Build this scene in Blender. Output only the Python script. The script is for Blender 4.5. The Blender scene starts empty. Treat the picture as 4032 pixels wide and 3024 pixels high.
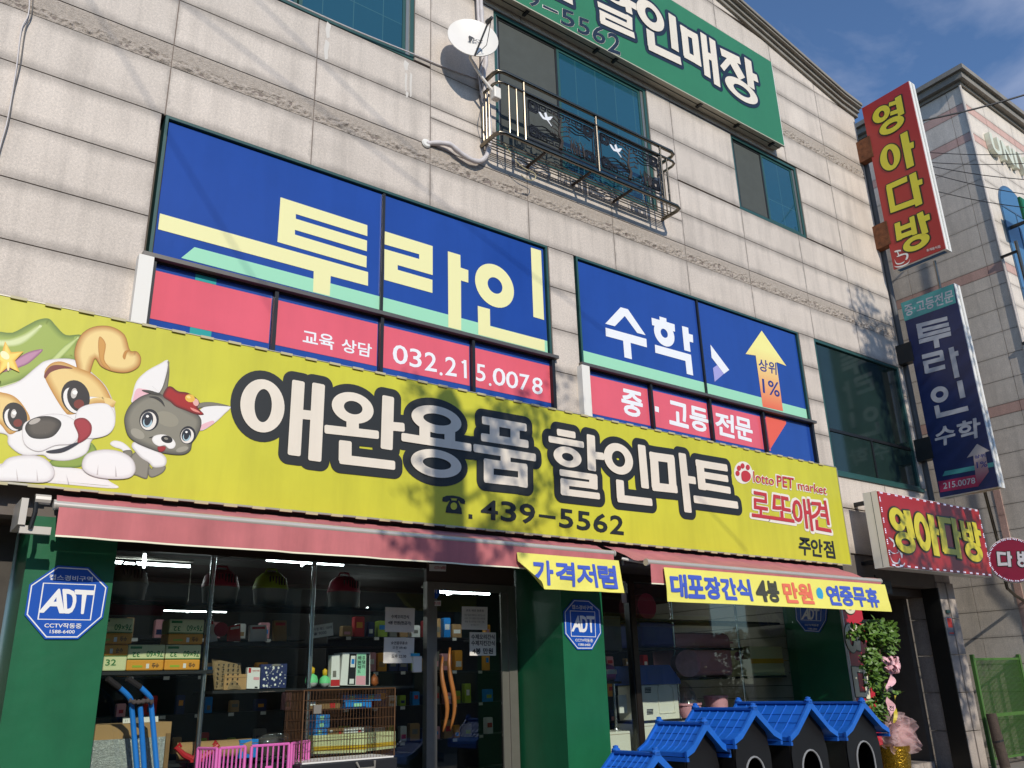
import bpy, bmesh, math, random
from mathutils import Vector, Matrix, noise
from mathutils.geometry import tessellate_polygon
R = math.radians
SC = bpy.context.scene
COL = SC.collection
random.seed(7)

# ---------------------------------------------------------------- camera
F_PX = 3364.25
YAW, PIT, ROL = R(37.0904), R(19.5135), R(-1.7494)
CAM = Vector((0.0, -8.0, 1.55))
fwd = Vector((math.sin(YAW)*math.cos(PIT), math.cos(YAW)*math.cos(PIT), math.sin(PIT)))
rgt0 = Vector((math.cos(YAW), -math.sin(YAW), 0)); up0 = rgt0.cross(fwd)
RGT = math.cos(ROL)*rgt0 + math.sin(ROL)*up0
UPV = -math.sin(ROL)*rgt0 + math.cos(ROL)*up0
cam = bpy.data.cameras.new('camera'); camo = bpy.data.objects.new('camera', cam); COL.objects.link(camo)
cam.sensor_fit = 'HORIZONTAL'; cam.sensor_width = 36.0; cam.lens = 36.0*F_PX/4032.0
cam.clip_start = 0.05; cam.clip_end = 2000
camo.matrix_world = Matrix(((RGT.x, UPV.x, -fwd.x, CAM.x), (RGT.y, UPV.y, -fwd.y, CAM.y), (RGT.z, UPV.z, -fwd.z, CAM.z), (0, 0, 0, 1)))
SC.camera = camo

# ---------------------------------------------------------------- sky, sun, exposure
SUN = Vector((0.22, 1.0, -0.60)).normalized()          # direction the light travels
SUN_EL = math.asin(-SUN.z)
W = bpy.data.worlds.new('World'); SC.world = W; W.use_nodes = True
nt = W.node_tree; nt.nodes.clear()
def WN(t, **k):
    n = nt.nodes.new(t)
    for a, b in k.items(): setattr(n, a, b)
    return n
sky = WN('ShaderNodeTexSky', sky_type='NISHITA', sun_disc=False, sun_elevation=SUN_EL,
         sun_rotation=math.atan2(-SUN.x, -SUN.y), altitude=30, air_density=1.0, dust_density=0.15, ozone_density=6.0)
tc = WN('ShaderNodeTexCoord'); mp = WN('ShaderNodeMapping'); mp.inputs['Scale'].default_value = (1.1, 1.6, 3.2)
mp.inputs['Rotation'].default_value = (0.2, 0.35, 0.5)
nz = WN('ShaderNodeTexNoise'); nz.inputs['Scale'].default_value = 2.6; nz.inputs['Detail'].default_value = 7; nz.inputs['Roughness'].default_value = 0.55; nz.inputs['Distortion'].default_value = 0.25
rp = WN('ShaderNodeValToRGB'); rp.color_ramp.elements[0].position = 0.52; rp.color_ramp.elements[1].position = 0.92
rp.color_ramp.elements[0].color = (0, 0, 0, 1); rp.color_ramp.elements[1].color = (0.6, 0.6, 0.6, 1)
mx = WN('ShaderNodeMix', data_type='RGBA'); mx.inputs['B'].default_value = (5.2, 5.4, 6.4, 1)
bg = WN('ShaderNodeBackground'); bg.inputs['Strength'].default_value = 0.15
ow = WN('ShaderNodeOutputWorld')
L = nt.links.new
L(tc.outputs['Generated'], mp.inputs['Vector']); L(mp.outputs['Vector'], nz.inputs['Vector'])
L(nz.outputs['Fac'], rp.inputs['Fac']); L(rp.outputs['Color'], mx.inputs['Factor'])
L(sky.outputs['Color'], mx.inputs['A']); L(mx.outputs['Result'], bg.inputs['Color']); L(bg.outputs['Background'], ow.inputs['Surface'])

sl = bpy.data.lights.new('sun', 'SUN'); sl.energy = 3.25; sl.angle = R(0.53); sl.color = (1.0, 0.93, 0.82)
so = bpy.data.objects.new('sun', sl); COL.objects.link(so)
so.rotation_euler = SUN.to_track_quat('-Z', 'Y').to_euler(); so.location = (4, -20, 30)
SC.view_settings.view_transform = 'Standard'; SC.view_settings.look = 'None'
SC.view_settings.exposure = 0.0; SC.view_settings.gamma = 1.0; SC.view_settings.use_curve_mapping = False
SC.cycles.max_bounces = 6; SC.cycles.diffuse_bounces = 3; SC.cycles.glossy_bounces = 3
SC.cycles.transparent_max_bounces = 12; SC.cycles.transmission_bounces = 4
SC.cycles.caustics_reflective = False; SC.cycles.caustics_refractive = False

# ---------------------------------------------------------------- photo pixel -> point on a known plane of the place
ZN = dict(S=(0, 0, 1.0))
for i, n in enumerate('ABCD'): ZN[n] = ((0, 1000, 2000, 2932)[i], 0, .60274)
for i, n in enumerate('EFGH'): ZN[n] = ((0, 1000, 2000, 2932)[i], 1000, .60274)
for i, n in enumerate('abcdef'): ZN[n] = ((0, 700, 1400, 2000, 2600, 3232)[i], 2000, .61728)
ZN.update(K1=(880, 1400, .36166), K2=(1500, 1500, .36166), K3=(2100, 1620, .37975), K4=(2860, 1780, .27732),
          K5=(1060, 720, .50633), K6=(2340, 1180, .36166), K7=(1700, 1920, .36166), K8=(1080, 1240, .49729),
          G1=(1900, 0, .5425), M1=(400, 2450, .34602), M2=(900, 2450, .34602), M3=(2350, 2350, .40623),
          N1=(1900, 250, .36166), P1=(0, 1350, .34364), P2=(400, 1400, .31344),
          Q1=(3232, 200, .36166), Q2=(3432, 700, .36166), Q3=(3432, 1250, .42194), Q4=(3232, 1850, .36166), Q5=(3232, 2400, .37612),
          T1=(0, 1850, .30139), T2=(2250, 2050, .24108))
def px(z, x, y):
    o = ZN[z]; return o[0]+x*o[2], o[1]+y*o[2]
def ray(u, v): return fwd*F_PX + RGT*(u-2016) - UPV*(v-1512)
def at(z, x, y, Y):
    d = ray(*px(z, x, y)); return CAM + d*((Y-CAM.y)/d.y)
def atx(z, x, y, X):
    d = ray(*px(z, x, y)); return CAM + d*((X-CAM.x)/d.x)
def atz(z, x, y, Z):
    d = ray(*px(z, x, y)); return CAM + d*((Z-CAM.z)/d.z)

# ---------------------------------------------------------------- materials
def lin(h):
    h = h.lstrip('#'); r = [int(h[i:i+2], 16)/255 for i in (0, 2, 4)]
    return tuple((c/12.92 if c <= .04045 else ((c+.055)/1.055)**2.4) for c in r) + (1,)
MATS = {}
def mat(name, col, rough=.5, metal=0.0, var=0.0, vscale=6.0, bump=0.0, bscale=40.0, spec=.5, streak=0.0, emit=0.0, stretch=None, trans=0.0, coat=0.0, sheen=0.0, speck=0.0):
    if name in MATS: return MATS[name]
    m = bpy.data.materials.new(name); m.use_nodes = True; t = m.node_tree; b = t.nodes['Principled BSDF']
    c = lin(col) if isinstance(col, str) else tuple(col)+(1,) if len(col) == 3 else col
    b.inputs['Base Color'].default_value = c; b.inputs['Roughness'].default_value = rough; b.inputs['Metallic'].default_value = metal
    b.inputs['Specular IOR Level'].default_value = spec
    if trans: b.inputs['Transmission Weight'].default_value = trans
    if coat: b.inputs['Coat Weight'].default_value = coat
    if sheen: b.inputs['Sheen Weight'].default_value = sheen
    if emit: b.inputs['Emission Color'].default_value = c; b.inputs['Emission Strength'].default_value = emit
    N = t.nodes.new; K = t.links.new
    co = N('ShaderNodeTexCoord').outputs['Object']
    src = None
    if var:
        n = N('ShaderNodeTexNoise'); n.inputs['Scale'].default_value = vscale; n.inputs['Detail'].default_value = 6; n.inputs['Roughness'].default_value = .6
        if stretch:
            p = N('ShaderNodeMapping'); p.inputs['Scale'].default_value = stretch; K(co, p.inputs['Vector']); K(p.outputs['Vector'], n.inputs['Vector'])
        else: K(co, n.inputs['Vector'])
        mr = N('ShaderNodeMapRange'); mr.inputs['From Min'].default_value = .28; mr.inputs['From Max'].default_value = .72
        mr.inputs['To Min'].default_value = 1-var; mr.inputs['To Max'].default_value = 1+var*.6; K(n.outputs['Fac'], mr.inputs['Value'])
        src = mr.outputs['Result']
    if streak:
        n = N('ShaderNodeTexNoise'); n.inputs['Scale'].default_value = 1.0; n.inputs['Detail'].default_value = 7; n.inputs['Roughness'].default_value = .65
        p = N('ShaderNodeMapping'); p.inputs['Scale'].default_value = (2.6, 2.6, .35); K(co, p.inputs['Vector']); K(p.outputs['Vector'], n.inputs['Vector'])
        mr = N('ShaderNodeMapRange'); mr.inputs['From Min'].default_value = .42; mr.inputs['From Max'].default_value = .78
        mr.inputs['To Min'].default_value = 1; mr.inputs['To Max'].default_value = 1-streak; K(n.outputs['Fac'], mr.inputs['Value'])
        if src:
            mu = N('ShaderNodeMath'); mu.operation = 'MULTIPLY'; K(src, mu.inputs[0]); K(mr.outputs['Result'], mu.inputs[1]); src = mu.outputs[0]
        else: src = mr.outputs['Result']
    if speck:
        n = N('ShaderNodeTexNoise'); n.inputs['Scale'].default_value = 95; n.inputs['Detail'].default_value = 2; K(co, n.inputs['Vector'])
        mr = N('ShaderNodeMapRange'); mr.inputs['From Min'].default_value = .3; mr.inputs['From Max'].default_value = .7
        mr.inputs['To Min'].default_value = 1-speck; mr.inputs['To Max'].default_value = 1+speck; K(n.outputs['Fac'], mr.inputs['Value'])
        if src:
            mu = N('ShaderNodeMath'); mu.operation = 'MULTIPLY'; K(src, mu.inputs[0]); K(mr.outputs['Result'], mu.inputs[1]); src = mu.outputs[0]
        else: src = mr.outputs['Result']
    if src:
        vm = N('ShaderNodeVectorMath'); vm.operation = 'SCALE'; vm.inputs[0].default_value = c[:3]; K(src, vm.inputs['Scale']); K(vm.outputs['Vector'], b.inputs['Base Color'])
    if bump:
        n = N('ShaderNodeTexNoise'); n.inputs['Scale'].default_value = bscale; n.inputs['Detail'].default_value = 5; K(co, n.inputs['Vector'])
        bp = N('ShaderNodeBump'); bp.inputs['Strength'].default_value = bump; bp.inputs['Distance'].default_value = .02; K(n.outputs['Fac'], bp.inputs['Height']); K(bp.outputs['Normal'], b.inputs['Normal'])
    MATS[name] = m; return m

def stone_mat(name, col, dirt=.34, tint=.07):
    """granite slab: crystals, rain streaks, dirt creeping in from the joints"""
    m = bpy.data.materials.new(name); m.use_nodes = True; t = m.node_tree; b = t.nodes['Principled BSDF']
    N = t.nodes.new; K = t.links.new
    b.inputs['Roughness'].default_value = .62; b.inputs['Specular IOR Level'].default_value = .35
    tcn = N('ShaderNodeTexCoord'); co = tcn.outputs['Object']
    def noi(scale, det=4, mapsc=None, rough=.55):
        n = N('ShaderNodeTexNoise'); n.inputs['Scale'].default_value = scale; n.inputs['Detail'].default_value = det; n.inputs['Roughness'].default_value = rough
        if mapsc:
            p = N('ShaderNodeMapping'); p.inputs['Scale'].default_value = mapsc; K(co, p.inputs['Vector']); K(p.outputs['Vector'], n.inputs['Vector'])
        else: K(co, n.inputs['Vector'])
        return n.outputs['Fac']
    def rng(v, a, bb, c, d, smooth=False):
        r = N('ShaderNodeMapRange'); r.inputs['From Min'].default_value = a; r.inputs['From Max'].default_value = bb
        r.inputs['To Min'].default_value = c; r.inputs['To Max'].default_value = d
        if smooth: r.interpolation_type = 'SMOOTHSTEP'
        K(v, r.inputs['Value']); return r.outputs['Result']
    def mth(op, a, bb):
        n = N('ShaderNodeMath'); n.operation = op
        for i, v in enumerate((a, bb)):
            if isinstance(v, (int, float)): n.inputs[i].default_value = v
            else: K(v, n.inputs[i])
        return n.outputs[0]
    crystal = rng(noi(110, 2), .25, .75, .80, 1.20)
    crystal2 = rng(noi(42, 3), .3, .7, .88, 1.12)
    cloud = rng(noi(1.3, 5), .3, .7, .90, 1.06)
    streak = rng(noi(1.0, 7, (5, 5, .45), .62), .47, .80, 1.0, .74)
    # dirt along the joints (Generated runs 0..1 across each slab)
    sp = N('ShaderNodeSeparateXYZ'); K(tcn.outputs['Generated'], sp.inputs[0])
    def edge(o): return mth('MINIMUM', o, mth('SUBTRACT', 1.0, o))
    ez = mth('ADD', edge(sp.outputs['Z']), rng(noi(3, 4), .3, .7, -.05, .05))
    ex = mth('ADD', edge(sp.outputs['X']), rng(noi(7, 5), .3, .7, -.01, .02))
    d = mth('MINIMUM', rng(ez, -.02, .22, 1-dirt, 1.0, True), rng(ex, 0.0, .03, 1-dirt*.6, 1.0, True))
    oi = N('ShaderNodeObjectInfo'); rnd = rng(oi.outputs['Random'], 0, 1, 1-tint, 1+tint*.6)
    f = mth('MULTIPLY', mth('MULTIPLY', mth('MULTIPLY', crystal, crystal2), mth('MULTIPLY', cloud, streak)), mth('MULTIPLY', d, rnd))
    vm = N('ShaderNodeVectorMath'); vm.operation = 'SCALE'; vm.inputs[0].default_value = lin(col)[:3]; K(f, vm.inputs['Scale'])
    K(vm.outputs['Vector'], b.inputs['Base Color'])
    bp = N('ShaderNodeBump'); bp.inputs['Strength'].default_value = .12; bp.inputs['Distance'].default_value = .004; K(noi(180, 3), bp.inputs['Height']); K(bp.outputs['Normal'], b.inputs['Normal'])
    MATS[name] = m; return m

def glass_mat(name, tint=(1, 1, 1), refl=.09, rough=.01, opacity=0.0, body='#203030'):
    """thin pane: clear (optionally tinted/dirty) with Fresnel reflection"""
    m = bpy.data.materials.new(name); m.use_nodes = True; t = m.node_tree; t.nodes.clear(); N = t.nodes.new; K = t.links.new
    o = N('ShaderNodeOutputMaterial'); tr = N('ShaderNodeBsdfTransparent'); tr.inputs['Color'].default_value = tuple(tint)+(1,)
    gl = N('ShaderNodeBsdfGlossy'); gl.inputs['Roughness'].default_value = rough; gl.inputs['Color'].default_value = (.95, 1, 1, 1)
    lw = N('ShaderNodeLayerWeight'); lw.inputs['Blend'].default_value = .5          # Schlick, same on both faces of the pane
    pw = N('ShaderNodeMath'); pw.operation = 'POWER'; pw.inputs[1].default_value = 5.0; K(lw.outputs['Facing'], pw.inputs[0])
    mr = N('ShaderNodeMapRange'); mr.inputs['To Min'].default_value = refl*.5; mr.inputs['To Max'].default_value = .9; K(pw.outputs[0], mr.inputs['Value'])
    base = tr
    if opacity:
        df = N('ShaderNodeBsdfDiffuse'); df.inputs['Color'].default_value = lin(body); mo = N('ShaderNodeMixShader'); mo.inputs[0].default_value = opacity
        K(tr.outputs[0], mo.inputs[1]); K(df.outputs[0], mo.inputs[2]); base = mo
    mxs = N('ShaderNodeMixShader'); K(mr.outputs['Result'], mxs.inputs[0]); K(base.outputs[0], mxs.inputs[1]); K(gl.outputs[0], mxs.inputs[2]); K(mxs.outputs[0], o.inputs['Surface'])
    MATS[name] = m; return m

# ---------------------------------------------------------------- mesh building
class MB:
    def __init__(s): s.v = []; s.f = []; s.smooth = False
    def add(s, vs, fs):
        o = len(s.v); s.v += [tuple(x) for x in vs]; s.f += [tuple(o+i for i in f) for f in fs]; return s
    def box(s, x0, x1, y0, y1, z0, z1):
        v = [(x, y, z) for x in (x0, x1) for y in (y0, y1) for z in (z0, z1)]
        return s.add(v, [(0, 1, 3, 2), (4, 6, 7, 5), (0, 4, 5, 1), (2, 3, 7, 6), (0, 2, 6, 4), (1, 5, 7, 3)])
    def prism(s, pts, d):
        """closed outline of 3-D points (any plane) pushed along vector d"""
        n = len(pts); d = Vector(d); a = [Vector(p) for p in pts]; b = [p+d for p in a]
        s.add(a+b, [tuple(range(n)), tuple(range(2*n-1, n-1, -1))] + [(i, i+n, (i+1) % n+n, (i+1) % n) for i in range(n)]); return s
    def tube(s, pts, r, n=8, cap=True):
        pts = [Vector(p) for p in pts]; rs = r if isinstance(r, (list, tuple)) else [r]*len(pts); vs = []; fs = []
        prev = None
        for i, p in enumerate(pts):
            t = (pts[min(i+1, len(pts)-1)] - pts[max(i-1, 0)]).normalized()
            if prev is None:
                a = t.orthogonal().normalized()
            else:
                a = (prev - t*prev.dot(t))
                a = a.normalized() if a.length > 1e-6 else t.orthogonal().normalized()
            prev = a; b = t.cross(a)
            for k in range(n):
                w = 2*math.pi*k/n; vs.append(p + (a*math.cos(w)+b*math.sin(w))*rs[i])
        for i in range(len(pts)-1):
            for k in range(n):
                fs.append((i*n+k, i*n+(k+1) % n, (i+1)*n+(k+1) % n, (i+1)*n+k))
        if cap: fs += [tuple(range(n-1, -1, -1)), tuple((len(pts)-1)*n+k for k in range(n))]
        return s.add(vs, fs)
    def lathe(s, base, prof, n=20, axis=(0, 0, 1), sx=1.0, sy=1.0):
        ax = Vector(axis).normalized(); a = ax.orthogonal().normalized(); b = ax.cross(a); base = Vector(base); vs = []; fs = []
        for r, h in prof:
            for k in range(n):
                w = 2*math.pi*k/n; vs.append(base + ax*h + a*(r*math.cos(w)*sx) + b*(r*math.sin(w)*sy))
        for i in range(len(prof)-1):
            for k in range(n): fs.append((i*n+k, i*n+(k+1) % n, (i+1)*n+(k+1) % n, (i+1)*n+k))
        return s.add(vs, fs)
    def quad(s, a, b, c, d): return s.add([a, b, c, d], [(0, 1, 2, 3)])
def setp(o, label=None, cat=None, group=None, kind=None):
    for k, v in (('label', label), ('category', cat), ('group', group), ('kind', kind)):
        if v: o[k] = v
    return o
def wloc(o):
    v = Vector(o.location)
    while o.parent: o = o.parent; v += Vector(o.location)
    return v
def obj(name, mb, m, parent=None, smooth=False, bevel=0.0, **kw):
    """links ONE mesh object; vertices are given in world space, the object origin sits at its base"""
    me = bpy.data.meshes.new(name)
    vs = [Vector(v) for v in mb.v]
    if parent is None:
        lo = [min(v[i] for v in vs) for i in range(3)]; hi = [max(v[i] for v in vs) for i in range(3)]
        org = Vector(((lo[0]+hi[0])/2, (lo[1]+hi[1])/2, lo[2])); off = org
    else: org = Vector((0, 0, 0)); off = wloc(parent)
    me.from_pydata([v-off for v in vs], [], mb.f); me.validate(); me.update()
    if isinstance(m, str): m = MATS[m]
    me.materials.append(m)
    if smooth:
        for p in me.polygons: p.use_smooth = True
    o = bpy.data.objects.new(name, me); COL.objects.link(o); o.location = org
    if parent: o.parent = parent
    if bevel:
        bv = o.modifiers.new('bevel', 'BEVEL'); bv.width = bevel; bv.segments = 2; bv.limit_method = 'ANGLE'; bv.angle_limit = R(40)
    if smooth == 'auto':
        for p in me.polygons: p.use_smooth = True
        bm = bmesh.new(); bm.from_mesh(me)
        for e in bm.edges:
            if len(e.link_faces) == 2 and e.link_faces[0].normal.angle(e.link_faces[1].normal, 0) > R(35): e.smooth = False
        bm.to_mesh(me); bm.free()
    return setp(o, **kw)
def thing(name, loc, label, cat, group=None):
    o = bpy.data.objects.new(name, None); COL.objects.link(o); o.location = loc; o.empty_display_size = .1
    return setp(o, label, cat, group)
def copy_tree(o, delta, parent=None):
    c = o.copy(); COL.objects.link(c); c.parent = parent
    if parent is None: c.location = Vector(o.location)+Vector(delta)
    for ch in o.children: copy_tree(ch, (0, 0, 0), c)
    return c
def B(x0, x1, y0, y1, z0, z1): return MB().box(x0, x1, y0, y1, z0, z1)
def rot_pts(vs, c, a, axis='Z'):
    M = Matrix.Rotation(a, 3, axis); c = Vector(c); return [M @ (Vector(v)-c) + c for v in vs]

# ---------------------------------------------------------------- lettering
TC = {}
def tmesh(s, off=0.0, key=None):
    k = (s, off)
    if k in TC: return TC[k]
    cu = bpy.data.curves.new('t', 'FONT'); cu.body = s; cu.offset = off; cu.resolution_u = 3; cu.fill_mode = 'FRONT' if hasattr(cu, 'fill_mode') else cu.fill_mode
    o = bpy.data.objects.new('t', cu)
    me = bpy.data.meshes.new_from_object(o)
    vs = [(v.co.x, v.co.y) for v in me.vertices]; fs = [tuple(p.vertices) for p in me.polygons]
    bpy.data.objects.remove(o); bpy.data.curves.remove(cu); bpy.data.meshes.remove(me)
    xs = [v[0] for v in vs] or [0, 1]; ys = [v[1] for v in vs] or [0, 1]
    x0, x1, y0, y1 = min(xs), max(xs), min(ys), max(ys); w = max(x1-x0, 1e-6); h = max(y1-y0, 1e-6)
    TC[k] = ([((x-x0)/w, (y-y0)/h) for x, y in vs], fs, w/h); return TC[k]
class Sign:
    """flat print on a plane: 'y' faces the street (-Y) at depth val, 'x' faces left (-X)"""
    def __init__(s, kind, val, lift=.004): s.k = kind; s.val = val; s.l = lift; s.mb = MB(); s.c = 0; s.grp = []
    def m(s, z, x, y):
        if s.k == 'y': p = at(z, x, y, s.val); return Vector((p.x, p.z))
        if s.k == 'n':                                # upright plane through val[0] with level normal val[1]
            o, n = s.val; d = ray(*px(z, x, y)); p = CAM+d*((o-CAM).dot(n)/d.dot(n)); return Vector(((p-o).dot(Vector((-n.y, n.x, 0))), p.z))
        p = atx(z, x, y, s.val); return Vector((-p.y, p.z))
    def t3(s, p, lift):
        if s.k == 'n':
            o, n = s.val; q = o+Vector((-n.y, n.x, 0))*p[0]+n*lift; return (q.x, q.y, p[1])
        return (p[0], s.val-lift, p[1]) if s.k == 'y' else (s.val-lift, -p[0], p[1])
    def raw(s, pts, hole=None):
        l = s.l + s.c*.00013; s.c += 1
        if hole is not None:      # ring: same count outer / inner
            n = len(pts); s.mb.add([s.t3(p, l) for p in pts]+[s.t3(p, l) for p in hole], [(i, (i+1) % n, (i+1) % n+n, i+n) for i in range(n)]); return
        a = sum(pts[i][0]*pts[(i+1) % len(pts)][1]-pts[(i+1) % len(pts)][0]*pts[i][1] for i in range(len(pts)))
        if a < 0: pts = pts[::-1]
        if len(pts) > 4:
            tri = tessellate_polygon([[Vector((p[0], p[1], 0)) for p in pts]])
            s.mb.add([s.t3(p, l) for p in pts], [tuple(t) if s._ccw(pts, t) else tuple(t)[::-1] for t in tri])
        else: s.mb.add([s.t3(p, l) for p in pts], [tuple(range(len(pts)))])
    def _ccw(s, p, t):
        a, b, c = (p[i] for i in t); return (b[0]-a[0])*(c[1]-a[1])-(c[0]-a[0])*(b[1]-a[1]) > 0
    def poly(s, z, pts): s.raw([s.m(z, *p) for p in pts])
    def rect(s, x0, x1, z0, z1): s.raw([Vector((x0, z0)), Vector((x1, z0)), Vector((x1, z1)), Vector((x0, z1))])
    def curve(s, z, pts, sub=5):
        s.raw(spline([s.m(z, *p) for p in pts], sub))
    def bar(s, z, x0, y0, x1, y1, w, grow=0.0, rnd=.012):
        a = s.m(z, x0, y0); b = s.m(z, x1, y1)
        dx, dy = x1-x0, y1-y0; n = math.hypot(dx, dy); mx_, my = (x0+x1)/2, (y0+y1)/2
        q = s.m(z, mx_-dy/n*w/2, my+dx/n*w/2) - s.m(z, mx_+dy/n*w/2, my-dx/n*w/2)
        d = (b-a).normalized(); nn = Vector((-d.y, d.x)); hw = abs(q.dot(nn))/2
        s.segbar(a, b, hw, grow, rnd)
    def segbar(s, a, b, hw, grow=0.0, rnd=.012):
        d = (b-a).normalized(); nn = Vector((-d.y, d.x)); r = rnd+grow; i = rnd
        pts = []
        for (e, sd, a0) in ((b-d*i, -1, -90), (b-d*i, 1, 0), (a+d*i, 1, 90), (a+d*i, -1, 180)):
            c = e + nn*sd*(hw-i); k = 7 if grow else 4
            for j in range(k):
                w = R(a0+90*j/(k-1)); pts.append(c + d*(r*math.cos(w)) + nn*(r*math.sin(w)))
        s.raw(pts)
    def ring(s, z, l, r, t, b, il=None, ir=None, it=None, ib=None, grow=0.0):
        def ell(l, r, t, b, g):
            cx, cy = (l+r)/2, (t+b)/2; c = s.m(z, cx, cy); rx = abs(s.m(z, r, cy)[0]-s.m(z, l, cy)[0])/2
            e = .05*(r-l); p1 = s.m(z, cx+e, cy); sl = (p1[1]-c[1])
            per = s.m(z, cx, cy-10)[1]-s.m(z, cx, cy+10)[1]; slope = -(sl/per*20)/e     # px drop per px of a level line
            hb = (b-t)/2; hh = math.sqrt(max(hb*hb-(slope*(r-l)/2)**2, (hb*.6)**2)); rz = hh*per/20
            return [c+Vector(((rx+g)*math.cos(2*math.pi*k/40), (rz+g)*math.sin(2*math.pi*k/40))) for k in range(40)], rx+g, rz+g
        o, _, _ = ell(l, r, t, b, grow)
        if il is None: s.raw(o); return
        i, a, c2 = ell(il, ir, it, ib, -grow)
        if a <= .004 or c2 <= .004: s.raw(o)
        else: s.raw(o, i)
    def disc(s, z, x, y, rx, ry, ang=0, n=24):
        pts = []
        for k in range(n):
            w = 2*math.pi*k/n; a, b = rx*math.cos(w), ry*math.sin(w); ca, sa = math.cos(R(ang)), math.sin(R(ang))
            pts.append(s.m(z, x+a*ca-b*sa, y+a*sa+b*ca))
        s.raw(pts)
    def text(s, z, txt, quad, off=0.0):
        """ink box of txt mapped on four photo corners TL TR BR BL"""
        q = [s.m(z, quad[i], quad[i+1]) for i in (0, 2, 4, 6)]; s.textq(txt, q, off)
    def textq(s, txt, q, off=0.0):
        """off > .012 thickens the strokes with slightly shifted prints of the same glyphs"""
        s.g()
        vs, fs, asp = tmesh(txt, min(off, .008)); h = ((q[0]-q[3]).length+(q[1]-q[2]).length)/2
        rad = max(0, off-.008)*h*1.1; sh = [Vector((0, 0))]
        if rad > 0:
            k = 8 if off < .06 else 12
            sh += [Vector((math.cos(2*math.pi*i/k), math.sin(2*math.pi*i/k)))*rad for i in range(k)]
        if off > .06: sh += [v*.5 for v in sh[1::2]]
        c0 = s.c
        for d in sh:
            l = s.l + s.c*.00013; s.c += 1; out = []
            for x, y in vs:
                t = q[0]*(1-x)+q[1]*x; b = q[3]*(1-x)+q[2]*x; out.append(s.t3(b*(1-y)+t*y+d, l))
            s.mb.add(out, fs)
        s.c = c0+1; s.g()
    def textbox(s, txt, x0, x1, z0, z1, off=0.0):
        s.textq(txt, [Vector((x0, z1)), Vector((x1, z1)), Vector((x1, z0)), Vector((x0, z0))], off)
    def g(s):
        if s.mb.v: s.grp = getattr(s, 'grp', []); s.grp.append(s.mb); s.mb = MB()
    def done(s, name, m, parent, **kw):
        s.g(); o = None
        for b in s.grp: o = obj(name, b, m, parent, **kw)
        s.grp = []; return o
def spline(P, sub=5):
    n = len(P); out = []
    for i in range(n):
        p0, p1, p2, p3 = P[i-1], P[i], P[(i+1) % n], P[(i+2) % n]
        for k in range(sub):
            t = k/sub; out.append(.5*((2*p1)+(p2-p0)*t+(2*p0-5*p1+4*p2-p3)*t*t+(3*p1-p0-3*p2+p3)*t*t*t))
    return out

class Art(Sign):
    """printed illustration: colour runs from the outline inwards, as airbrushed on the banner"""
    def __init__(s, *a, **k): super().__init__(*a, **k); s.cols = []
    def shade(s, z, pts, edge, mid, width=.03, sub=4, out=None, ow=.006, straight=False):
        P = [s.m(z, *p) for p in pts]
        P = P if straight else spline(P, sub)
        a = sum(P[i][0]*P[(i+1) % len(P)][1]-P[(i+1) % len(P)][0]*P[i][1] for i in range(len(P)))
        if a < 0: P = P[::-1]
        n = len(P); nr = []
        for i in range(n):
            t = (P[(i+1) % n]-P[i-1]); t = t.normalized() if t.length > 1e-9 else Vector((1, 0)); nr.append(Vector((-t.y, t.x)))
        if out:
            s.tri([p-nr[i]*ow for i, p in enumerate(P)], out)
        l = s.l+s.c*.00013; s.c += 1
        ce, cm = lin(edge), lin(mid); o = len(s.mb.v)
        if edge == mid or width <= 0: s.c -= 1; s.tri(P, edge); return
        I = [p+nr[i]*width for i, p in enumerate(P)]
        s.mb.add([s.t3(p, l) for p in P]+[s.t3(p, l+.0001) for p in I], [(i, (i+1) % n, (i+1) % n+n, i+n) for i in range(n)]); s.cols += [ce]*n+[cm]*n
        s.c += 1; s.tri(I, mid)
    def tri(s, P, col):
        k = len(s.mb.v); s.raw(P); s.cols += [lin(col)]*(len(s.mb.v)-k)
    def dot(s, z, x, y, rx, ry, ang, col):
        k = len(s.mb.v); s.disc(z, x, y, rx, ry, ang); s.cols += [lin(col)]*(len(s.mb.v)-k)
    def fin(s, name, parent, **kw):
        o = obj(name, s.mb, 'print_ink', parent, **kw); me = o.data
        at_ = me.color_attributes.new('ink', 'FLOAT_COLOR', 'POINT')
        for i, c in enumerate(s.cols): at_.data[i].color = c
        s.mb = MB(); s.cols = []; return o
def ink_mat():
    m = bpy.data.materials.new('print_ink'); m.use_nodes = True; t = m.node_tree; b = t.nodes['Principled BSDF']
    a = t.nodes.new('ShaderNodeVertexColor'); a.layer_name = 'ink'; t.links.new(a.outputs['Color'], b.inputs['Base Color']); b.inputs['Roughness'].default_value = .45; MATS['print_ink'] = m
ink_mat()
# ================================================================ palette
stone_mat('granite', '#d6cabd', .40); stone_mat('granite_grey', '#b3a89d', .3, .04); stone_mat('granite_pale', '#e6dbd0', .28, .04)
stone_mat('pink_stone', '#d6b0a2', .2, .03); stone_mat('neighbour_stone', '#e6dacb', .24, .04)
mat('rough_stone', '#b3a79a', .9, var=.22, vscale=22, bump=.7, bscale=60, speck=.2)
mat('mortar', '#82766e', .9); mat('core_wall', '#6d655e', .9, var=.1)
mat('teal_frame', '#2f5550', .35, spec=.5, var=.08); mat('dark_frame', '#1d1f20', .4); mat('alu_dark', '#3c3b38', .35, metal=.6)
mat('alu', '#9a9a94', .35, metal=.7, var=.06); mat('cornice', '#8f897f', .7, var=.18, vscale=3, streak=.25)
mat('blue_film', '#244b9f', .16, spec=.6, var=.07, vscale=1.2, streak=.12, bump=.10, bscale=2.5); mat('cream_film', '#f4efb0', .3); mat('mint_film', '#a4e2bd', .3); mat('white_film', '#f4f6f8', .3)
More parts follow.
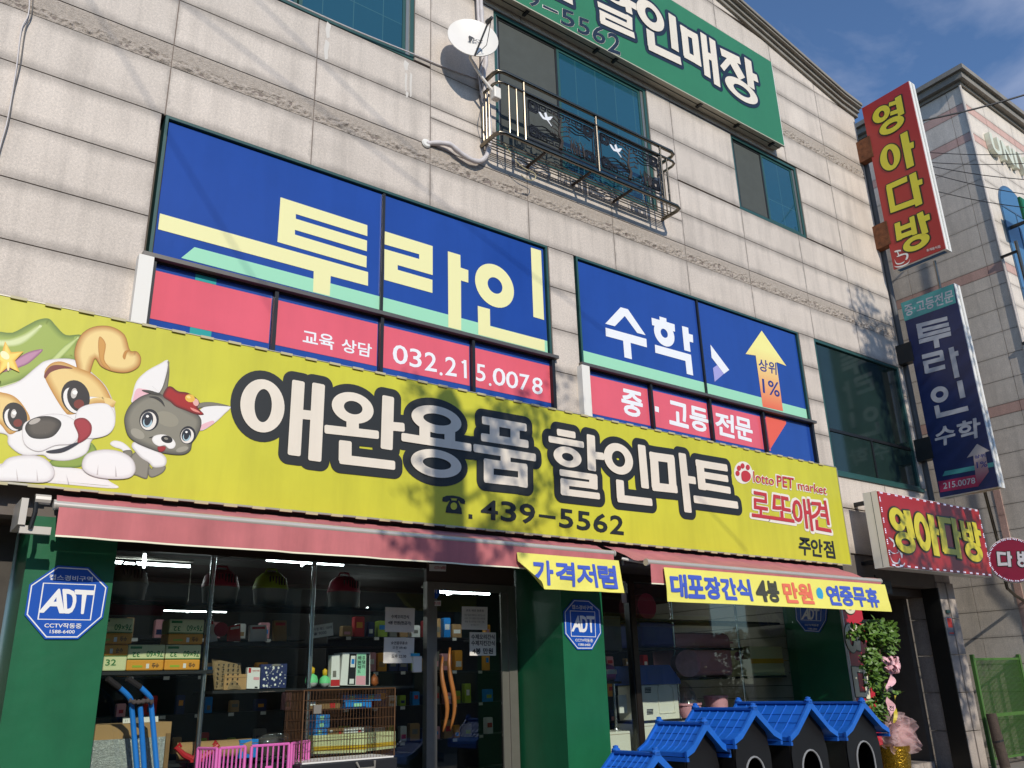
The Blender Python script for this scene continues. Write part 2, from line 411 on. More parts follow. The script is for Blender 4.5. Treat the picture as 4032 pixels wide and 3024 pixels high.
mat('red_film', '#ec6674', .2, spec=.55, var=.06, vscale=1.5, streak=.08); mat('lilac_film', '#a9a6de', .3); mat('navy_film', '#2c3a86', .3); mat('teal_film', '#2aa3a0', .3)
mat('sealant', '#ece9e0', .6)
mat('curtain_dark', '#2e3a38', .9, var=.2); mat('grey_screen', '#4b4f4b', .85, var=.1)
mat('blinds', '#7f8f86', .8, var=.1)
glass_mat('pane_glass', (.80, .92, .90), .16); glass_mat('shop_glass', (.93, .97, .95), .085); glass_mat('dark_glass', (.18, .28, .26), .12, .02, .35, '#20302c')
mat('sash_reflect', '#173238', .03, spec=1.0)

def teal_glass():
    """blue-green sealed pane with a faint cross-line film"""
    m = bpy.data.materials.new('teal_pane'); m.use_nodes = True; t = m.node_tree; b = t.nodes['Principled BSDF']; N = t.nodes.new; K = t.links.new
    br = N('ShaderNodeTexBrick'); br.offset = 0; br.inputs['Scale'].default_value = 1; br.inputs['Brick Width'].default_value = .42; br.inputs['Row Height'].default_value = 1.1
    br.inputs['Mortar Size'].default_value = .006; br.inputs['Color1'].default_value = lin('#1b4a56'); br.inputs['Color2'].default_value = lin('#1e5060'); br.inputs['Mortar'].default_value = lin('#3b6467')
    co = N('ShaderNodeTexCoord'); mpn = N('ShaderNodeMapping'); mpn.inputs['Rotation'].default_value = (R(-90), 0, 0)
    K(co.outputs['Object'], mpn.inputs['Vector']); K(mpn.outputs['Vector'], br.inputs['Vector']); K(br.outputs['Color'], b.inputs['Base Color'])
    b.inputs['Roughness'].default_value = .06; b.inputs['Specular IOR Level'].default_value = .9; b.inputs['Coat Weight'].default_value = .5; b.inputs['Coat Roughness'].default_value = .02
    MATS['teal_pane'] = m
teal_glass()

# ================================================================ ground
obj('road', MB().add([(-300, -300, -.12), (300, -300, -.12), (300, 300, -.12), (-300, 300, -.12)], [(0, 1, 2, 3)]), mat('asphalt', '#55534f', .9, var=.2, vscale=3, speck=.15), kind='structure')
pv = MB().box(-30, 60, -9.8, 12, -.11, 0.0)
pav = obj('pavement', pv, mat('paving', '#8d857c', .85, var=.12, vscale=4, speck=.1), kind='structure')
kerb = MB()
for i in range(-8, 24): kerb.box(i*1.0+.006, i*1.0+.994, -9.98, -9.804, -.11, .012)
obj('kerb', kerb, mat('kerb_stone', '#98938b', .8, var=.1, speck=.1), kind='structure')

# ================================================================ the shop building
BLD = thing('shop_building', (7.1, 0, 0), 'three-storey granite-clad commercial building with the pet shop on its ground floor', 'building')
def zroof(x):                                     # underside of the cornice on the facade
    if x > 15.19: return 13.22-(x-15.19)*.10
    if x > 7.0: return 13.22+(15.19-x)*.206
    return 13.22+8.19*.206-(7.0-x)*.206
XS = [-1.55, .05, 1.65, 3.26, 4.85, 6.42, 8.02, 9.6, 11.19, 12.83, 14.27, 15.72]
ZS = [4.21, 4.82, 5.42, 6.03, 6.64, 7.24, 7.85, 8.13, 8.74, 9.33, 10.13, 10.91, 11.55, 11.87, 12.53, 13.19, 13.85, 14.5, 15.2]
BANDS = (6, 12)
OPEN = [(1.62, 6.74, 4.0, 7.24), (7.20, 12.36, 4.0, 7.24), (12.80, 15.56, 4.80, 7.24), (1.45, 4.60, 9.36, 10.92), (5.92, 9.04, 8.56, 10.90), (11.18, 13.12, 9.35, 10.89)]
def subtract(rects, o):
    out = []
    for (a, b, c, d) in rects:
        x0, x1, z0, z1 = max(a, o[0]), min(b, o[1]), max(c, o[2]), min(d, o[3])
        if x0 >= x1-.001 or z0 >= z1-.001: out.append((a, b, c, d)); continue
        if z1 < d: out.append((a, b, z1, d))
        if c < z0: out.append((a, b, c, z0))
        if a < x0: out.append((a, x0, z0, z1))
        if x1 < b: out.append((x1, b, z0, z1))
    return [r for r in out if r[1]-r[0] > .05 and r[3]-r[2] > .05]
def panel(x0, x1, z0, z1, m='granite', y=0.0):
    g = .006; x0 += g; x1 -= g; z0 += g; z1 -= g
    za, zb = min(z1, zroof(x0)), min(z1, zroof(x1))
    if za <= z0+.03 and zb <= z0+.03: return
    if za <= z0+.01:
        return
    if zb <= z0+.01: zb = z0+.02
    pts = [(x0, y, z0), (x1, y, z0), (x1, y, zb)]
    if x0 < 15.19 < x1 and min(za, zb) < z1: pts.append((15.19, y, zroof(15.19)))
    elif x0 < 7.0 < x1 and z1 > zroof(7.0): pts.append((7.0, y, zroof(7.0)))
    pts.append((x0, y, za))
    obj('stone_panel', MB().prism(pts, (0, .03, 0)), m, BLD)
for j in range(len(ZS)-1):
    if j in BANDS: continue
    for i in range(len(XS)-1):
        rs = [(XS[i], XS[i+1], ZS[j], ZS[j+1])]
        for o in OPEN: rs = subtract(rs, o)
        for r in rs: panel(*r)
# left part of the ground floor / lintel course behind the fascia sign
for i in range(len(XS)-1): panel(XS[i], XS[i+1], 3.45, 4.20)
def fract(p, o):
    v = 0; a = 1.0; q = Vector(p)
    for k in range(o): v += a*abs(noise.noise(q)); q = q*2.03+Vector((3.1, 1.7, 9.2)); a *= .5
    return v
for j in BANDS:                                     # split-face string courses
    z0, z1 = ZS[j], ZS[j+1]
    for i in range(len(XS)-1):
        x0, x1 = XS[i]+.005, XS[i+1]-.005; nx = int((x1-x0)/.016); nz_ = 18; vs = []; fs = []
        for b in range(nz_+1):
            for a in range(nx+1):
                x = x0+(x1-x0)*a/nx; t = b/nz_; z = z0+.004+(z1-z0-.008)*t
                cut = .52+.30*noise.noise(Vector((x*2.3, j*7, 3.3)))+.12*noise.noise(Vector((x*9, j*5, 1)))
                rough = max(0.0, min(1.0, (cut-t)*9))
                n1 = fract((x*5.5, z*9+j, i*3.3), 4); n2 = noise.noise(Vector((x*26, z*30, i*7.7)))
                n3 = noise.noise(Vector((x*13, z*24+j, i*5.1)))
                d = .004+rough*(.030*n1+.014*n2+.016*n3-.012)
                d *= min(1, min(a, nx-a)/3+.25)*min(1, min(b, nz_-b)/2+.15)
                vs.append((x, .004-d, z))
        for b in range(nz_):
            for a in range(nx): fs.append((b*(nx+1)+a, b*(nx+1)+a+1, (b+1)*(nx+1)+a+1, (b+1)*(nx+1)+a))
        obj('rough_stone_band', MB().add(vs, fs), 'rough_stone', BLD)
# core and flank walls
core = MB()
core.prism([(-1.5, .035, 3.0), (15.69, .035, 3.0), (15.69, .035, 3.44), (-1.5, .035, 3.44)], (0, .2, 0))
obj('lintel_wall', core, 'core_wall', BLD)
core = MB(); xs = [-1.5, 7.0, 15.19, 15.69]
core.prism([(-1.5, .16, 3.441), (15.69, .16, 3.441)]+[(x, .16, zroof(x)-.02) for x in xs[::-1]], (0, 8.8, 0))
obj('wall', core, 'core_wall', BLD)
jt = MB()                                           # joint backing between slabs, left open at the windows
for j in range(len(ZS)-1):
    rs = [(-1.5, 15.69, ZS[j], ZS[j+1])]
    for o in OPEN: rs = subtract(rs, o)
    for (a, b, c, d) in rs:
        if d > 13.0:
            if c < 13.0: jt.box(a, b, .010, .15, c, 13.0)
            continue
        jt.box(a, b, .010, .15, c, d)
jt.box(-1.5, 15.69, .010, .15, 3.45, 4.2)
jt.prism([(-1.5, .034, 13.001), (15.69, .034, 13.001), (15.69, .034, zroof(15.69)-.01), (15.19, .034, zroof(15.19)-.01), (7.0, .034, zroof(7.0)-.01), (-1.5, .034, zroof(-1.5)-.01)], (0, .11, 0))
obj('mortar_backing', jt, 'mortar', BLD)
for k in range(16):                                 # right flank cladding
    z0, z1 = 3.3+k*.61, 3.3+(k+1)*.61-.012
    if z1 < 13.1:
        for c in range(3): obj('stone_panel', B(15.692, 15.72, .036+c*2.9, 2.92+c*2.9, z0, z1), 'granite_grey', BLD)
rc = MB(); P = [(-1.8, 0), (7.0, 0), (15.19, 0), (15.80, 0)]
for (ya, za, zb) in ((-.05, 0, .085), (-.10, .089, .165), (-.17, .169, .21), (-.20, .214, .275)):
    top = [(x, ya, zroof(x)+zb) for x, _ in P]; bot = [(x, ya, zroof(x)+za) for x, _ in P]
    for i in range(3):
        rc.prism([bot[i], bot[i+1], top[i+1], top[i]], (0, .34-ya, 0))
obj('cornice', rc, 'cornice', BLD)

# ---------------------------------------------------------------- windows of the upper floors
def frame_mb(x0, x1, z0, z1, w, y0, y1, bars=()):
    m = MB(); m.box(x0, x0+w, y0, y1, z0, z1); m.box(x1-w, x1, y0, y1, z0, z1); m.box(x0+w, x1-w, y0, y1, z0, z0+w); m.box(x0+w, x1-w, y0, y1, z1-w, z1)
    for b in bars: m.box(b-w*.45, b+w*.45, y0+.004, y1-.004, z0+w, z1-w)
    return m
def slide_window(x0, x1, z0, z1, mid, left_screen, deep=.02):
    w = obj('window', frame_mb(x0, x1, z0, z1, .055, deep, .15), 'teal_frame', BLD)
    obj('track', B(x1-.11, x1-.056, deep+.02, .15, z0+.056, z1-.056), 'alu', w); obj('track', B(x0+.056, x0+.085, deep+.02, .15, z0+.056, z1-.056), 'alu', w)
    obj('sash', frame_mb(mid-.05, x1-.111, z0+.058, z1-.058, .045, deep+.03, deep+.06), 'teal_frame', w)
    obj('pane', B(mid-.004, x1-.157, deep+.04, deep+.046, z0+.104, z1-.104), 'teal_pane', w)
    if left_screen:
        obj('screen_frame', frame_mb(x0+.087, mid-.051, z0+.058, z1-.058, .035, deep+.03, deep+.05), 'alu_dark', w)
        obj('insect_screen', B(x0+.123, mid-.087, deep+.04, deep+.043, z0+.094, z1-.094), 'grey_screen', w)
    else:
        obj('sash', frame_mb(x0+.087, mid-.06, z0+.058, z1-.058, .045, deep+.062, deep+.09), 'teal_frame', w)
        obj('pane', B(x0+.133, mid-.106, deep+.07, deep+.076, z0+.104, z1-.104), 'teal_pane', w)
    return w
slide_window(1.45, 4.60, 9.36, 10.92, 3.06, False)
slide_window(5.92, 9.04, 8.56, 10.90, 7.19, True)
slide_window(11.18, 13.12, 9.35, 10.89, 12.13, True)
# dark corner window of the second floor
w = obj('window', frame_mb(12.80, 15.56, 4.80, 7.24, .05, .01, .15), 'teal_frame', BLD)
obj('transom', MB().box(12.851, 15.509, .03, .1, 5.55, 5.60).box(14.15, 14.19, .032, .1, 4.851, 5.549), 'dark_frame', w)
for (a, b, c, d) in ((12.851, 15.509, 5.601, 7.189), (12.851, 14.149, 4.851, 5.549), (14.191, 15.509, 4.851, 5.549)):
    obj('pane', B(a, b, .05, .056, c, d), mat('dark_green_pane', '#22332e', .08, spec=.5, var=.2, vscale=2), w)
obj('window_sill', B(12.70, 15.6, -.03, .009, 4.74, 4.80), 'teal_frame', w)

# blue film windows
YF = .03
mat('sill_alu', '#6d6963', .4, metal=.5, var=.1)
def film_window(x0, x1, div, low):
    w = obj('window', frame_mb(x0, x1, 5.617, 7.24, .03, -.005, .15), 'teal_frame', BLD)
    for a, b in ((x0+.046, div-.018), (div+.018, x1-.046)): obj('pane', B(a, b, YF, YF+.02, 5.646, 7.194), 'blue_film', w)
    obj('mullion', B(div-.017, div+.017, -.002, .1, 5.646, 7.194), 'dark_frame', w)
    obj('sill_rail', B(x0-.06, x1+.06, -.07, .149, 5.572, 5.615), 'sill_alu', w)
    xs = [x0+.06]+low+[x1-.0]
    for i in range(len(xs)-1): obj('lower_pane', B(xs[i]+.022, xs[i+1]-.022, YF, YF+.02, 4.02, 5.556), 'blue_film', w)
    lf = MB()
    for x in low: lf.box(x-.02, x+.02, -.03, .12, 4.02, 5.556)
    lf.box(xs[0]-.02, xs[0]+.02, -.03, .12, 4.02, 5.556); lf.box(xs[-1]-.03, xs[-1]+.02, -.03, .12, 4.02, 5.556); lf.box(x0, x1, .0, .13, 5.557, 5.571)
    obj('lower_frame', lf, 'dark_frame', w)
    obj('side_post', B(x0-.10, x0+.038, -.10, .1, 4.02, 5.556), 'sealant', w)
    return w, xs
W1, l1 = film_window(1.66, 6.72, 4.21, [2.96, 4.21, 5.46])
W2, l2 = film_window(7.24, 12.33, 9.74, [8.51, 9.76, 11.02])
s = Sign('y', YF, .003)
# --- first window: mint ramp, cream strokes
mr_ = s.m('K5', 2150, 1228)
s.raw([s.m('S', 713, 1016), Vector((6.672, 5.65)), Vector((6.672, s.m('K5', 1390, 1027)[1])), s.m('S', 765.5, 973.4)]); s.done('mint_band', 'mint_film', W1)
s.c += 4
q5 = lambda *p: [s.m('K5', p[i], p[i+1]) for i in range(0, len(p), 2)]
s.raw(q5(87, 113, 762, 330, 762, 415, 206, 243, 206, 280, 760, 450, 758, 533, 199, 366, 199, 403, 757, 572, 755, 660, 63, 460))
s.raw([s.m('A', 1044, 1395), *q5(768, 695, 767, 802, 477, 725, 470, 880, 340, 848, 345, 688), s.m('A', 1032, 1498)])
s.g(); s.raw(q5(897, 377, 1270, 493, 1270, 718, 998, 640, 998, 677, 1268, 755, 1268, 857, 893, 754, 895, 515, 1165, 593, 1165, 556, 896, 479))
s.g(); s.raw(q5(1388, 533, 1485, 562, 1487, 660, 1547, 680, 1547, 777, 1490, 760, 1492, 1148, 1392, 1122))
s.g(); s.ring('K5', 1603, 1903, 630, 970, 1698, 1812, 735, 863)
s.raw(q5(2033, 504, 2112, 528, 2136, 1067, 2053, 1043)); s.raw(q5(1620, 957, 1715, 983, 1717, 1115, 2140, 1224, 2142, 1312, 1625, 1180))
s.done('lettering', 'cream_film', W1)
for x in l1[1:-1]+l2[1:-1]: pass
# --- second window
s.c = 0
zt = s.m('K6', 1000, 850)[1]; s.rect(7.287, 12.283, 5.65, zt); s.done('mint_band', 'mint_film', W2); s.c += 3
q6 = lambda *p: [s.m('K6', p[i], p[i+1]) for i in range(0, len(p), 2)]
s.raw(q6(118, 262, 285, 83, 365, 105, 557, 387, 465, 362, 330, 178, 222, 290)); s.raw(q6(120, 305, 565, 428, 571, 520, 393, 470, 408, 650, 327, 628, 312, 447, 125, 397))
s.g(); s.raw(q6(621, 197, 709, 222, 707, 183, 782, 205, 785, 243, 872, 270, 877, 350, 627, 277)); s.ring('K6', 653, 868, 238, 507, 722, 797, 318, 415)
s.raw(q6(952, 287, 1020, 306, 1026, 372, 1070, 384, 1075, 468, 1034, 458, 1046, 570, 978, 550)); s.raw(q6(657, 490, 1050, 600, 1075, 827, 1005, 808, 990, 668, 663, 578))
s.g(); s.raw(q6(1262, 490, 1467, 765, 1410, 808, 1275, 630)); s.done('lettering', 'white_film', W2)
s.raw(q6(1408, 808, 1335, 712, 1290, 745, 1308, 895)); s.done('chevron_shade', 'lilac_film', W2)
def grad_mat(name, c0, c1, z0, z1):
    m = bpy.data.materials.new(name); m.use_nodes = True; t = m.node_tree; b = t.nodes['Principled BSDF']; N = t.nodes.new; K = t.links.new
    sp = N('ShaderNodeSeparateXYZ'); K(N('ShaderNodeTexCoord').outputs['Generated'], sp.inputs[0])
    r = N('ShaderNodeValToRGB'); r.color_ramp.elements[0].position = z0; r.color_ramp.elements[1].position = z1; r.color_ramp.elements[0].color = lin(c0); r.color_ramp.elements[1].color = lin(c1)
    K(sp.outputs['Z'], r.inputs['Fac']); K(r.outputs['Color'], b.inputs['Base Color']); b.inputs['Roughness'].default_value = .3; MATS[name] = m
grad_mat('arrow_print', '#f0704e', '#fbf398', 0.0, .75)
s.raw(q6(1820, 338, 2088, 722, 1980, 680, 2053, 1215, 1832, 1165, 1755, 608, 1645, 592)); s.done('arrow', 'arrow_print', W2); s.c += 2
s.text('K6', '상위', (1783, 640, 1978, 690, 1982, 820, 1790, 770), .018); s.text('K6', '1%', (1822, 858, 2010, 905, 2018, 1065, 1835, 1015), .01); s.done('arrow_lettering', 'navy_film', W2)
# lower strips
def strip(W, xs, za, zb):
    for i in range(len(xs)-1): s.g(); s.rect(xs[i]+.024, xs[i+1]-.032, za, zb)
s.c = 0; za, zb = s.m('K8', 500, 341)[1], s.m('K8', 900, 95)[1]
strip(W1, l1, za, zb); s.done('red_band', 'red_film', W1)
s.c = 3
s.rect(2.13, 2.34, zb+.002, 5.552); s.g(); s.rect(2.13, 2.34, za-.24, za-.002); s.done('teal_mark', 'teal_film', W1)
s.text('K8', '교육', (225, 115, 470, 165, 472, 280, 225, 228), .02); s.text('K8', '상담', (532, 185, 772, 235, 765, 340, 535, 290), .02)
for ch, l, r_, t, b in (('0', 937, 1055, 238, 396), ('3', 1070, 1165, 268, 420), ('2', 1190, 1285, 296, 450), ('.', 1307, 1331, 454, 482), ('2', 1352, 1442, 333, 487), ('5', 1597, 1670, 390, 530), ('.', 1697, 1718, 540, 565), ('0', 1728, 1828, 420, 566), ('0', 1833, 1928, 446, 586), ('7', 1940, 2018, 470, 602), ('8', 2040, 2122, 495, 632)):
    k = (r_-l)*.12; s.text('K8', ch, (l, t-k*.5, r_, t+k, r_, b+k*.3, l, b-k), .012)
s.g(); s.bar('K8', 1508, 358, 1512, 502, 22, rnd=.002); s.bar('K8', 1482, 378, 1510, 370, 18, rnd=.002)
s.done('lettering', 'white_film', W1)
s.c = 0; za, zb = s.m('K6', 300, 1308)[1], s.m('K6', 300, 908)[1]
for i in range(3): s.g(); s.rect(l2[i]+.024, l2[i+1]-.032, za, zb)
s.g(); s.rect(l2[3]+.024, l2[3]+.14, za, zb); s.done('red_band', 'red_film', W2); s.c = 4
s.raw(q6(1862, 1262, 2083, 1316, 2087, 1350, 1912, 1630)); s.done('arrow_fold', mat('arrow_dark', '#f0664c', .3), W2)
s.raw(q6(1838, 1290, 1864, 1296, 1914, 1632, 1884, 1622)); s.done('arrow_shadow_print', mat('arrow_deep', '#b8404e', .3), W2)
for ch, qd in (('중', (297, 968, 520, 1022, 520, 1290, 300, 1238)), ('고', (805, 1095, 1015, 1152, 1022, 1400, 822, 1348)), ('등', (1035, 1152, 1230, 1205, 1238, 1450, 1045, 1402)), ('전', (1315, 1218, 1515, 1268, 1522, 1508, 1325, 1455)), ('문', (1527, 1268, 1705, 1315, 1728, 1550, 1545, 1500))):
    s.text('K6', ch, qd, .035)
s.g(); s.raw(q6(657, 1158, 700, 1170, 702, 1228, 660, 1216)); s.done('lettering', 'white_film', W2)
# ================================================================ fascia sign of the pet shop
mat('sign_yellow', '#d3cf3a', .42, var=.10, vscale=.8, streak=.16, bump=.22, bscale=1.3); mat('letter_cream', '#ede2d0', .45, var=.06, vscale=2, streak=.10); mat('letter_black', '#262827', .45)
mat('sign_red_ink', '#c4383c', .4); mat('sign_white_ink', '#efe8dc', .4); mat('clip_cream', '#c2b78f', .5); mat('soffit_shade_tint', '#6a4a40', .7, var=.15)
YS = -.16
tr = at('S', 3289, 1841, YS); br = at('S', 3354, 2223.5, YS); SX0, SX1, SZ0, SZ1 = -1.4, (tr.x+br.x)/2, br.z, tr.z
YEL = thing('fascia_sign', ((SX0+SX1)/2, YS, SZ0), 'long yellow-green fascia sign with cartoon puppy, kitten and big white lettering', 'sign')
obj('sign_face', B(SX0, SX1, YS, YS+.03, SZ0, SZ1), 'sign_yellow', YEL)
obj('sign_body', B(SX0+.01, SX1-.01, YS+.031, -.02, SZ0+.015, SZ1-.02), 'soffit_shade_tint', YEL)  # reddish brown puts the shade and the awning's reflected red into the colour
tube_m = mat('edge_trim', '#b9b3a2', .4, metal=.5)
obj('edge_trim', B(SX0, SX1, YS-.006, YS+.02, SZ1+.001, SZ1+.010), tube_m, YEL); obj('edge_trim', B(SX0, SX1, YS-.006, YS+.02, SZ0-.018, SZ0-.001), tube_m, YEL); obj('edge_trim', B(SX1+.001, SX1+.016, YS-.006, YS+.03, SZ0, SZ1), tube_m, YEL)
cl = None
for k in range(51):
    for zz in (SZ1-.004, SZ0-.022):
        x = SX0+.1+k*.268+(0.09 if zz < SZ1-.5 else 0)
        if x > SX1-.1: continue
        if cl is None: cl = obj('edge_clip', B(SX0+.1, SX0+.225, YS-.02, YS-.0065, SZ1-.012, SZ1+.012), 'clip_cream', YEL); base = (SX0+.1, SZ1-.004)
        else:
            c = cl.copy(); COL.objects.link(c); c.location = Vector((x-base[0], 0, zz-base[1]+random.uniform(-.003, .003))); c.rotation_euler = (0, 0, 0)
s = Sign('y', YS, .003)
GL = {
 '애': ('K1', [('o', 180, 665, 255, 842, 333, 522, 365, 730), ('b', 812, 277, 763, 1092, 140), ('b', 1031, 308, 987, 1152, 142), ('b', 820, 640, 1005, 660, 100)]),
 '완': ('K1', [('o', 1175, 1632, 400, 745, 1305, 1508, 497, 645), ('b', 1400, 715, 1400, 830, 135), ('b', 1093, 803, 1685, 868, 92), ('b', 1787, 445, 1769, 1025, 130), ('b', 1780, 770, 1965, 785, 95), ('b', 1320, 930, 1317, 1165, 140), ('b', 1255, 1130, 1862, 1200, 100)]),
 '용': ('K2', [('o', 330, 873, 268, 582, 455, 757, 357, 490), ('b', 470, 490, 470, 640, 118), ('b', 742, 520, 742, 690, 115), ('b', 215, 612, 977, 730, 88), ('o', 323, 873, 745, 1058, 450, 757, 835, 970)]),
 '품': ('K2', [('b', 1093, 427, 1580, 512, 85), ('b', 1082, 612, 1600, 692, 85), ('b', 1230, 430, 1230, 640, 105), ('b', 1453, 490, 1453, 670, 100), ('b', 1000, 730, 1680, 838, 85), ('b', 1350, 790, 1350, 910, 108), ('b', 1112, 896, 1587, 952, 92), ('b', 1114, 1060, 1590, 1112, 95), ('b', 1166, 852, 1167, 1105, 108), ('b', 1537, 912, 1538, 1160, 103)]),
 '할': ('K3', [('b', 237, 215, 430, 250, 68), ('b', 150, 287, 517, 350, 65), ('o', 205, 492, 367, 582, 290, 407, 433, 516), ('b', 588, 245, 600, 618, 85), ('b', 600, 455, 725, 470, 75), ('b', 264, 633, 655, 690, 66), ('b', 613, 655, 616, 808, 86), ('b', 272, 730, 658, 778, 66), ('b', 318, 700, 320, 870, 88), ('b', 278, 833, 682, 882, 68)]),
 '인': ('K3', [('o', 727, 1025, 332, 655, 808, 943, 412, 577), ('b', 1113, 350, 1152, 800, 78), ('b', 888, 712, 900, 920, 80), ('b', 862, 903, 1225, 945, 78)]),
 '마': ('K3', [('b', 1197, 463, 1455, 498, 84), ('b', 1240, 425, 1265, 805, 84), ('b', 1417, 463, 1445, 845, 76), ('b', 1225, 780, 1487, 808, 85), ('b', 1535, 435, 1598, 1050, 75), ('b', 1570, 703, 1677, 720, 75)]),
 '트': ('K3', [('b', 1715, 505, 1745, 815, 78), ('b', 1675, 537, 2005, 590, 72), ('b', 1720, 655, 2012, 702, 68), ('b', 1715, 768, 2037, 822, 70), ('b', 1655, 910, 2115, 975, 75)])}
def strokes(s, zone, st, grow=0.0, rnd=.012):
    s.g(); s.tick = getattr(s, 'tick', 0)+1; c0 = s.c; s.c += (s.tick % 3)*11
    for t in st:
        if t[0] == 'o': s.ring(zone, *t[1:], grow=grow)
        else: s.bar(zone, *t[1:], grow=grow, rnd=rnd)
    s.c = c0
for z, st in GL.values(): strokes(s, z, st, grow=.094)
s.done('letter_outline', 'letter_black', YEL)
s.c = 0; s.l = .0125
for z, st in GL.values(): strokes(s, z, st, rnd=.02)
s.done('letter', 'letter_cream', YEL)
# phone symbol and number
s.c = 0; s.l = .004
K7 = lambda pts: s.poly('K7', pts)
K7([(113, 128), (120, 105), (160, 88), (230, 86), (300, 100), (350, 125), (362, 150), (358, 180), (310, 172), (300, 150), (282, 140), (275, 120), (205, 115), (195, 138), (178, 148), (165, 158), (115, 152)])
K7([(195, 120), (212, 120), (212, 138), (270, 142), (272, 124), (285, 128), (285, 150), (322, 230), (327, 290), (148, 272), (158, 212), (190, 150)]); s.done('telephone_symbol', 'letter_black', YEL)
s.c += 3; s.disc('K7', 238, 202, 36, 40); s.done('telephone_dial', 'sign_yellow', YEL); s.poly('K7', [(398, 288), (440, 294), (440, 342), (398, 338)])
for ch, l, r_, t, b in (('4', 535, 715, 138, 348), ('3', 752, 915, 157, 370), ('9', 957, 1120, 180, 392), ('5', 1388, 1535, 238, 440), ('5', 1580, 1722, 263, 464), ('6', 1760, 1908, 285, 486), ('2', 1942, 2085, 308, 508)):
    k = (r_-l)*.07; s.text('K7', ch, (l, t-k, r_, t+k, r_, b+k*.6, l, b-k), .028)
s.g(); s.poly('K7', [(1163, 290), (1345, 312), (1345, 346), (1163, 318)]); s.done('phone_digit', 'letter_black', YEL)
# right-hand logo
s.c = 0
s.disc('K4', 236, 292, 130, 160, -8)
s.text('K4', 'lotto', (368, 262, 678, 345, 672, 482, 375, 435), .05); s.text('K4', 'PET', (695, 318, 960, 362, 955, 540, 705, 498), .05); s.text('K4', 'market', (988, 395, 1420, 478, 1425, 615, 1000, 540), .05)
for ch, qd in (('로', (335, 535, 600, 585, 625, 970, 340, 925)), ('또', (630, 585, 905, 635, 985, 1030, 600, 970)), ('애', (905, 620, 1180, 660, 1240, 1140, 940, 1090)), ('견', (1165, 655, 1430, 680, 1500, 1165, 1195, 1110))): s.text('K4', ch, qd, .058)
s.done('logo_halo', 'sign_white_ink', YEL); s.c = 0; s.l = .010
for x, y, rx, ry in ((153, 303, 29, 38), (173, 229, 29, 37), (224, 198, 28, 38), (298, 218, 28, 38)): s.g(); s.disc('K4', x, y, rx, ry, -12)
s.g(); s.curve('K4', [(207, 300), (240, 267), (290, 272), (335, 320), (335, 380), (300, 415), (255, 422), (215, 390)])
s.text('K4', 'lotto', (372, 272, 672, 352, 668, 475, 380, 428), .006); s.text('K4', 'PET', (705, 330, 948, 372, 948, 522, 715, 485), .012); s.text('K4', 'market', (1000, 412, 1412, 485, 1415, 603, 1010, 530), .006)
for ch, qd in (('로', (355, 550, 590, 595, 612, 950, 357, 915)), ('또', (640, 600, 890, 650, 962, 1003, 610, 950)), ('애', (920, 640, 1170, 672, 1230, 1120, 950, 1075)), ('견', (1185, 675, 1412, 695, 1485, 1142, 1210, 1090))): s.text('K4', ch, qd, .018)
s.done('logo_print', 'sign_red_ink', YEL); s.c = 0; s.l = .004
for ch, qd in (('주', (1025, 1210, 1190, 1232, 1200, 1475, 1028, 1452)), ('안', (1195, 1228, 1355, 1248, 1370, 1492, 1205, 1470)), ('점', (1373, 1255, 1510, 1268, 1548, 1512, 1390, 1490))): s.text('K4', ch, qd, .03)
s.done('branch_lettering', 'letter_black', YEL)
# ---- printed puppy and kitten
a = Art('y', YS, .003)
W_, OL = '#f3efea', '#c9c0bd'
a.shade('E', [(-60, 1375), (340, 1385), (640, 1425), (715, 1485), (776, 1524), (700, 1530), (400, 1503), (0, 1468), (-60, 1460)], '#e3dcd8', W_, .02)
a.shade('E', [(340, 1345), (560, 1290), (592, 1232), (632, 1290), (560, 1330), (530, 1388), (430, 1396), (345, 1385)], '#5d7a2e', '#8fa544', .02)
a.shade('E', [(-60, 540), (80, 515), (170, 470), (250, 430), (320, 424), (365, 470), (430, 530), (530, 530), (520, 600), (505, 700), (380, 700), (260, 770), (120, 840), (0, 880), (-60, 890)], '#5f7a2a', '#9fb24e', .06)
a.shade('E', [(-60, 560), (60, 555), (160, 520), (240, 470), (280, 465), (240, 520), (150, 590), (60, 610), (-60, 600)], '#9fb24e', '#dbe3a8', .025)
a.shade('E', [(-60, 720), (70, 700), (190, 640), (280, 625), (230, 680), (160, 730), (0, 780), (-60, 790)], '#8a4f6e', '#c08aa5', .02)
a.shade('E', [(0, 878), (120, 838), (240, 765), (330, 690), (420, 600), (520, 540), (430, 650), (300, 760), (180, 820), (60, 862)], '#86a03c', '#c9d689', .015)
a.shade('E', [(-60, 900), (10, 876), (130, 832), (240, 742), (300, 702), (400, 688), (500, 702), (600, 782), (690, 872), (742, 1000), (745, 1100), (700, 1180), (600, 1210), (560, 1300), (450, 1345), (330, 1340), (280, 1310), (150, 1310), (60, 1245), (48, 1180), (-60, 1130)], '#e4deda', W_, .02, out=OL)
a.shade('E', [(502, 735), (488, 640), (528, 535), (610, 480), (720, 477), (810, 530), (846, 632), (892, 640), (918, 685), (900, 740), (830, 774), (740, 768), (662, 735), (622, 682), (596, 740), (578, 790), (510, 785)], '#b97a2c', '#f2d48c', .055, out='#8a5a22', ow=.004)
a.shade('E', [(650, 540), (690, 590), (680, 690), (720, 750), (700, 755), (655, 705), (640, 610)], '#b97a2c', '#d39a48', .012)
a.shade('E', [(800, 672), (815, 635), (850, 630), (830, 645), (815, 690)], '#b0702a', '#c48838', .005)
a.shade('E', [(288, 790), (325, 722), (400, 704), (500, 742), (600, 784), (688, 872), (742, 1000), (700, 984), (620, 985), (535, 1030), (460, 1050), (420, 1030), (340, 905)], '#c58a38', '#f0cf86', .06)
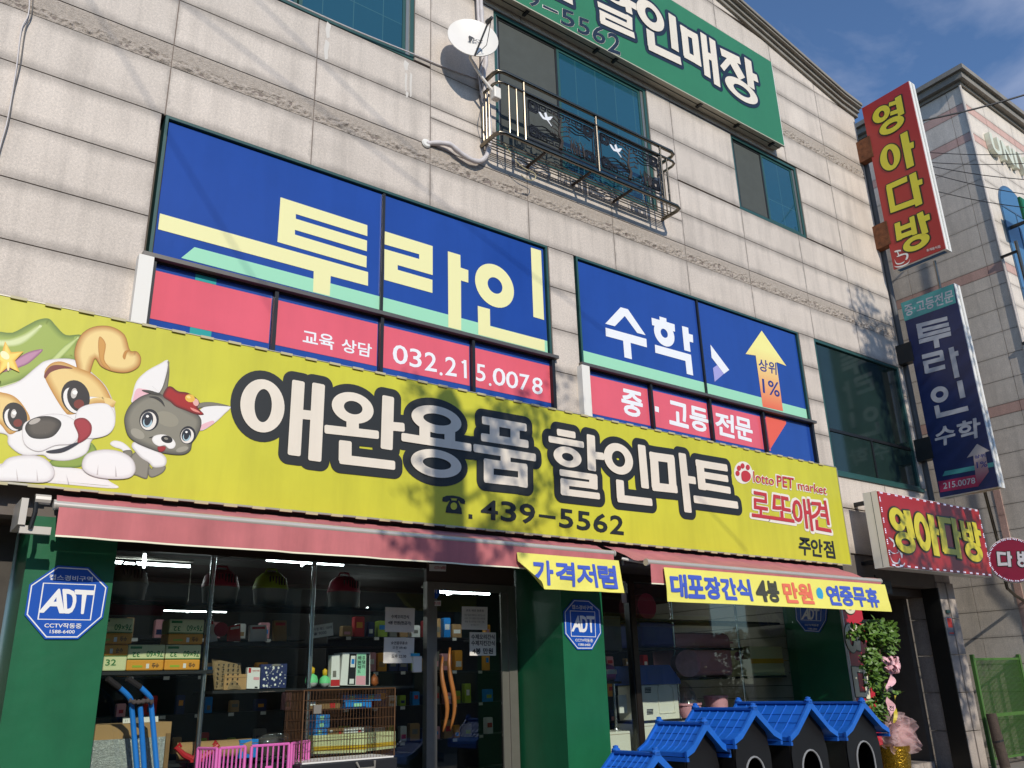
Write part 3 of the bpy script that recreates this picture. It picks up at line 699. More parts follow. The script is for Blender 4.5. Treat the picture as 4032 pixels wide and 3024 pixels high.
a.shade('E', [(288, 790), (330, 735), (400, 728), (475, 750), (400, 752), (330, 775), (296, 815)], '#6b2f28', '#7d3a30', .006)
a.shade('E', [(-60, 912), (20, 908), (92, 932), (150, 990), (196, 1080), (150, 1122), (90, 1172), (50, 1172), (0, 1112), (-60, 1085)], '#c58a38', '#f0cf86', .05)
for (cx, cy, sc) in ((492, 936, 1.0), (96, 1066, .86)):
    a.dot('E', cx, cy, 92*sc, 112*sc, -18, '#2b2522'); a.dot('E', cx-16*sc, cy+22*sc, 58*sc, 88*sc, -24, '#f4efe8'); a.dot('E', cx+14*sc, cy+8*sc, 66*sc, 92*sc, -20, '#2b2522')
    a.dot('E', cx+22*sc, cy+46*sc, 34*sc, 30*sc, -10, '#7c2f22'); a.dot('E', cx-10*sc, cy-24*sc, 20*sc, 34*sc, 10, '#cfc7be'); a.dot('E', cx-4*sc, cy-30*sc, 17*sc, 14*sc, 0, '#fdf8f0')
a.shade('E', [(500, 1040), (540, 1000), (620, 980), (700, 985), (742, 1040), (745, 1120), (700, 1180), (600, 1205), (520, 1190), (490, 1120)], '#e9e4e0', W_, .02, out=OL, ow=.004)
a.shade('E', [(150, 1130), (200, 1085), (320, 1050), (430, 1060), (500, 1110), (510, 1190), (470, 1240), (360, 1250), (250, 1290), (160, 1240)], '#ece7e3', W_, .02, out=OL, ow=.004)
a.shade('E', [(162, 1145), (185, 1095), (250, 1065), (330, 1063), (390, 1090), (396, 1130), (350, 1190), (280, 1210), (200, 1200)], '#2a2724', '#5f574d', .05)
a.dot('E', 225, 1095, 40, 16, -22, '#b9b0a5')
a.shade('E', [(300, 1290), (400, 1270), (500, 1232), (515, 1238), (420, 1292), (340, 1303)], '#2b2a36', '#2b2a36', 0)
a.shade('E', [(480, 1110), (500, 1078), (555, 1076), (596, 1120), (590, 1180), (548, 1220), (505, 1236), (508, 1180)], '#7a1f24', '#a8323a', .02)
for pts in ([(-60, 1400), (10, 1380), (60, 1338), (180, 1320), (280, 1338), (345, 1405), (340, 1460), (280, 1490), (100, 1482), (-60, 1470)], [(538, 1390), (570, 1312), (680, 1284), (790, 1300), (862, 1350), (876, 1420), (830, 1462), (700, 1466), (590, 1442)]):
    a.shade('E', pts, '#ddd6d4', '#f4f0ec', .03, out=OL, ow=.007)
for l in ([(105, 1400), (118, 1482), (108, 1482)], [(238, 1405), (248, 1485), (238, 1485)], [(640, 1375), (628, 1445), (638, 1447)], [(752, 1382), (750, 1458), (762, 1458)], [(430, 1440), (450, 1500), (444, 1502)]): a.shade('E', l, OL, OL, 0, straight=True)
star = []
for k in range(10):
    w = R(-97+36*k); r_ = 118 if k % 2 == 0 else 52; star.append((46+r_*math.cos(w), 690+r_*math.sin(w)))
a.shade('E', star, '#e9a92c', '#f9dd6a', .03, straight=True); a.dot('E', 30, 665, 34, 22, 40, '#fdf2bf'); a.dot('E', 52, 738, 8, 30, 0, '#fdf0b0')
a.fin('puppy_print', YEL)
a.c = 0; a.l = .003
G_ = '#827c6c'
a.shade('P2', [(105, 1110), (150, 1070), (250, 1085), (340, 1150), (385, 1220), (350, 1282), (290, 1250), (250, 1182), (160, 1152)], '#d8d2cc', '#f2ede8', .012)
a.shade('P2', [(270, 1200), (370, 1190), (387, 1250), (350, 1282), (290, 1250)], '#4a463e', G_, .012)
a.shade('P2', [(360, 1290), (430, 1212), (540, 1280), (600, 1350), (588, 1450), (565, 1550), (440, 1510), (395, 1490), (400, 1380)], '#5a564c', '#8d8779', .015)
a.shade('P2', [(590, 1385), (630, 1425), (650, 1400), (800, 1390), (770, 1470), (640, 1532), (585, 1495)], '#5a564c', '#8d8779', .012)
a.shade('P2', [(380, 1140), (420, 1088), (560, 1150), (700, 1200), (800, 1280), (805, 1360), (760, 1395), (650, 1400), (590, 1340), (500, 1285), (430, 1210)], '#cfc9c4', '#f4f0ec', .02, out=OL, ow=.003)
a.shade('P2', [(384, 595), (390, 480), (440, 320), (560, 200), (720, 110), (838, 64), (800, 300), (740, 500), (600, 490)], '#d9d2cc', '#f2eee9', .015)
a.shade('P2', [(388, 590), (430, 430), (520, 420), (640, 455), (560, 500), (450, 560)], '#eec3c6', '#eebcc2', .006)
a.shade('P2', [(838, 64), (850, 200), (832, 380), (800, 520), (715, 500), (770, 380), (820, 200)], '#3d3a33', G_, .012)
a.shade('P2', [(1215, 750), (1260, 660), (1400, 625), (1618, 640), (1530, 745), (1400, 862), (1232, 945)], '#ddd2ce', '#f2eee9', .012)
a.shade('P2', [(1232, 945), (1240, 880), (1390, 820), (1400, 862)], '#eebcc2', '#eebcc2', 0)
a.shade('P2', [(1190, 668), (1228, 600), (1400, 590), (1618, 640), (1450, 632), (1300, 645)], '#45423a', G_, .006)
a.shade('P2', [(288, 840), (300, 740), (350, 640), (420, 570), (520, 510), (640, 480), (760, 500), (900, 560), (1050, 660), (1180, 730), (1240, 800), (1240, 900), (1180, 1030), (1130, 1100), (1115, 1180), (1060, 1230), (980, 1246), (850, 1236), (720, 1210), (560, 1150), (430, 1090), (330, 1000)], '#55524a', '#8b8676', .05, out='#33312c', ow=.004)
a.dot('P2', 820, 800, 150, 90, 20, '#98927f'); a.dot('P2', 450, 985, 95, 55, 30, '#a29c8b'); a.dot('P2', 1010, 1180, 80, 32, -15, '#a29c8b')
a.shade('P2', [(820, 402), (880, 394), (960, 450), (1080, 470), (1190, 540), (1228, 600), (1205, 655), (1282, 742), (1180, 742), (1050, 692), (930, 645), (860, 585), (768, 512)], '#4d1712', '#a8211d', .03)
a.dot('P2', 1180, 590, 36, 48, -20, '#e9b3a8'); a.dot('P2', 1108, 540, 62, 48, 15, '#eebb48'); a.dot('P2', 1090, 525, 26, 17, 15, '#f8dc86'); a.shade('P2', [(1110, 655), (1200, 690), (1230, 720), (1150, 700)], '#e98d80', '#e98d80', 0)
for (x, y, sc) in ((585, 812, 1.0), (1072, 1002, .82)):
    a.dot('P2', x+8*sc, y, 122*sc, 138*sc, 12, '#26262a'); a.dot('P2', x, y+12*sc, 100*sc, 116*sc, 14, '#efe7dc'); a.dot('P2', x-14*sc, y-2*sc, 72*sc, 98*sc, 14, '#262c38'); a.dot('P2', x-12*sc, y+30*sc, 56*sc, 62*sc, 14, '#a9c4cd')
    a.dot('P2', x-8*sc, y-4*sc, 42*sc, 76*sc, 14, '#20242d'); a.dot('P2', x-12*sc, y-46*sc, 19*sc, 16*sc, 0, '#fbf7f0')
a.shade('P2', [(590, 520), (690, 520), (760, 570), (790, 645), (740, 590), (670, 545)], '#3a3833', '#3a3833', 0)
a.shade('P2', [(500, 440), (600, 440), (720, 470), (620, 380), (740, 490), (640, 490)], '#45423a', '#5a564c', 0)
a.shade('P2', [(630, 1062), (660, 1012), (770, 994), (880, 1042), (926, 1112), (900, 1166), (840, 1172), (790, 1132), (720, 1142), (660, 1112)], '#e2ddd6', '#f5f1ea', .012)
a.dot('P2', 815, 1056, 74, 46, 14, '#23211f'); a.dot('P2', 805, 1046, 26, 15, 14, '#8e887a'); a.shade('P2', [(700, 1150), (798, 1148), (782, 1198), (722, 1212)], '#8b1f22', '#a4272a', .006)
a.shade('P2', [(590, 1035), (645, 1018), (620, 1035)], '#2c2a27', '#2c2a27', 0)
a.fin('kitten_print', YEL)

# ================================================================ green sign of the third floor
mat('sign_green', '#357e57', .38, var=.06, vscale=1.4, streak=.06); mat('sign_box', '#b9b6a2', .5, var=.08); mat('navy_ink', '#1d2a3a', .4); mat('white_edge', '#e9e7e0', .4)
YG = -.22
gt = at('S', 3037, 244, YG); gb = at('S', 3088, 573, YG); GX0, GX1, GZ0, GZ1 = 4.3, gb.x, gb.z, gt.z
GRN = thing('green_sign', ((GX0+GX1)/2, YG, GZ0), 'long green signboard box under the roof with cream lettering outlined in navy', 'sign')
obj('sign_face', B(GX0, GX1, YG, YG+.02, GZ0, GZ1), 'sign_green', GRN)
obj('sign_box', B(GX0+.004, GX1-.004, YG+.021, -.012, GZ0+.002, GZ1-.002), 'sign_box', GRN)
obj('edge_trim', B(GX0, GX1, YG-.004, YG+.03, GZ0-.02, GZ0-.001), 'sign_box', GRN); obj('edge_trim', B(GX1+.001, GX1+.012, YG-.004, YG+.03, GZ0-.02, GZ1), 'white_edge', GRN)
obj('seam', B(GX0, GX1, -.12, -.105, GZ0-.004, GZ0+.0015), 'dark_frame', GRN)
for x in (6.4, 7.8, 8.2, 10.2, 11.2, 12.2): obj('bracket_clip', B(x, x+.05, -.19, -.06, GZ0-.03, GZ0-.0045), 'dark_frame', GRN)
s = Sign('y', YG, .003)
GG = [[('b', 480, -75, 650, 12, 48)],
 [('o', 845, 1050, -95, 48, 895, 990, -62, 12), ('b', 1035, -60, 1062, 100, 42), ('b', 1050, 20, 1112, 55, 40), ('b', 832, 32, 1080, 148, 34), ('b', 1062, 120, 1064, 205, 40), ('b', 845, 92, 1082, 205, 32), ('b', 866, 88, 868, 168, 40), ('b', 850, 150, 1098, 262, 38)],
 [('o', 1120, 1308, 5, 225, 1178, 1260, 60, 165), ('b', 1370, 112, 1394, 368, 50), ('b', 1212, 225, 1224, 350, 54), ('b', 1198, 335, 1435, 448, 50)],
 [('b', 1433, 212, 1560, 280, 44), ('b', 1456, 195, 1480, 420, 45), ('b', 1535, 250, 1560, 475, 45), ('b', 1458, 392, 1582, 460, 44), ('b', 1598, 248, 1630, 560, 42), ('b', 1662, 288, 1700, 625, 42), ('b', 1612, 395, 1678, 430, 42)],
 [('b', 1725, 378, 1865, 445, 46), ('b', 1803, 420, 1735, 500, 46), ('b', 1800, 430, 1880, 575, 46), ('b', 1920, 432, 1946, 640, 46), ('b', 1935, 548, 1992, 575, 46), ('o', 1768, 1985, 565, 752, 1822, 1935, 615, 708)]]
for st in GG: strokes(s, 'G1', st, grow=.075, rnd=.004)
s.done('letter_outline', 'navy_ink', GRN); s.c = 0; s.l = .0125
for st in GG: strokes(s, 'G1', st, rnd=.004)
s.done('letter', 'letter_cream', GRN)
for (off, m_, l0) in ((.034, 'sign_white_ink', .004), (.018, 'navy_ink', .008)):
    s.c = 0; s.l = l0
    for ch, l, r_, t, b in (('9', 325, 412, -62, 52), ('5', 568, 665, 72, 196), ('5', 690, 775, 132, 256), ('6', 797, 888, 187, 316), ('2', 908, 997, 243, 390)):
        k = (r_-l)*.22; s.text('G1', ch, (l, t-k*.6, r_, t+k, r_, b+k*.6, l, b-k), off)
    g_ = 4 if off > .02 else 0
    s.g(); s.poly('G1', [(437-g_, 36-g_), (545+g_, 88-g_), (545+g_, 102+g_), (437-g_, 52+g_)]); s.done('phone_digit', m_, GRN)

# ================================================================ projecting blade signs
mat('blade_red', '#a83430', .35, var=.04); mat('blade_yellow', '#d9cf3e', .35, var=.04); mat('blade_white', '#f2efe6', .45, var=.03, streak=.08); mat('ink_dark', '#3a3422', .4); mat('rust', '#7a4a2c', .85, var=.5, vscale=9, streak=.4, bump=.3)
mat('blade_navy', '#1a2756', .3, var=.04); mat('blade_teal', '#4a9a98', .35); mat('blade_silver', '#b9bcc2', .35); mat('blade_crimson', '#a02a52', .35); mat('steel', '#b9b4a8', .25, metal=.9, var=.1)
XB = 15.60; TH = .22
def blade(p_tl, p_tr, p_br, p_bl, label, face):
    ya = (atx(*p_tl, XB).y+atx(*p_bl, XB).y)/2; yb = (atx(*p_tr, XB).y+atx(*p_br, XB).y)/2
    z1 = (atx(*p_tl, XB).z+atx(*p_tr, XB).z)/2; z0 = (atx(*p_bl, XB).z+atx(*p_br, XB).z)/2
    t = thing('blade_sign', (XB+TH/2, (ya+yb)/2, z0), label, 'sign', 'signs projecting from the building corner')
    obj('sign_face', B(XB-.004, XB+.012, yb, ya, z0, z1), face, t)
    obj('sign_box', B(XB+.0125, XB+TH, yb-.012, ya+.008, z0-.012, z1+.012), 'blade_white', t)
    obj('side_groove', B(XB+.10, XB+.112, yb-.0135, yb-.0122, z0, z1), 'grey_screen', t)
    obj('side_groove', B(XB+.14, XB+.146, yb-.0135, yb-.0122, z0, z1), 'grey_screen', t)
    obj('bottom_panel', B(XB+.05, XB+.16, yb+.05, ya-.05, z0-.018, z0-.0122), mat('soffit_blue', '#2a5d8a', .5) if face == 'blade_red' else 'sign_box', t)
    return t, ya, yb, z0, z1
b1, y1a, y1b, b1z0, b1z1 = blade(('S', 3395, 426), ('S', 3577, 320), ('S', 3722, 980), ('S', 3518, 1062), 'tall red blade sign with four big yellow letters, high at the building corner', 'blade_red')
s = Sign('x', XB-.004, .003)
BL1 = [('Q1', [('o', 557, 765, 585, 800, 632, 700, 650, 735), ('b', 842, 500, 880, 700, 72), ('b', 745, 590, 850, 555, 42), ('b', 760, 688, 870, 650, 42)]), ('Q1', [('o', 627, 923, 698, 930, 707, 845, 768, 860)]),
 ('Q1', [('o', 640, 875, 1000, 1320, 722, 800, 1062, 1260), ('b', 905, 895, 980, 1268, 84), ('b', 950, 1048, 1015, 1022, 62)]),
 ('Q2', [('b', 168, 112, 390, 12, 55), ('b', 190, 90, 240, 375, 62), ('b', 225, 352, 480, 258, 58), ('b', 448, -45, 520, 300, 80), ('b', 490, 66, 556, 40, 55)]),
 ('Q2', [('b', 282, 492, 308, 680, 62), ('b', 440, 425, 475, 620, 56), ('b', 300, 565, 470, 498, 48), ('b', 285, 655, 490, 578, 50), ('b', 528, 382, 590, 610, 72), ('b', 555, 458, 636, 424, 60)]), ('Q2', [('o', 332, 645, 600, 815, 412, 552, 665, 752)])]
for z, st in BL1: strokes(s, z, st, grow=.028, rnd=.01)
s.done('letter_outline', 'ink_dark', b1); s.c = 0; s.l = .0125
for z, st in BL1: strokes(s, z, st, rnd=.01)
s.done('letter', 'blade_yellow', b1)
s.l = .004; s.c = 0
def cup(s, z, pts): s.curve(z, pts, 4)
s.curve('Q2', [(250, 800), (275, 790), (315, 785), (320, 800), (290, 805), (300, 830), (290, 845), (278, 812), (255, 812)])
s.curve('Q2', [(272, 862), (310, 835), (380, 820), (402, 840), (395, 880), (370, 895), (380, 850), (360, 838), (300, 858)])
s.curve('Q2', [(250, 885), (270, 925), (310, 930), (360, 905), (375, 870), (350, 925), (300, 945), (265, 935)])
s.curve('Q2', [(240, 950), (260, 965), (330, 955), (400, 920), (420, 880), (400, 935), (330, 972), (265, 975)])
s.done('coffee_cup_print', 'white_edge', b1)
s.text('Q2', '휴게음식점', (597, 780, 745, 732, 750, 762, 600, 808), .01); s.done('small_lettering', 'white_edge', b1)
b2, y2a, y2b, b2z0, b2z1 = blade(('S', 3550, 1193), ('S', 3758, 1118), ('S', 3930, 1925), ('S', 3700, 1950), 'tall navy blade sign with teal head and silver letters, below the red one', 'blade_navy')
s = Sign('x', XB-.004, .003)
s.raw([s.m('Q2', 316, 1366), s.m('Q2', 890, 1153), s.m('Q2', 920, 1362), s.m('Q2', 360, 1562)]); s.done('head_band', 'blade_teal', b2); s.c = 6
s.text('Q2', '중·고등전문', (352, 1392, 885, 1212, 893, 1345, 372, 1512), .02)
for st in ([('b', 440, 62, 462, 195, 48), ('b', 418, 82, 708, 8, 36), ('b', 450, 128, 722, 62, 34), ('b', 440, 182, 735, 105, 34), ('b', 443, 228, 742, 150, 40), ('b', 600, 195, 614, 282, 50)],
           [('b', 472, 370, 660, 322, 40), ('b', 648, 312, 665, 405, 38), ('b', 482, 430, 675, 382, 38), ('b', 505, 415, 520, 520, 42), ('b', 507, 507, 688, 458, 40), ('b', 742, 280, 800, 562, 50), ('b', 765, 345, 812, 332, 45)],
           [('o', 548, 720, 638, 800, 597, 675, 685, 752), ('b', 820, 590, 852, 750, 52), ('b', 605, 822, 628, 935, 46), ('b', 602, 922, 902, 846, 44)]): strokes(s, 'Q3', st, rnd=.003)
s.text('Q3', '수', (590, 1042, 775, 992, 780, 1165, 600, 1212), .03); s.text('Q3', '학', (795, 985, 1008, 932, 1018, 1110, 822, 1165), .03); s.done('lettering', 'blade_silver', b2)
s.poly('Q3', [(685, 1435), (1138, 1350), (1143, 1392), (663, 1482)]); s.done('teal_band', 'blade_teal', b2); s.c += 2
s.poly('Q3', [(622, 1532), (985, 1465), (1000, 1575), (642, 1632)]); s.done('crimson_band', 'blade_crimson', b2); s.c += 2
grad_mat('arrow_dusk', '#8c2c52', '#b9b3b0', .05, .8)
s.poly('Q3', [(985, 1180), (1105, 1245), (1062, 1258), (1095, 1440), (1000, 1570), (972, 1482), (950, 1290), (890, 1310)]); s.done('arrow', 'arrow_dusk', b2); s.c += 2
s.text('Q3', '상위', (958, 1288, 1062, 1268, 1064, 1305, 960, 1318), .02); s.text('Q3', '1%', (978, 1350, 1080, 1338, 1082, 1392, 985, 1408), .01); s.done('arrow_lettering', 'navy_film', b2)
s.text('Q3', '215.0078', (668, 1545, 965, 1492, 970, 1548, 672, 1602), .015); s.done('phone_number', 'blade_silver', b2)
for (z, x, ya_, yb_, lab, m_) in (('Q1', 470, 960, 1205, 'upper rusty bracket of the red blade sign', 'rust'), ('Q2', 95, 500, 770, 'lower rusty bracket of the red blade sign', 'rust'), ('Q3', 305, 245, 430, 'upper black bracket of the navy blade sign', 'dark_frame'), ('Q3', 485, 1125, 1335, 'lower black bracket of the navy blade sign', 'dark_frame')):
    za = atx(z, x, ya_, XB).z; zb = atx(z, x, yb_, XB).z
    obj('sign_bracket', B(XB-.02, XB+.16, -.32, .03, zb, za), m_, label=lab, cat='bracket', group='brackets holding the blade signs')
obj('corner_downpipe', MB().tube([(15.80, -.02, 3.3), (15.80, -.02, 12.4)], .055, 10), mat('grey_pipe', '#56585a', .6, var=.1), label='dark grey downpipe running down the right edge of the granite building', cat='pipe', smooth='auto')
# ================================================================ ground floor shell
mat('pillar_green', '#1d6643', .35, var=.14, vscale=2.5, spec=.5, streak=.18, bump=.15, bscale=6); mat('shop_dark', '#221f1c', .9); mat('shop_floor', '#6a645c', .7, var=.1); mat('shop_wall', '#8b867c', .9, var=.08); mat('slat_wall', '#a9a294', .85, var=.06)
mat('lintel_brown', '#4a3d33', .6, var=.1); mat('door_alu', '#8d8a82', .35, metal=.6, var=.08); mat('mullion_metal', '#4c4238', .3, metal=.8)
YD = .86
for (x0, x1, n) in ((1.03, 1.705, 'pillar'), (6.66, 7.31, 'pillar'), (12.28, 12.40, 'pillar')): obj(n, B(x0, x1, -.02, 1.02, 0, 3.0), 'pillar_green', BLD)
sh = MB(); sh.box(1.705, 12.28, .5, .86, 2.99, 3.02)
obj('recess_ceiling', B(-1.5, 15.45, .24, 1.3, 3.001, 3.06), 'lintel_brown', BLD)
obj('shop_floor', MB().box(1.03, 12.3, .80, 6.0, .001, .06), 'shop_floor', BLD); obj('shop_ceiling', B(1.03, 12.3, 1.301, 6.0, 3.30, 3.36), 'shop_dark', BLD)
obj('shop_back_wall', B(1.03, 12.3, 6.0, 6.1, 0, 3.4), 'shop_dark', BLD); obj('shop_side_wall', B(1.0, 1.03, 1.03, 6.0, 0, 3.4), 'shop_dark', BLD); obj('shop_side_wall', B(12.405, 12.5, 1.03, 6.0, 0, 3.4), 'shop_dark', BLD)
for k in range(13): obj('wall_slat', B(12.30, 12.402, 1.04, 4.5, .5+k*.19, .5+k*.19+.18), 'slat_wall', BLD)
# shop front joinery
obj('window_head', B(1.706, 5.32, YD-.03, YD+.05, 2.90, 3.0), 'mullion_metal', BLD); obj('window_plinth', B(1.706, 5.32, YD-.03, YD+.05, .06, .34), 'mullion_metal', BLD)
obj('window_pane', B(1.706, 5.319, YD, YD+.008, .341, 2.899), 'shop_glass', BLD)
obj('window_pane', B(7.311, 8.58, YD, YD+.008, .341, 2.899), 'shop_glass', BLD); obj('window_pane', B(8.70, 12.279, YD, YD+.008, .341, 2.899), 'shop_glass', BLD)
obj('mullion', B(8.581, 8.60, YD-.04, YD+.06, 0.06, 2.95), 'dark_frame', BLD); obj('mullion', B(8.601, 8.699, YD-.05, YD+.06, 0.06, 2.95), 'mullion_metal', BLD)
obj('window_head', B(7.311, 12.279, YD-.03, YD+.05, 2.90, 3.0), 'mullion_metal', BLD); obj('window_plinth', B(7.311, 12.279, YD-.03, YD+.05, .06, .34), 'mullion_metal', BLD)
DR = obj('entrance_door', MB().box(5.33, 5.43, YD-.04, YD+.05, .06, 2.75).box(6.50, 6.62, YD-.04, YD+.05, .06, 2.75).box(5.431, 6.499, YD-.04, YD+.05, 2.66, 2.75).box(5.431, 6.499, YD-.04, YD+.05, .06, .18), 'door_alu', BLD)
obj('door_pane', B(5.431, 6.499, YD, YD+.008, .181, 2.659), 'shop_glass', DR); obj('door_stile', B(5.431, 5.475, YD-.025, YD-.001, .181, 2.659), 'door_alu', DR); obj('door_stile', B(6.40, 6.499, YD-.025, YD-.001, .181, 2.659), 'door_alu', DR)
obj('transom_panel', B(5.33, 6.62, YD-.02, YD+.04, 2.751, 3.0), 'lintel_brown', DR)
wood = mat('handle_wood', '#9c6430', .4, var=.2, vscale=5)
for dx, z0, z1 in ((0, 1.12, 2.0), (-.10, 1.10, 1.9)):
    hp = [];
    for k in range(11):
        t = k/10; hp.append((5.60+dx+.035*math.sin(t*6.28)+.01, YD-.09-.05*math.sin(t*3.14), z0+(z1-z0)*t))
    obj('door_handle', MB().tube(hp, [.006+.022*math.sin(.25+2.6*k/10) for k in range(11)], 8), wood, DR, smooth=True)
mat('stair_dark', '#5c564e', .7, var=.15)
# left alcove, entrance to the stair on the right
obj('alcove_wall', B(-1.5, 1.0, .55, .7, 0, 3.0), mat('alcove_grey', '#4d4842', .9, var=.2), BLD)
obj('entrance_soffit', B(12.41, 15.44, .3, 2.0, 2.86, 2.99), 'lintel_brown', BLD); obj('stair_wall', B(12.41, 13.55, 1.3, 1.4, 0, 2.86), 'stair_dark', BLD)
obj('stair_wall', B(15.30, 15.44, .62, 2.0, 0, 2.86), 'stair_dark', BLD)
ed = obj('stair_door', frame_mb(13.56, 15.29, .14, 2.75, .09, 1.3, 1.38), 'alu_dark', BLD)
obj('door_pane', B(13.66, 15.19, 1.33, 1.34, .24, 2.65), mat('frosted_dark', '#23271f', .12, var=.25, vscale=1.2), ed)
obj('door_lintel', B(13.4, 15.25, 1.05, 1.29, 2.40, 2.52), 'granite_grey', BLD)
for k in range(5): obj('entrance_step', B(13.5+k*.36, 13.5+k*.36+.35, .55, 1.29, .004, .14), 'granite_grey', BLD)
for k in range(5): obj('pier_stone', B(15.45, 15.72, .0, .6, k*.62+.004, k*.62+.612), 'granite_grey', BLD); obj('pier_stone', B(15.724, 15.96, -.02, .6, k*.62+.004, k*.62+.612), 'granite_grey', BLD)
obj('pier_stone', B(15.45, 15.96, .02, .6, 3.104, 3.30), 'granite_grey', BLD)
obj('pier_channel', B(15.42, 15.449, -.01, .3, .0, 3.0), 'alu_dark', BLD)
mat('leaflet_red', '#c23a34', .5)
pt = obj('doorbell', B(15.55, 15.66, -.04, -.002, 2.56, 2.62), 'teal_frame', label='dark green doorbell plate on the granite pier', cat='doorbell', bevel=.008)
lf = thing('warning_sticker', (15.62, -.003, 2.2), 'small grey sticker with red square on the granite pier', 'sticker')
obj('sheet', B(15.50, 15.74, -.006, -.0025, 2.18, 2.50), mat('sticker_grey', '#6f7480', .5), lf); obj('red_square', B(15.55, 15.70, -.009, -.0065, 2.32, 2.48), 'leaflet_red', lf); obj('caption_bar', B(15.55, 15.70, -.009, -.0065, 2.21, 2.235), 'leaflet_red', lf)
np = thing('house_number_plate', (13.4, .1, 2.62), 'dark house number plate reading 93 above the stair entrance', 'plate')
nx0 = at('f', 378, 460, -.0).x; nzb = at('f', 400, 545, 0).z; nzt = at('f', 400, 462, 0).z
obj('plate', B(nx0-.5, nx0+.32, 0.0, .02, nzb, nzt), mat('plate_dark', '#2b2a2c', .5), np)
s = Sign('y', 0.0, .003); s.textbox('93', nx0+.03, nx0+.27, nzb+.07, nzt-.08, .01); s.done('number', 'grey_screen', np)
obj('plate_arm', B(nx0-.1, nx0-.06, .021, .30, nzb+.1, nzt+.08), 'dark_frame', np)

# ================================================================ awnings with hanging banners
mat('awning_red', '#c97375', .75, var=.12, vscale=3, streak=.35, sheen=.2); mat('awning_tube', '#cfc8bd', .35, metal=.35, var=.05); mat('banner_yellow', '#f4ec72', .5, var=.05, vscale=3); mat('banner_blue', '#4a63c8', .5, var=.03); mat('banner_black', '#4a4a3e', .5); mat('banner_red', '#ef7a5c', .5); mat('banner_cyan', '#3aa8d8', .5); mat('banner_edge', '#f6f2d4', .5)
def cloth(f, nu, nv, thick=.004):
    """sheet from f(u,v) with real thickness"""
    vs = []; fs = []
    for k in (0, 1):
        for j in range(nv+1):
            for i in range(nu+1):
                p = Vector(f(i/nu, j/nv)); vs.append(p+Vector((0, thick*k, 0)))
    o = (nu+1)*(nv+1)
    for j in range(nv):
        for i in range(nu):
            a = j*(nu+1)+i; q = (a, a+1, a+nu+2, a+nu+1); fs.append(q[::-1]); fs.append(tuple(x+o for x in q))
    return MB().add(vs, fs)
def awning(x0, x1, yf, zf, drop, label, sag, seed, bx0=None, bx1=None):
    t = thing('awning', ((x0+x1)/2, yf, zf-drop), label, 'awning', 'red fabric awnings over the shop front')
    bx0 = bx0 if bx0 is not None else x0; bx1 = bx1 if bx1 is not None else x1
    yb, zb = -.09, 3.175
    def top(u, v):
        xa = bx0+(bx1-bx0)*u; xb = x0+(x1-x0)*u; w = noise.noise(Vector((u*9+seed, v*2.2, .5)))
        return (xa+(xb-xa)*v, yb+(yf-yb)*v, zb+(zf+.03-zb)*v - sag*math.sin(v*math.pi)*(.8+1.1*w)+.006*math.sin(u*70+v*3+5*w)*v)
    obj('canopy', cloth(top, 60, 10), 'awning_red', t, smooth=True)
    def val(u, v):
        w = noise.noise(Vector((u*11+seed, 3.7, 0))); return (x0+.01+(x1-x0-.02)*u, yf-.036+.035*w*v+.010*math.sin(u*40+6*w)*v, zf-.02-drop*v)
    obj('valance', cloth(val, 70, 4), 'awning_red', t, smooth=True)
    obj('hem', cloth(lambda u, v: (val(u, 1)[0], val(u, 1)[1]-.002, zf-.02-drop+.001-.014*v), 70, 1, .008), 'banner_edge', t)
    obj('front_tube', MB().tube([(x0-.01, yf, zf), (x1+.01, yf, zf)], .034, 12), 'awning_tube', t, smooth='auto')
    for x in (x0-.03, x1+.011): obj('end_cap', MB().tube([(x, yf, zf), (x+.019, yf, zf)], .042, 14), 'awning_tube', t, smooth='auto')
    obj('roller', MB().tube([(bx0, -.06, 3.12), (bx1, -.06, 3.12)], .035, 10), 'alu_dark', t)
    for x in (x0+.35, x1-.45): obj('folding_arm', MB().tube([(x, -.02, 2.98), (x+.5*(1 if x < 5 else -1)*abs(yf), (yf)*.55, 2.97), (x, yf+.03, zf-.03)], .018, 8), 'awning_tube', t)
    return t
AW1 = awning(1.13, 7.13, -.45, 3.02, .225, 'long faded red awning over the left window and the door', .03, 1.3, 1.17, 7.20)
AW2 = awning(7.36, 12.22, -.80, 2.885, .22, 'shorter faded red awning that juts further out over the right window', .05, 7.7, 7.33, 12.28)
mt = MB().box(.93, 1.10, -.40, -.34, 2.80, 2.87).box(.93, .98, -.44, -.30, 2.87, 3.06)
br_ = thing('awning_bracket', (1.0, -.3, 2.8), 'cream metal crank bracket at the left end of the long awning', 'bracket')
obj('arm', B(.90, 1.12, -.40, -.35, 2.79, 2.85), 'awning_tube', br_); obj('upright', B(.88, .93, -.42, -.02, 2.851, 3.06), 'awning_tube', br_); obj('crank_hook', MB().tube([(.98, -.43, 3.08), (.985, -.43, 2.95), (.97, -.42, 2.83)], .018, 8), 'dark_frame', br_); obj('gear_box', MB().tube([(.97, -.42, 3.06), (1.08, -.42, 3.06)], .04, 10), 'awning_tube', br_)
def banner(x0, x1, z0, z1, y, label, curl, seed):
    t = thing('banner', ((x0+x1)/2, y, z0), label, 'banner', 'yellow banners hung from the awnings')
    def f(u, v):
        w = noise.noise(Vector((u*6+seed, v*1.5, 2))); x = x0+(x1-x0)*u; yy = y-.012-.03*v*(1+w); z = z1+(z0-z1)*v
        if curl:
            k = max(0, v-.25-u*3.2)
            x += k*.32*1.0; yy -= k*.10; z += k*.10
        return (x+.02*v*(1 if u > .98 else 0), yy, z)
    nu, nv = (60, 14) if not curl else (48, 16)
    obj('cloth', cloth(f, nu, nv, .003), 'banner_yellow', t, smooth=True)
    return t, f
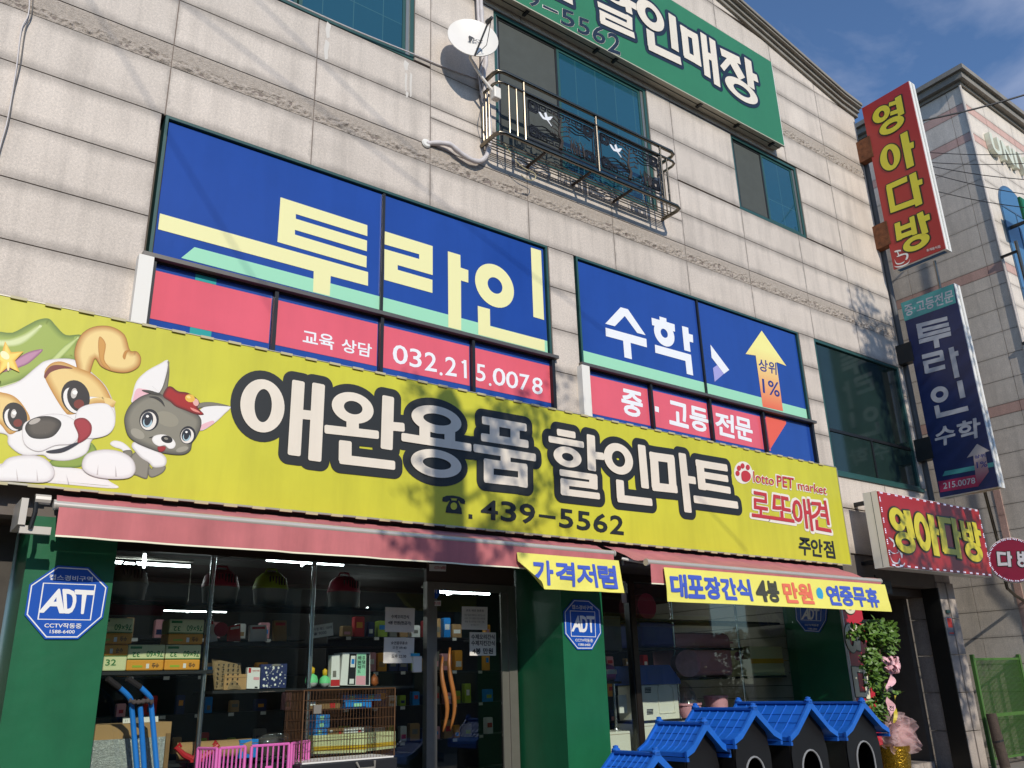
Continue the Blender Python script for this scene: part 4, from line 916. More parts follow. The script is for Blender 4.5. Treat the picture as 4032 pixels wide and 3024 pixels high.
def btext(t, f, txt, u0, u1, v0, v1, m, off=.045, skew=0.0):
    """print follows the cloth"""
    vs, fs, _ = tmesh(txt, .008); mb = MB(); k = 0
    n = 10
    for i in range(n+1):
        a = 2*math.pi*i/n; dx, dy = ((0, 0) if i == n else (math.cos(a)*off, math.sin(a)*off))
        k += 1; out = []
        for x, y in vs:
            X = u0+(u1-u0)*(x+dx*(v1-v0)/(u1-u0)*.09); Y = v0+(v1-v0)*(1-y-dy)+skew*x
            p = f(X, Y); out.append((p[0], p[1]-.004-.0003*k, p[2]))
        mb.add(out, fs)
    obj('lettering', mb, m, t)
BN1, f1 = banner(5.66, 7.17, 2.55, 2.93, -.50, 'short yellow banner with blue lettering and a curled corner on the long awning', True, 2.2)
for i, ch in enumerate('가격저렴'): btext(BN1, f1, ch, .13+i*.212, .13+i*.212+.185, .20, .86, 'banner_blue')
BN2, f2 = banner(7.56, 12.26, 2.435, 2.83, -.85, 'long yellow banner with blue, black and orange lettering on the jutting awning', False, 5.1)
bx = lambda z, x, y: (at(z, x, y, -.86).x-7.56)/(12.26-7.56)
def run(txt, z, xa, xb, m):
    n = len(txt)
    ua, ub = bx(z[0], xa, 540), bx(z[1], xb, 540); w = (ub-ua)/n
    for i, ch in enumerate(txt): btext(BN2, f2, ch, ua+i*w, ua+i*w+w*.90, .20, .85, m)
run('대포장간식', ('e', 'e'), 66, 580, 'banner_blue'); run('4봉', ('e', 'e'), 606, 755, 'banner_black'); run('만원', ('e', 'e'), 780, 965, 'banner_red'); run('연중무휴', ('f', 'f'), 30, 358, 'banner_blue')
dm = MB(); uc = bx('e', 1010, 557); dm.add([(f2(uc, .5)[0]+.075*math.cos(2*math.pi*k/20), f2(uc, .5)[1]-.006, f2(uc, .5)[2]+.085*math.sin(2*math.pi*k/20)) for k in range(20)], [tuple(range(20))]); obj('blue_dot', dm, 'banner_cyan', BN2)

# ================================================================ security octagons
mat('octa_blue', '#1f55b4', .3, var=.03); mat('octa_white', '#f0f0ee', .35)
def octagon(plane, val, z, pts, label, rect, adt, l1, l2, l3):
    q = [Sign(plane, val).m(z, *p) for p in pts]; c = sum((Vector(p) for p in q), Vector((0, 0)))/8
    base = (c[0], val, min(p[1] for p in q)) if plane == 'y' else (val, -c[0], min(p[1] for p in q))
    t = thing('security_sign', base, label, 'sign', 'blue octagonal security signs')
    s = Sign(plane, val, 0.0)
    a = [s.t3(p, .0015) for p in q]; d = (0, -.012, 0) if plane == 'y' else (-.012, 0, 0)
    obj('plate', MB().prism(a, d), 'octa_blue', t); s.l = .015
    s.raw([c+(p-c)*.955 for p in q], [c+(p-c)*.925 for p in q]); s.done('border', 'octa_white', t)
    r = [s.m(z, *p) for p in rect]; rc_ = sum((Vector(p) for p in r), Vector((0, 0)))/4
    s.raw(r, [rc_+(p-rc_)*.955 for p in r]); s.done('inner_border', 'octa_white', t)
    for ch, qd in zip('ADT', adt): s.text(z, ch, qd, .035 if ch != 'A' else .03)
    s.done('emblem_letter', 'octa_white', t)
    s.text(z, '캡스경비구역', l1, .014); s.text(z, 'CCTV작동중', l2, .014); s.text(z, '1588-6400', l3, .014); s.done('lettering', 'octa_white', t)
    return t
octagon('y', -.02, 'a', [(365, 368), (565, 380), (688, 505), (655, 700), (495, 838), (285, 838), (155, 685), (185, 490)], 'large blue octagonal security sign on the left green pillar',
  [(272, 478), (610, 490), (577, 718), (236, 713)], [(355, 520, 395, 520, 405, 670, 248, 665), (400, 522, 490, 526, 470, 672, 412, 670), (478, 526, 598, 532, 545, 675, 500, 673)], (315, 425, 590, 440, 586, 472, 312, 460), (283, 733, 518, 738, 515, 770, 280, 765), (316, 778, 475, 780, 472, 802, 314, 800))
octagon('y', -.02, 'd', [(415, 583), (512, 588), (582, 650), (592, 800), (533, 905), (438, 905), (358, 805), (352, 660)], 'blue octagonal security sign on the middle green pillar',
  [(390, 655), (550, 662), (556, 825), (398, 820)], [(432, 690, 452, 690, 462, 790, 402, 786), (455, 690, 500, 692, 500, 792, 465, 790), (496, 692, 545, 694, 540, 793, 512, 792)], (403, 618, 533, 626, 533, 652, 403, 645), (424, 832, 536, 836, 536, 858, 424, 853), (444, 864, 520, 867, 520, 882, 444, 878))
octagon('x', 12.28, 'e', [(905, 560), (1022, 565), (1070, 620), (1062, 720), (1018, 795), (925, 788), (868, 715), (860, 620)], 'shaded blue octagonal security sign on the side of the right green pillar',
  [(893, 600), (1032, 610), (1028, 722), (900, 715)], [(935, 640, 950, 640, 955, 710, 905, 708), (950, 642, 985, 644, 980, 712, 958, 711), (982, 644, 1018, 646, 1008, 714, 990, 713)], (905, 580, 1020, 588, 1020, 600, 905, 595), (925, 738, 1015, 742, 1012, 756, 926, 752), (945, 764, 1005, 768, 1003, 778, 946, 775))

# ================================================================ notices on the glass
mat('paper', '#e8e6df', .8, var=.03); mat('print_black', '#2c2c30', .7); mat('print_red', '#c23a34', .6); mat('print_faint', '#7a7878', .8)
def notice(name, z, q, label, lines, y=YD-.006, m='paper', pm='print_black'):
    s = Sign('y', y, 0.0); P = [s.m(z, *p) for p in q]
    t = thing(name, (sum(p[0] for p in P)/4, y, min(p[1] for p in P)), label, 'notice', 'notices taped to the shop glass')
    obj('sheet', MB().prism([s.t3(p, 0) for p in P], (0, -.0015, 0)), m, t); s.l = .003
    for (txt, u0, u1, v0, v1, off) in lines:
        f = lambda u, v: (P[0]*(1-u)+P[1]*u)*(1-v)+(P[3]*(1-u)+P[2]*u)*v
        s.textq(txt, [f(u0, v0), f(u1, v0), f(u1, v1), f(u0, v1)], off)
    if lines: s.done('lettering', pm, t)
    return t
notice('paper_notice', 'c', [(190, 632), (378, 640), (373, 795), (187, 790)], 'upper white price notice on the window left of the door', [('수제오리간식', .2, .8, .3, .45, .02), ('4봉 만원(현금가)', .1, .88, .55, .72, .02)])
notice('paper_notice', 'c', [(182, 825), (375, 828), (370, 990), (176, 990)], 'lower white opening-hours notice on the window left of the door', [('☆연중무휴☆', .22, .78, .15, .28, .02), ('오전 09:40', .28, .74, .34, .46, .01), ('~', .46, .54, .54, .58, .01), ('오후 22:30', .26, .74, .66, .8, .01)])
notice('paper_notice', 'c', [(678, 628), (842, 632), (840, 778), (676, 775)], 'white notice with fine print at the top of the door glass', [('로또 애견 용품점', .16, .84, .12, .22, .01), ('애견 용품 판매하는 매장입니다', .1, .9, .33, .42, 0), ('사료 간식 용품 전문 판매점', .1, .9, .47, .56, 0), ('배송 및 전화로 주문 가능', .12, .88, .61, .70, 0), ('감사합니다', .35, .65, .76, .83, 0)], pm='print_faint')
notice('paper_notice', 'c', [(727, 792), (895, 795), (895, 942), (728, 942)], 'white notice with three bold lines on the door glass', [('수제오리간식', .06, .94, .09, .3, .025), ('수제치킨간식', .06, .94, .36, .57, .025), ('4봉 만원', .1, .88, .68, .92, .03)])
notice('pull_label', 'c', [(465, 815), (497, 815), (495, 962), (465, 962)], 'narrow vertical white pull label on the door stile', [('당', .15, .85, .05, .22, .02), ('기', .15, .85, .26, .43, .02), ('시', .15, .85, .46, .62, .02), ('오', .15, .85, .65, .8, .02), ('PULL', .1, .9, .85, .95, .01)], y=YD-.028)
notice('camera_sticker', 'c', [(470, 358), (578, 362), (576, 405), (470, 402)], 'small white and red camera sticker above the door', [('CCTV 녹화중', .3, .97, .25, .75, .02)], y=YD-.024, pm='print_red')
notice('small_sticker', 'c', [(466, 592), (545, 592), (543, 625), (466, 624)], 'tiny white sticker with red print on the door glass', [('경고문', .4, .95, .2, .8, .01)], pm='print_red', y=YD-.028)
notice('camera_sticker', 'd', [(690, 440), (765, 444), (765, 480), (692, 478)], 'small white and red camera sticker on the right window head', [('CCTV 녹화중', .25, .97, .25, .75, .02)], pm='print_red')
notice('small_sticker', 'd', [(722, 543), (757, 545), (762, 605), (728, 605)], 'small white sticker with red corner on the right window', [], pm='print_red')
s = Sign('y', YD-.028, .002); q = [s.m('c', *p) for p in ((483, 482), (522, 484), (537, 512), (536, 550), (520, 578), (482, 577), (469, 550), (470, 510))]
t = thing('security_sticker', (q[0][0], YD-.03, q[4][1]), 'small blue octagonal sticker on the door stile', 'sticker'); s.raw(q); s.done('sheet', 'octa_blue', t); s.c = 3; s.text('c', 'ADT', (472, 515, 523, 517, 523, 546, 470, 545), .02); s.done('emblem', 'octa_white', t)
notice('price_card', 'M2', [(922, 45), (1185, 5), (1192, 150), (928, 188)], 'tilted handwritten price card clipped inside the window', [('실속형 패드 100매', .05, .95, .2, .45, .01), ('₩ 9000', .15, .7, .55, .8, .01)], y=1.05, pm='print_faint')
bxw = thing('lock_box', (5.22, YD-.02, 1.7), 'small white lock box with blue top on the window frame', 'box')
c0 = at('c', 373, 945, YD-.05); c1 = at('c', 425, 1048, YD-.05); obj('case', B(c0.x, c1.x, YD-.045, YD-.003, c1.z, c0.z), 'white_edge', bxw, bevel=.006); obj('lid', B(c0.x-.02, c1.x-.03, YD-.047, YD-.004, c0.z+.001, c0.z+.03), 'banner_cyan', bxw)
# ================================================================ satellite dish, pipes and cables on the facade
mat('dish_white', '#ece6dc', .4, var=.03); mat('dish_arm', '#5c5a57', .4, metal=.4); mat('cable_grey', '#5a5550', .6); mat('pipe_wrap', '#cfc8c6', .55, var=.1, vscale=14); mat('stainless', '#7a7265', .22, metal=1.0, var=.1); mat('iron_black', '#1b1c20', .5, var=.15); mat('iron_bronze', '#4a4038', .5, metal=.3, var=.3); mat('crane_white', '#e9eaec', .5)
mat('caulk', '#d5cfc6', .8)
nD = Vector((-.38, -.90, .20)).normalized(); xD = Vector((0, 0, 1)).cross(nD).normalized(); yD = nD.cross(xD)
xD = -xD if xD.x < 0 else xD
cD = at('B', 1432, 243, -.42)
DISH = thing('satellite_dish', at('B', 1585, 640, -.30), 'white satellite dish with feed arm clamped beside the balcony', 'satellite dish')
def dish_pt(r, w, back=0): return cD + xD*(r*math.cos(w)*.345) + yD*(r*math.sin(w)*.375) + nD*(.055*(r*r-1)-back)
vs = []; fs = []; nr, nw = 7, 36
for bk in (0, .012):
    for i in range(nr+1):
        for k in range(nw): vs.append(dish_pt(max(i/nr, .001), 2*math.pi*k/nw, bk))
o_ = (nr+1)*nw
for i in range(nr):
    for k in range(nw):
        a_, b_ = i*nw+k, i*nw+(k+1) % nw; fs.append((a_, a_+nw, b_+nw, b_)); fs.append((a_+o_, b_+o_, b_+nw+o_, a_+nw+o_))
for k in range(nw):
    a_, b_ = nr*nw+k, nr*nw+(k+1) % nw; fs.append((a_, a_+o_, b_+o_, b_))
obj('reflector', MB().add(vs, fs), 'dish_white', DISH, smooth='auto')
lnb = at('B', 1535, 135, -.78); foot = dish_pt(1.0, -math.pi/2)
obj('feed_arm', MB().tube([foot, foot+(lnb-foot)*.5, lnb], .013, 8), 'dish_arm', DISH, smooth='auto')
hd = (cD-lnb).normalized(); obj('feed_horn', MB().tube([lnb-hd*.07, lnb-hd*.02, lnb+hd*.01, lnb+hd*.04], [.022, .026, .034, .034], 12), 'dish_arm', DISH, smooth='auto'); obj('horn_cap', MB().tube([lnb+hd*.0405, lnb+hd*.05], [.033, .03], 12), 'dish_white', DISH)
obj('feed_cable', MB().tube([lnb-hd*.06, lnb+Vector((.03, .05, -.15)), (lnb+foot)/2+Vector((.09, .02, -.05)), foot+Vector((.03, .02, .03))], .005, 5), 'iron_black', DISH)
tv, tf, ta = tmesh('sky', .01); tm = MB()
tm.add([cD + xD*(-.06+(.20)*x) + yD*(-.075+.09*y) + nD*(-.020) for x, y in tv], tf); obj('print', tm, 'dish_arm', DISH)
bk = cD-nD*.07; ms = [bk, at('B', 1412, 380, -.30), at('B', 1445, 440, -.28), at('B', 1500, 520, -.28), at('B', 1560, 595, -.29)]
obj('mast', MB().tube(ms, .021, 10), 'dish_white', DISH, smooth='auto')
cp = at('B', 1575, 620, -.30); obj('clamp', B(cp.x-.05, cp.x+.06, -.36, -.26, cp.z-.08, cp.z+.10), 'dish_white', DISH, bevel=.012); obj('back_plate', B(bk.x-.05, bk.x+.05, bk.y-.01, bk.y+.04, bk.z-.07, bk.z+.07), 'dish_arm', DISH)
# wrapped air-conditioner pipe
pp = [(1478, -60), (1484, 60), (1492, 170), (1512, 330), (1512, 420), (1498, 500), (1512, 620), (1532, 720), (1540, 850), (1538, 950), (1518, 1020), (1470, 1055), (1400, 1035), (1330, 985), (1280, 945), (1210, 925), (1145, 918)]
P3 = [at('B', x, y, -.085) for x, y in pp]; P3[-1].y = -.002; P3[-2].y = -.05
def sm(P, sub=4):
    out = []
    for i in range(len(P)-1):
        p0, p1, p2, p3 = P[max(i-1, 0)], P[i], P[i+1], P[min(i+2, len(P)-1)]
        for k in range(sub):
            t = k/sub; out.append(.5*((2*p1)+(p2-p0)*t+(2*p0-5*p1+4*p2-p3)*t*t+(3*p1-p0-3*p2+p3)*t*t*t))
    return out+[P[-1]]
acp = thing('wrapped_pipe', P3[11], 'thick white taped air conditioner pipe bending into the wall below the dish', 'pipe')
q = sm(P3); obj('pipe', MB().tube(q, [.034+.003*math.sin(i*1.7) for i in range(len(q))], 10), 'pipe_wrap', acp, smooth=True)
q2 = sm([p+Vector((-.045, .02, 0)) for p in P3[:9]]); obj('pipe', MB().tube(q2, .022, 8), 'pipe_wrap', acp, smooth=True)
obj('wall_plug', MB().lathe(P3[-1]+Vector((0, .0, 0)), [(.05, -.0), (.065, .012), (.05, .03), (.0, .034)], 14, (0, -1, 0)), 'sealant', acp)
obj('drip_cable', MB().tube(sm([at('B', x, y, -.11) for x, y in ((1500, 380), (1470, 470), (1500, 640), (1480, 760), (1500, 860), (1515, 930))]), .006, 6), 'cable_grey', acp)
obj('wall_cable', MB().tube(sm([at('B', x, y, -.018) for x, y in ((60, -75), (235, 8), (640, 190), (1040, 352), (1230, 432), (1480, 520))]), .011, 6), 'pipe_wrap', label='thin pale conduit running under the upper left window towards the dish', cat='cable')
for off, lab in ((0, 'left of two thin cables hanging down the wall at the photo edge'), (22, 'right of two thin cables hanging down the wall at the photo edge')):
    obj('hanging_cable', MB().tube(sm([at('A', x+off*k, y, -.03) for x, y, k in ((195, -60, 1), (185, 95, 1), (140, 190, 1.2), (110, 420, 1), (82, 600, .3), (45, 800, .4), (0, 960, .3), (-60, 1200, .3))]), .006, 5), 'pipe_wrap' if off == 0 else 'cable_grey', label=lab, cat='cable', group='cables hanging at the left')
for (x0, x1, ya, yb) in ((478, 500, 140, 260), (468, 488, 255, 400), (985, 1012, 390, 470), (990, 1000, 470, 600), (1022, 1032, 470, 640), (996, 1010, 590, 645)):
    a_ = at('B', x0, ya, -.002); b_ = at('B', x1, yb, -.002); zz = [a_.z, (a_.z+b_.z)/2, b_.z]; d = abs(b_.x-a_.x)
    obj('caulk_streak', MB().prism([(a_.x, -.002, a_.z), (a_.x-.3*d, -.002, zz[1]), (a_.x+.1*d, -.002, b_.z), (a_.x+d*.8, -.002, b_.z+.03), (a_.x+d*.7, -.002, zz[1]-.02), (a_.x+d, -.002, a_.z-.03)], (0, .0015, 0)), 'caulk', BLD)

# ================================================================ balcony railing
YB = -.42
e = lambda x, y: at('N1', x, y, YB)
xl = (e(170, 100).x+e(180, 770).x)/2; xr = (e(2105, 990).x+e(2165, 1570).x)/2
zt = (e(500, 230).z+e(1900, 880).z)/2; zm = (e(500, 330).z+e(1900, 990).z)/2; zb = (e(500, 890).z+e(1900, 1440).z)/2
BAL = thing('balcony_rail', ((xl+xr)/2, YB, zb), 'stainless steel window balcony with black fretwork panels and white crane ornaments', 'balcony rail')
def hoop(z, r, name):
    c = .10; pts = [(xl, -.01, z), (xl, YB+c, z), (xl+.03, YB+.03, z), (xl+c, YB, z), (xr-c, YB, z), (xr-.03, YB+.03, z), (xr, YB+c, z), (xr, -.01, z)]
    obj(name, MB().tube(pts, r, 10), 'stainless', BAL, smooth='auto')
hoop(zt, .03, 'top_rail'); hoop(zm, .021, 'middle_rail'); hoop(zb, .03, 'bottom_rail')
def post(x, z0, z1, r=.013, y=YB): obj('baluster', MB().tube([(x, y, z0), (x, y, z1)], r, 8), 'stainless', BAL, smooth='auto')
xp = [e(460, 600).x, e(1245, 800).x, e(1945, 1100).x]
for x in xp: post(x, zb, zt, .019)
for x in (e(290, 500).x, e(375, 550).x, e(2020, 1250).x): post(x, zb, zm)
for x in (xl, xr):
    for y in (-.06, -.13, -.20): post(x, zb, zm, .011, y)
for k in range(5): obj('floor_bar', MB().tube([(xl, -.05-k*.05, zb-.01), (xr, -.05-k*.05, zb-.01)], .009, 6), 'stainless', BAL)
for x in (e(690, 1050).x, e(1190, 1270).x, e(1640, 1450).x): obj('support_arm', MB().tube([(x, -.01, zb-.035), (x, YB+.02, zb-.035)], .022, 8), 'iron_bronze', BAL)
def sqr(m, cx, cz, w, h, y, t=.006):
    m.box(cx-w, cx+w, y, y+.012, cz+h-t, cz+h+t).box(cx-w, cx+w, y, y+.012, cz-h-t, cz-h+t).box(cx-w-t, cx-w+t, y, y+.012, cz-h, cz+h).box(cx+w-t, cx+w+t, y, y+.012, cz-h, cz+h)
pz0, pz1 = zb+.10, zm-.03
def fret_panel(x0, x1):
    m = MB(); y = YB+.01; sqr(m, (x0+x1)/2, (pz0+pz1)/2, (x1-x0)/2, (pz1-pz0)/2, y, .012); sqr(m, (x0+x1)/2, (pz0+pz1)/2, (x1-x0)/2-.05, (pz1-pz0)/2-.05, y, .007)
    for sx in (x0+.13, x1-.13):
        for sz in (pz0+.13, pz1-.13):
            sqr(m, sx, sz, .085, .06, y, .008); sqr(m, sx, sz, .06, .085, y, .008); sqr(m, sx, sz, .035, .035, y, .008)
            d = .17 if sx < (x0+x1)/2 else -.17
            sqr(m, sx+d, sz+(.03 if sz > (pz0+pz1)/2 else -.03), .05, .05, y, .008)
    L_ = x1-x0
    for k in range(int(L_/.11)): sqr(m, x0+.1+k*.11, pz0+.075, .035, .022, y, .006); sqr(m, x0+.1+k*.11, pz1-.075, .035, .022, y, .006)
    for k in range(5):                              # waves
        z = pz0+.12+k*.035; m.tube([(x0+.08+L_*.42*t/8, y+.006, z+.03*math.sin(t*1.1+k)) for t in range(9)], .009, 5)
    for k in range(3): m.tube([(x1-.5+.4*t/6, y+.006, pz1-.16-k*.05+.02*math.sin(t*1.4+k)) for t in range(7)], .009, 5)
    o = obj('fretwork_panel', m, 'iron_black', BAL)
    tm_ = MB(); cx = x0+L_*.48; rnd = random.Random(int(x0*100))
    tm_.tube([(cx-.02, y, pz0+.03), (cx+.02, y, pz0+.16), (cx-.03, y, pz0+.28), (cx+.03, y, pz1-.10)], [.030, .022, .018, .010], 7)
    for k in range(9):
        sx = 1 if k % 2 else -1; z = pz0+.2+.04*k; tm_.tube([(cx, y, z), (cx+sx*.10, y-.005, z+.05), (cx+sx*(.16+.05*rnd.random()), y, z+.03+.05*rnd.random())], [.009, .007, .003], 5)
        for j in range(5): a2 = rnd.uniform(0, 6.28); q2 = (cx+sx*(.10+.08*rnd.random()), y, z+.04+.04*rnd.random()); tm_.tube([q2, (q2[0]+.05*math.cos(a2), y-.004, q2[2]+.035*math.sin(a2))], [.006, .003], 4)
    for k in range(14): bx_ = x1-.36+rnd.uniform(-.14, .14); bz_ = pz0+.05+rnd.uniform(0, .06); tm_.tube([(bx_, y, bz_), (bx_+rnd.uniform(-.04, .04), y-.004, bz_+.10+.06*rnd.random()), (bx_+rnd.uniform(-.08, .08), y, bz_+.14+.10*rnd.random())], [.008, .007, .003], 4)
    obj('tree_ornament', tm_, 'iron_bronze', o)
    cm = MB(); c = Vector((x0+L_*.26, y-.008, pz1-.22))
    for pts in ([(-.14, .03), (-.10, .04), (-.04, -.02), (.0, -.03), (-.02, .06), (.02, .09), (.05, .01), (.12, .05), (.16, .06), (.10, -.03), (.06, -.05), (.13, -.13), (.12, -.14), (.03, -.06), (-.05, -.07), (-.10, -.03)],):
        cm.prism([c+Vector((a_*.85, 0, b_*.85)) for a_, b_ in pts], (0, -.006, 0))
    obj('crane_ornament', cm, 'crane_white', o)
fret_panel(xp[0]+.035, xp[1]-.03); fret_panel(xp[1]+.03, xp[2]-.03)
lw = sm([at('N1', x, y, -.2) for x, y in ((240, 870), (330, 1020), (440, 1130), (570, 1200), (560, 1265), (480, 1260), (420, 1210))]); obj('loose_wire', MB().tube(lw, .007, 5), 'clip_cream', label='loose pale wire dangling below the balcony', cat='wire')

# ================================================================ red cafe sign over the stair entrance
mat('cafe_red', '#a81f1c', .35, var=.10, vscale=2.2); mat('cafe_crimson', '#8d1030', .35, var=.08); mat('cafe_yellow', '#d8c92c', .35, var=.06); mat('led', (.75, .82, 1.0), .4, emit=.5); mat('chalk', '#d6d3d6', .4)
YR = -.61
r0 = at('Q4', 632, 240, YR); r1 = at('Q4', 745, 1050, YR); r2 = at('Q4', 1715, 432, YR); r3 = at('Q4', 1870, 1155, YR)
RX0, RX1, RZ0, RZ1 = (r0.x+r1.x)/2, (r2.x+r3.x)/2, (r1.z+r3.z)/2, (r0.z+r2.z)/2
CAF = thing('cafe_sign', ((RX0+RX1)/2, YR, RZ0), 'wide red lightbox sign with yellow letters over the stair entrance', 'sign')
obj('sign_face', B(RX0, RX1, YR, YR+.015, RZ0, RZ1), 'cafe_red', CAF); obj('sign_box', B(RX0, RX1, YR+.0155, -.34, RZ0-.012, RZ1+.012), 'blade_white', CAF); obj('box_seam', B(RX0-.0015, RX0, -.49, -.482, RZ0, RZ1), 'grey_screen', CAF)
for x in (RX0+.25, RX1-.45): obj('support_arm', B(x, x+.09, -.339, .2, RZ1-.12, RZ1-.06), 'dark_frame', CAF); obj('support_arm', B(x, x+.09, -.339, .2, RZ0+.10, RZ0+.16), 'dark_frame', CAF)
s = Sign('y', YR, .003)
CG = [[('o', 740, 908, 415, 668, 800, 858, 485, 592), ('b', 922, 445, 985, 745, 72), ('b', 850, 498, 930, 512, 42), ('b', 860, 582, 940, 598, 42)], [('o', 808, 1020, 680, 908, 868, 965, 748, 832)],
 [('o', 1018, 1178, 470, 878, 1068, 1130, 565, 785), ('b', 1182, 490, 1258, 938, 62), ('b', 1210, 658, 1278, 682, 62)],
 [('b', 1262, 540, 1405, 560, 60), ('b', 1292, 520, 1352, 900, 62), ('b', 1330, 880, 1510, 905, 60), ('b', 1430, 528, 1504, 968, 50), ('b', 1450, 688, 1514, 712, 58)],
 [('b', 1522, 555, 1562, 765, 44), ('b', 1598, 570, 1640, 775, 40), ('b', 1540, 655, 1630, 678, 38), ('b', 1545, 745, 1648, 772, 44), ('b', 1656, 572, 1710, 835, 44), ('b', 1680, 676, 1732, 695, 52)], [('o', 1570, 1752, 790, 1000, 1622, 1697, 855, 932)]]
for st in CG: strokes(s, 'Q4', st, grow=.03, rnd=.006)
s.done('letter_outline', 'ink_dark', CAF); s.c = 0; s.l = .014
for st in CG: strokes(s, 'Q4', st, rnd=.006)
s.done('letter', 'cafe_yellow', CAF); s.c = 0; s.l = .004
s.curve('Q4', [(735, 735), (765, 745), (800, 780), (805, 830), (785, 840), (790, 800), (760, 765)]); s.curve('Q4', [(745, 870), (780, 900), (840, 905), (830, 845), (870, 870), (890, 920), (880, 965), (868, 930), (850, 890), (800, 915), (760, 900)])
s.curve('Q4', [(750, 930), (780, 990), (830, 1010), (855, 960), (860, 1000), (830, 1025), (780, 1010)]); s.curve('Q4', [(760, 1020), (820, 1050), (880, 1040), (912, 1010), (900, 1045), (830, 1062)]); s.done('coffee_cup_print', 'chalk', CAF)
s.textbox('휴게음식점', RX1-.75, RX1-.35, RZ0+.11, RZ0+.19, .005); s.done('small_lettering', 'leaflet_red', CAF)
def chev(x, z, a):
    m = MB(); ca, sa = math.cos(a), math.sin(a)
    for k in range(3):
        pts = [(k*.03, .013), (k*.03+.010, .013), (k*.03+.022, 0), (k*.03+.010, -.013), (k*.03, -.013), (k*.03+.012, 0)]
        m.prism([(x+p*ca-q*sa, YR-.004, z+p*sa+q*ca) for p, q in pts], (0, -.006, 0))
    return m
nn = 15
for k in range(nn):
    x = RX0+.05+(RX1-RX0-.2)*k/(nn-1); obj('led_marker', chev(x, RZ0+.02, 0), 'led', CAF); obj('led_marker', chev(x, RZ1-.02, 0), 'led', CAF)
for k in range(1, 7):
    z = RZ0+(RZ1-RZ0)*k/7; obj('led_marker', chev(RX0+.022, z, math.pi/2), 'led', CAF); obj('led_marker', chev(RX1-.022, z, math.pi/2), 'led', CAF)
# round sign next to it
YRR = -.70
cc = at('Q4', 2092, 980, YRR); nR = Vector((CAM.x-cc.x, CAM.y-cc.y, 0)).normalized(); tR = Vector((-nR.y, nR.x, 0)); RP = Sign('n', (cc, nR), .003)
rr = abs(RP.m('Q4', 2092, 738)[1]-RP.m('Q4', 2092, 1222)[1])/2
RND = thing('round_sign', (cc.x, cc.y, cc.z-rr), 'round crimson lightbox sign with white letters at the photo edge', 'sign')
cpt = lambda r, k, n, l: cc+tR*(r*math.cos(2*math.pi*k/n))+Vector((0, 0, r*math.sin(2*math.pi*k/n)))+nR*l
obj('sign_face', MB().prism([cpt(rr, k, 48, 0) for k in range(48)], -nR*.015), 'cafe_crimson', RND)
obj('drum', MB().tube([cc-nR*.0155, cc-nR*.16], rr+.012, 48), 'blade_white', RND, smooth='auto')
s = RP
TT = [[('b', 1915, 905, 2015, 915, 30), ('b', 1930, 895, 1945, 1045, 32), ('b', 1930, 1030, 2035, 1025, 32), ('b', 2042, 890, 2058, 1055, 34), ('b', 2050, 952, 2080, 950, 30)], [('b', 2148, 890, 2155, 975, 26), ('b', 2200, 890, 2203, 975, 26), ('b', 2140, 925, 2205, 928, 22), ('b', 2145, 968, 2208, 972, 24), ('b', 2238, 880, 2245, 1000, 28), ('o', 2140, 2240, 970, 1060, 2170, 2212, 1000, 1035)]]
for st in TT: strokes(s, 'Q4', st, grow=.014, rnd=.004)
s.done('letter_outline', 'ink_dark', RND); s.c = 0; s.l = .01
for st in TT: strokes(s, 'Q4', st, rnd=.004)
s.done('letter', 'chalk', RND)
for k in range(26):
    a_ = 2*math.pi*k/26; e1 = tR*(-math.sin(a_))+Vector((0, 0, math.cos(a_))); e2 = tR*math.cos(a_)+Vector((0, 0, math.sin(a_))); m_ = MB(); o_ = cpt(rr-.02, k, 26, .004)
    for j in range(3):
        pts = [(j*.026, .012), (j*.026+.010, .012), (j*.026+.020, 0), (j*.026+.010, -.012), (j*.026, -.012), (j*.026+.010, 0)]; m_.prism([o_+e1*p+e2*q for p, q in pts], nR*.006)
    obj('led_marker', m_, 'led', RND)
obj('sign_pole', MB().tube([atx('Q2', 685, 905, XB+.12), atx('Q2', 748, 1205, XB+.12)], .026, 10), 'stainless', label='short steel pole between the two blade signs', cat='pole', smooth='auto')
pz = [at('Q4', 1785, 240, -.62), at('Q4', 1925, 770, -.45), at('Q4', 2000, 1180, -.40), at('Q4', 2030, 1290, -.40), at('Q4', 2120, 1370, -.36), at('Q4', 2300, 1480, -.30)]
obj('sign_pole', MB().tube(pz, .030, 10), 'stainless', label='bent steel pipe running below the navy blade sign behind the round sign', cat='pole', smooth='auto')

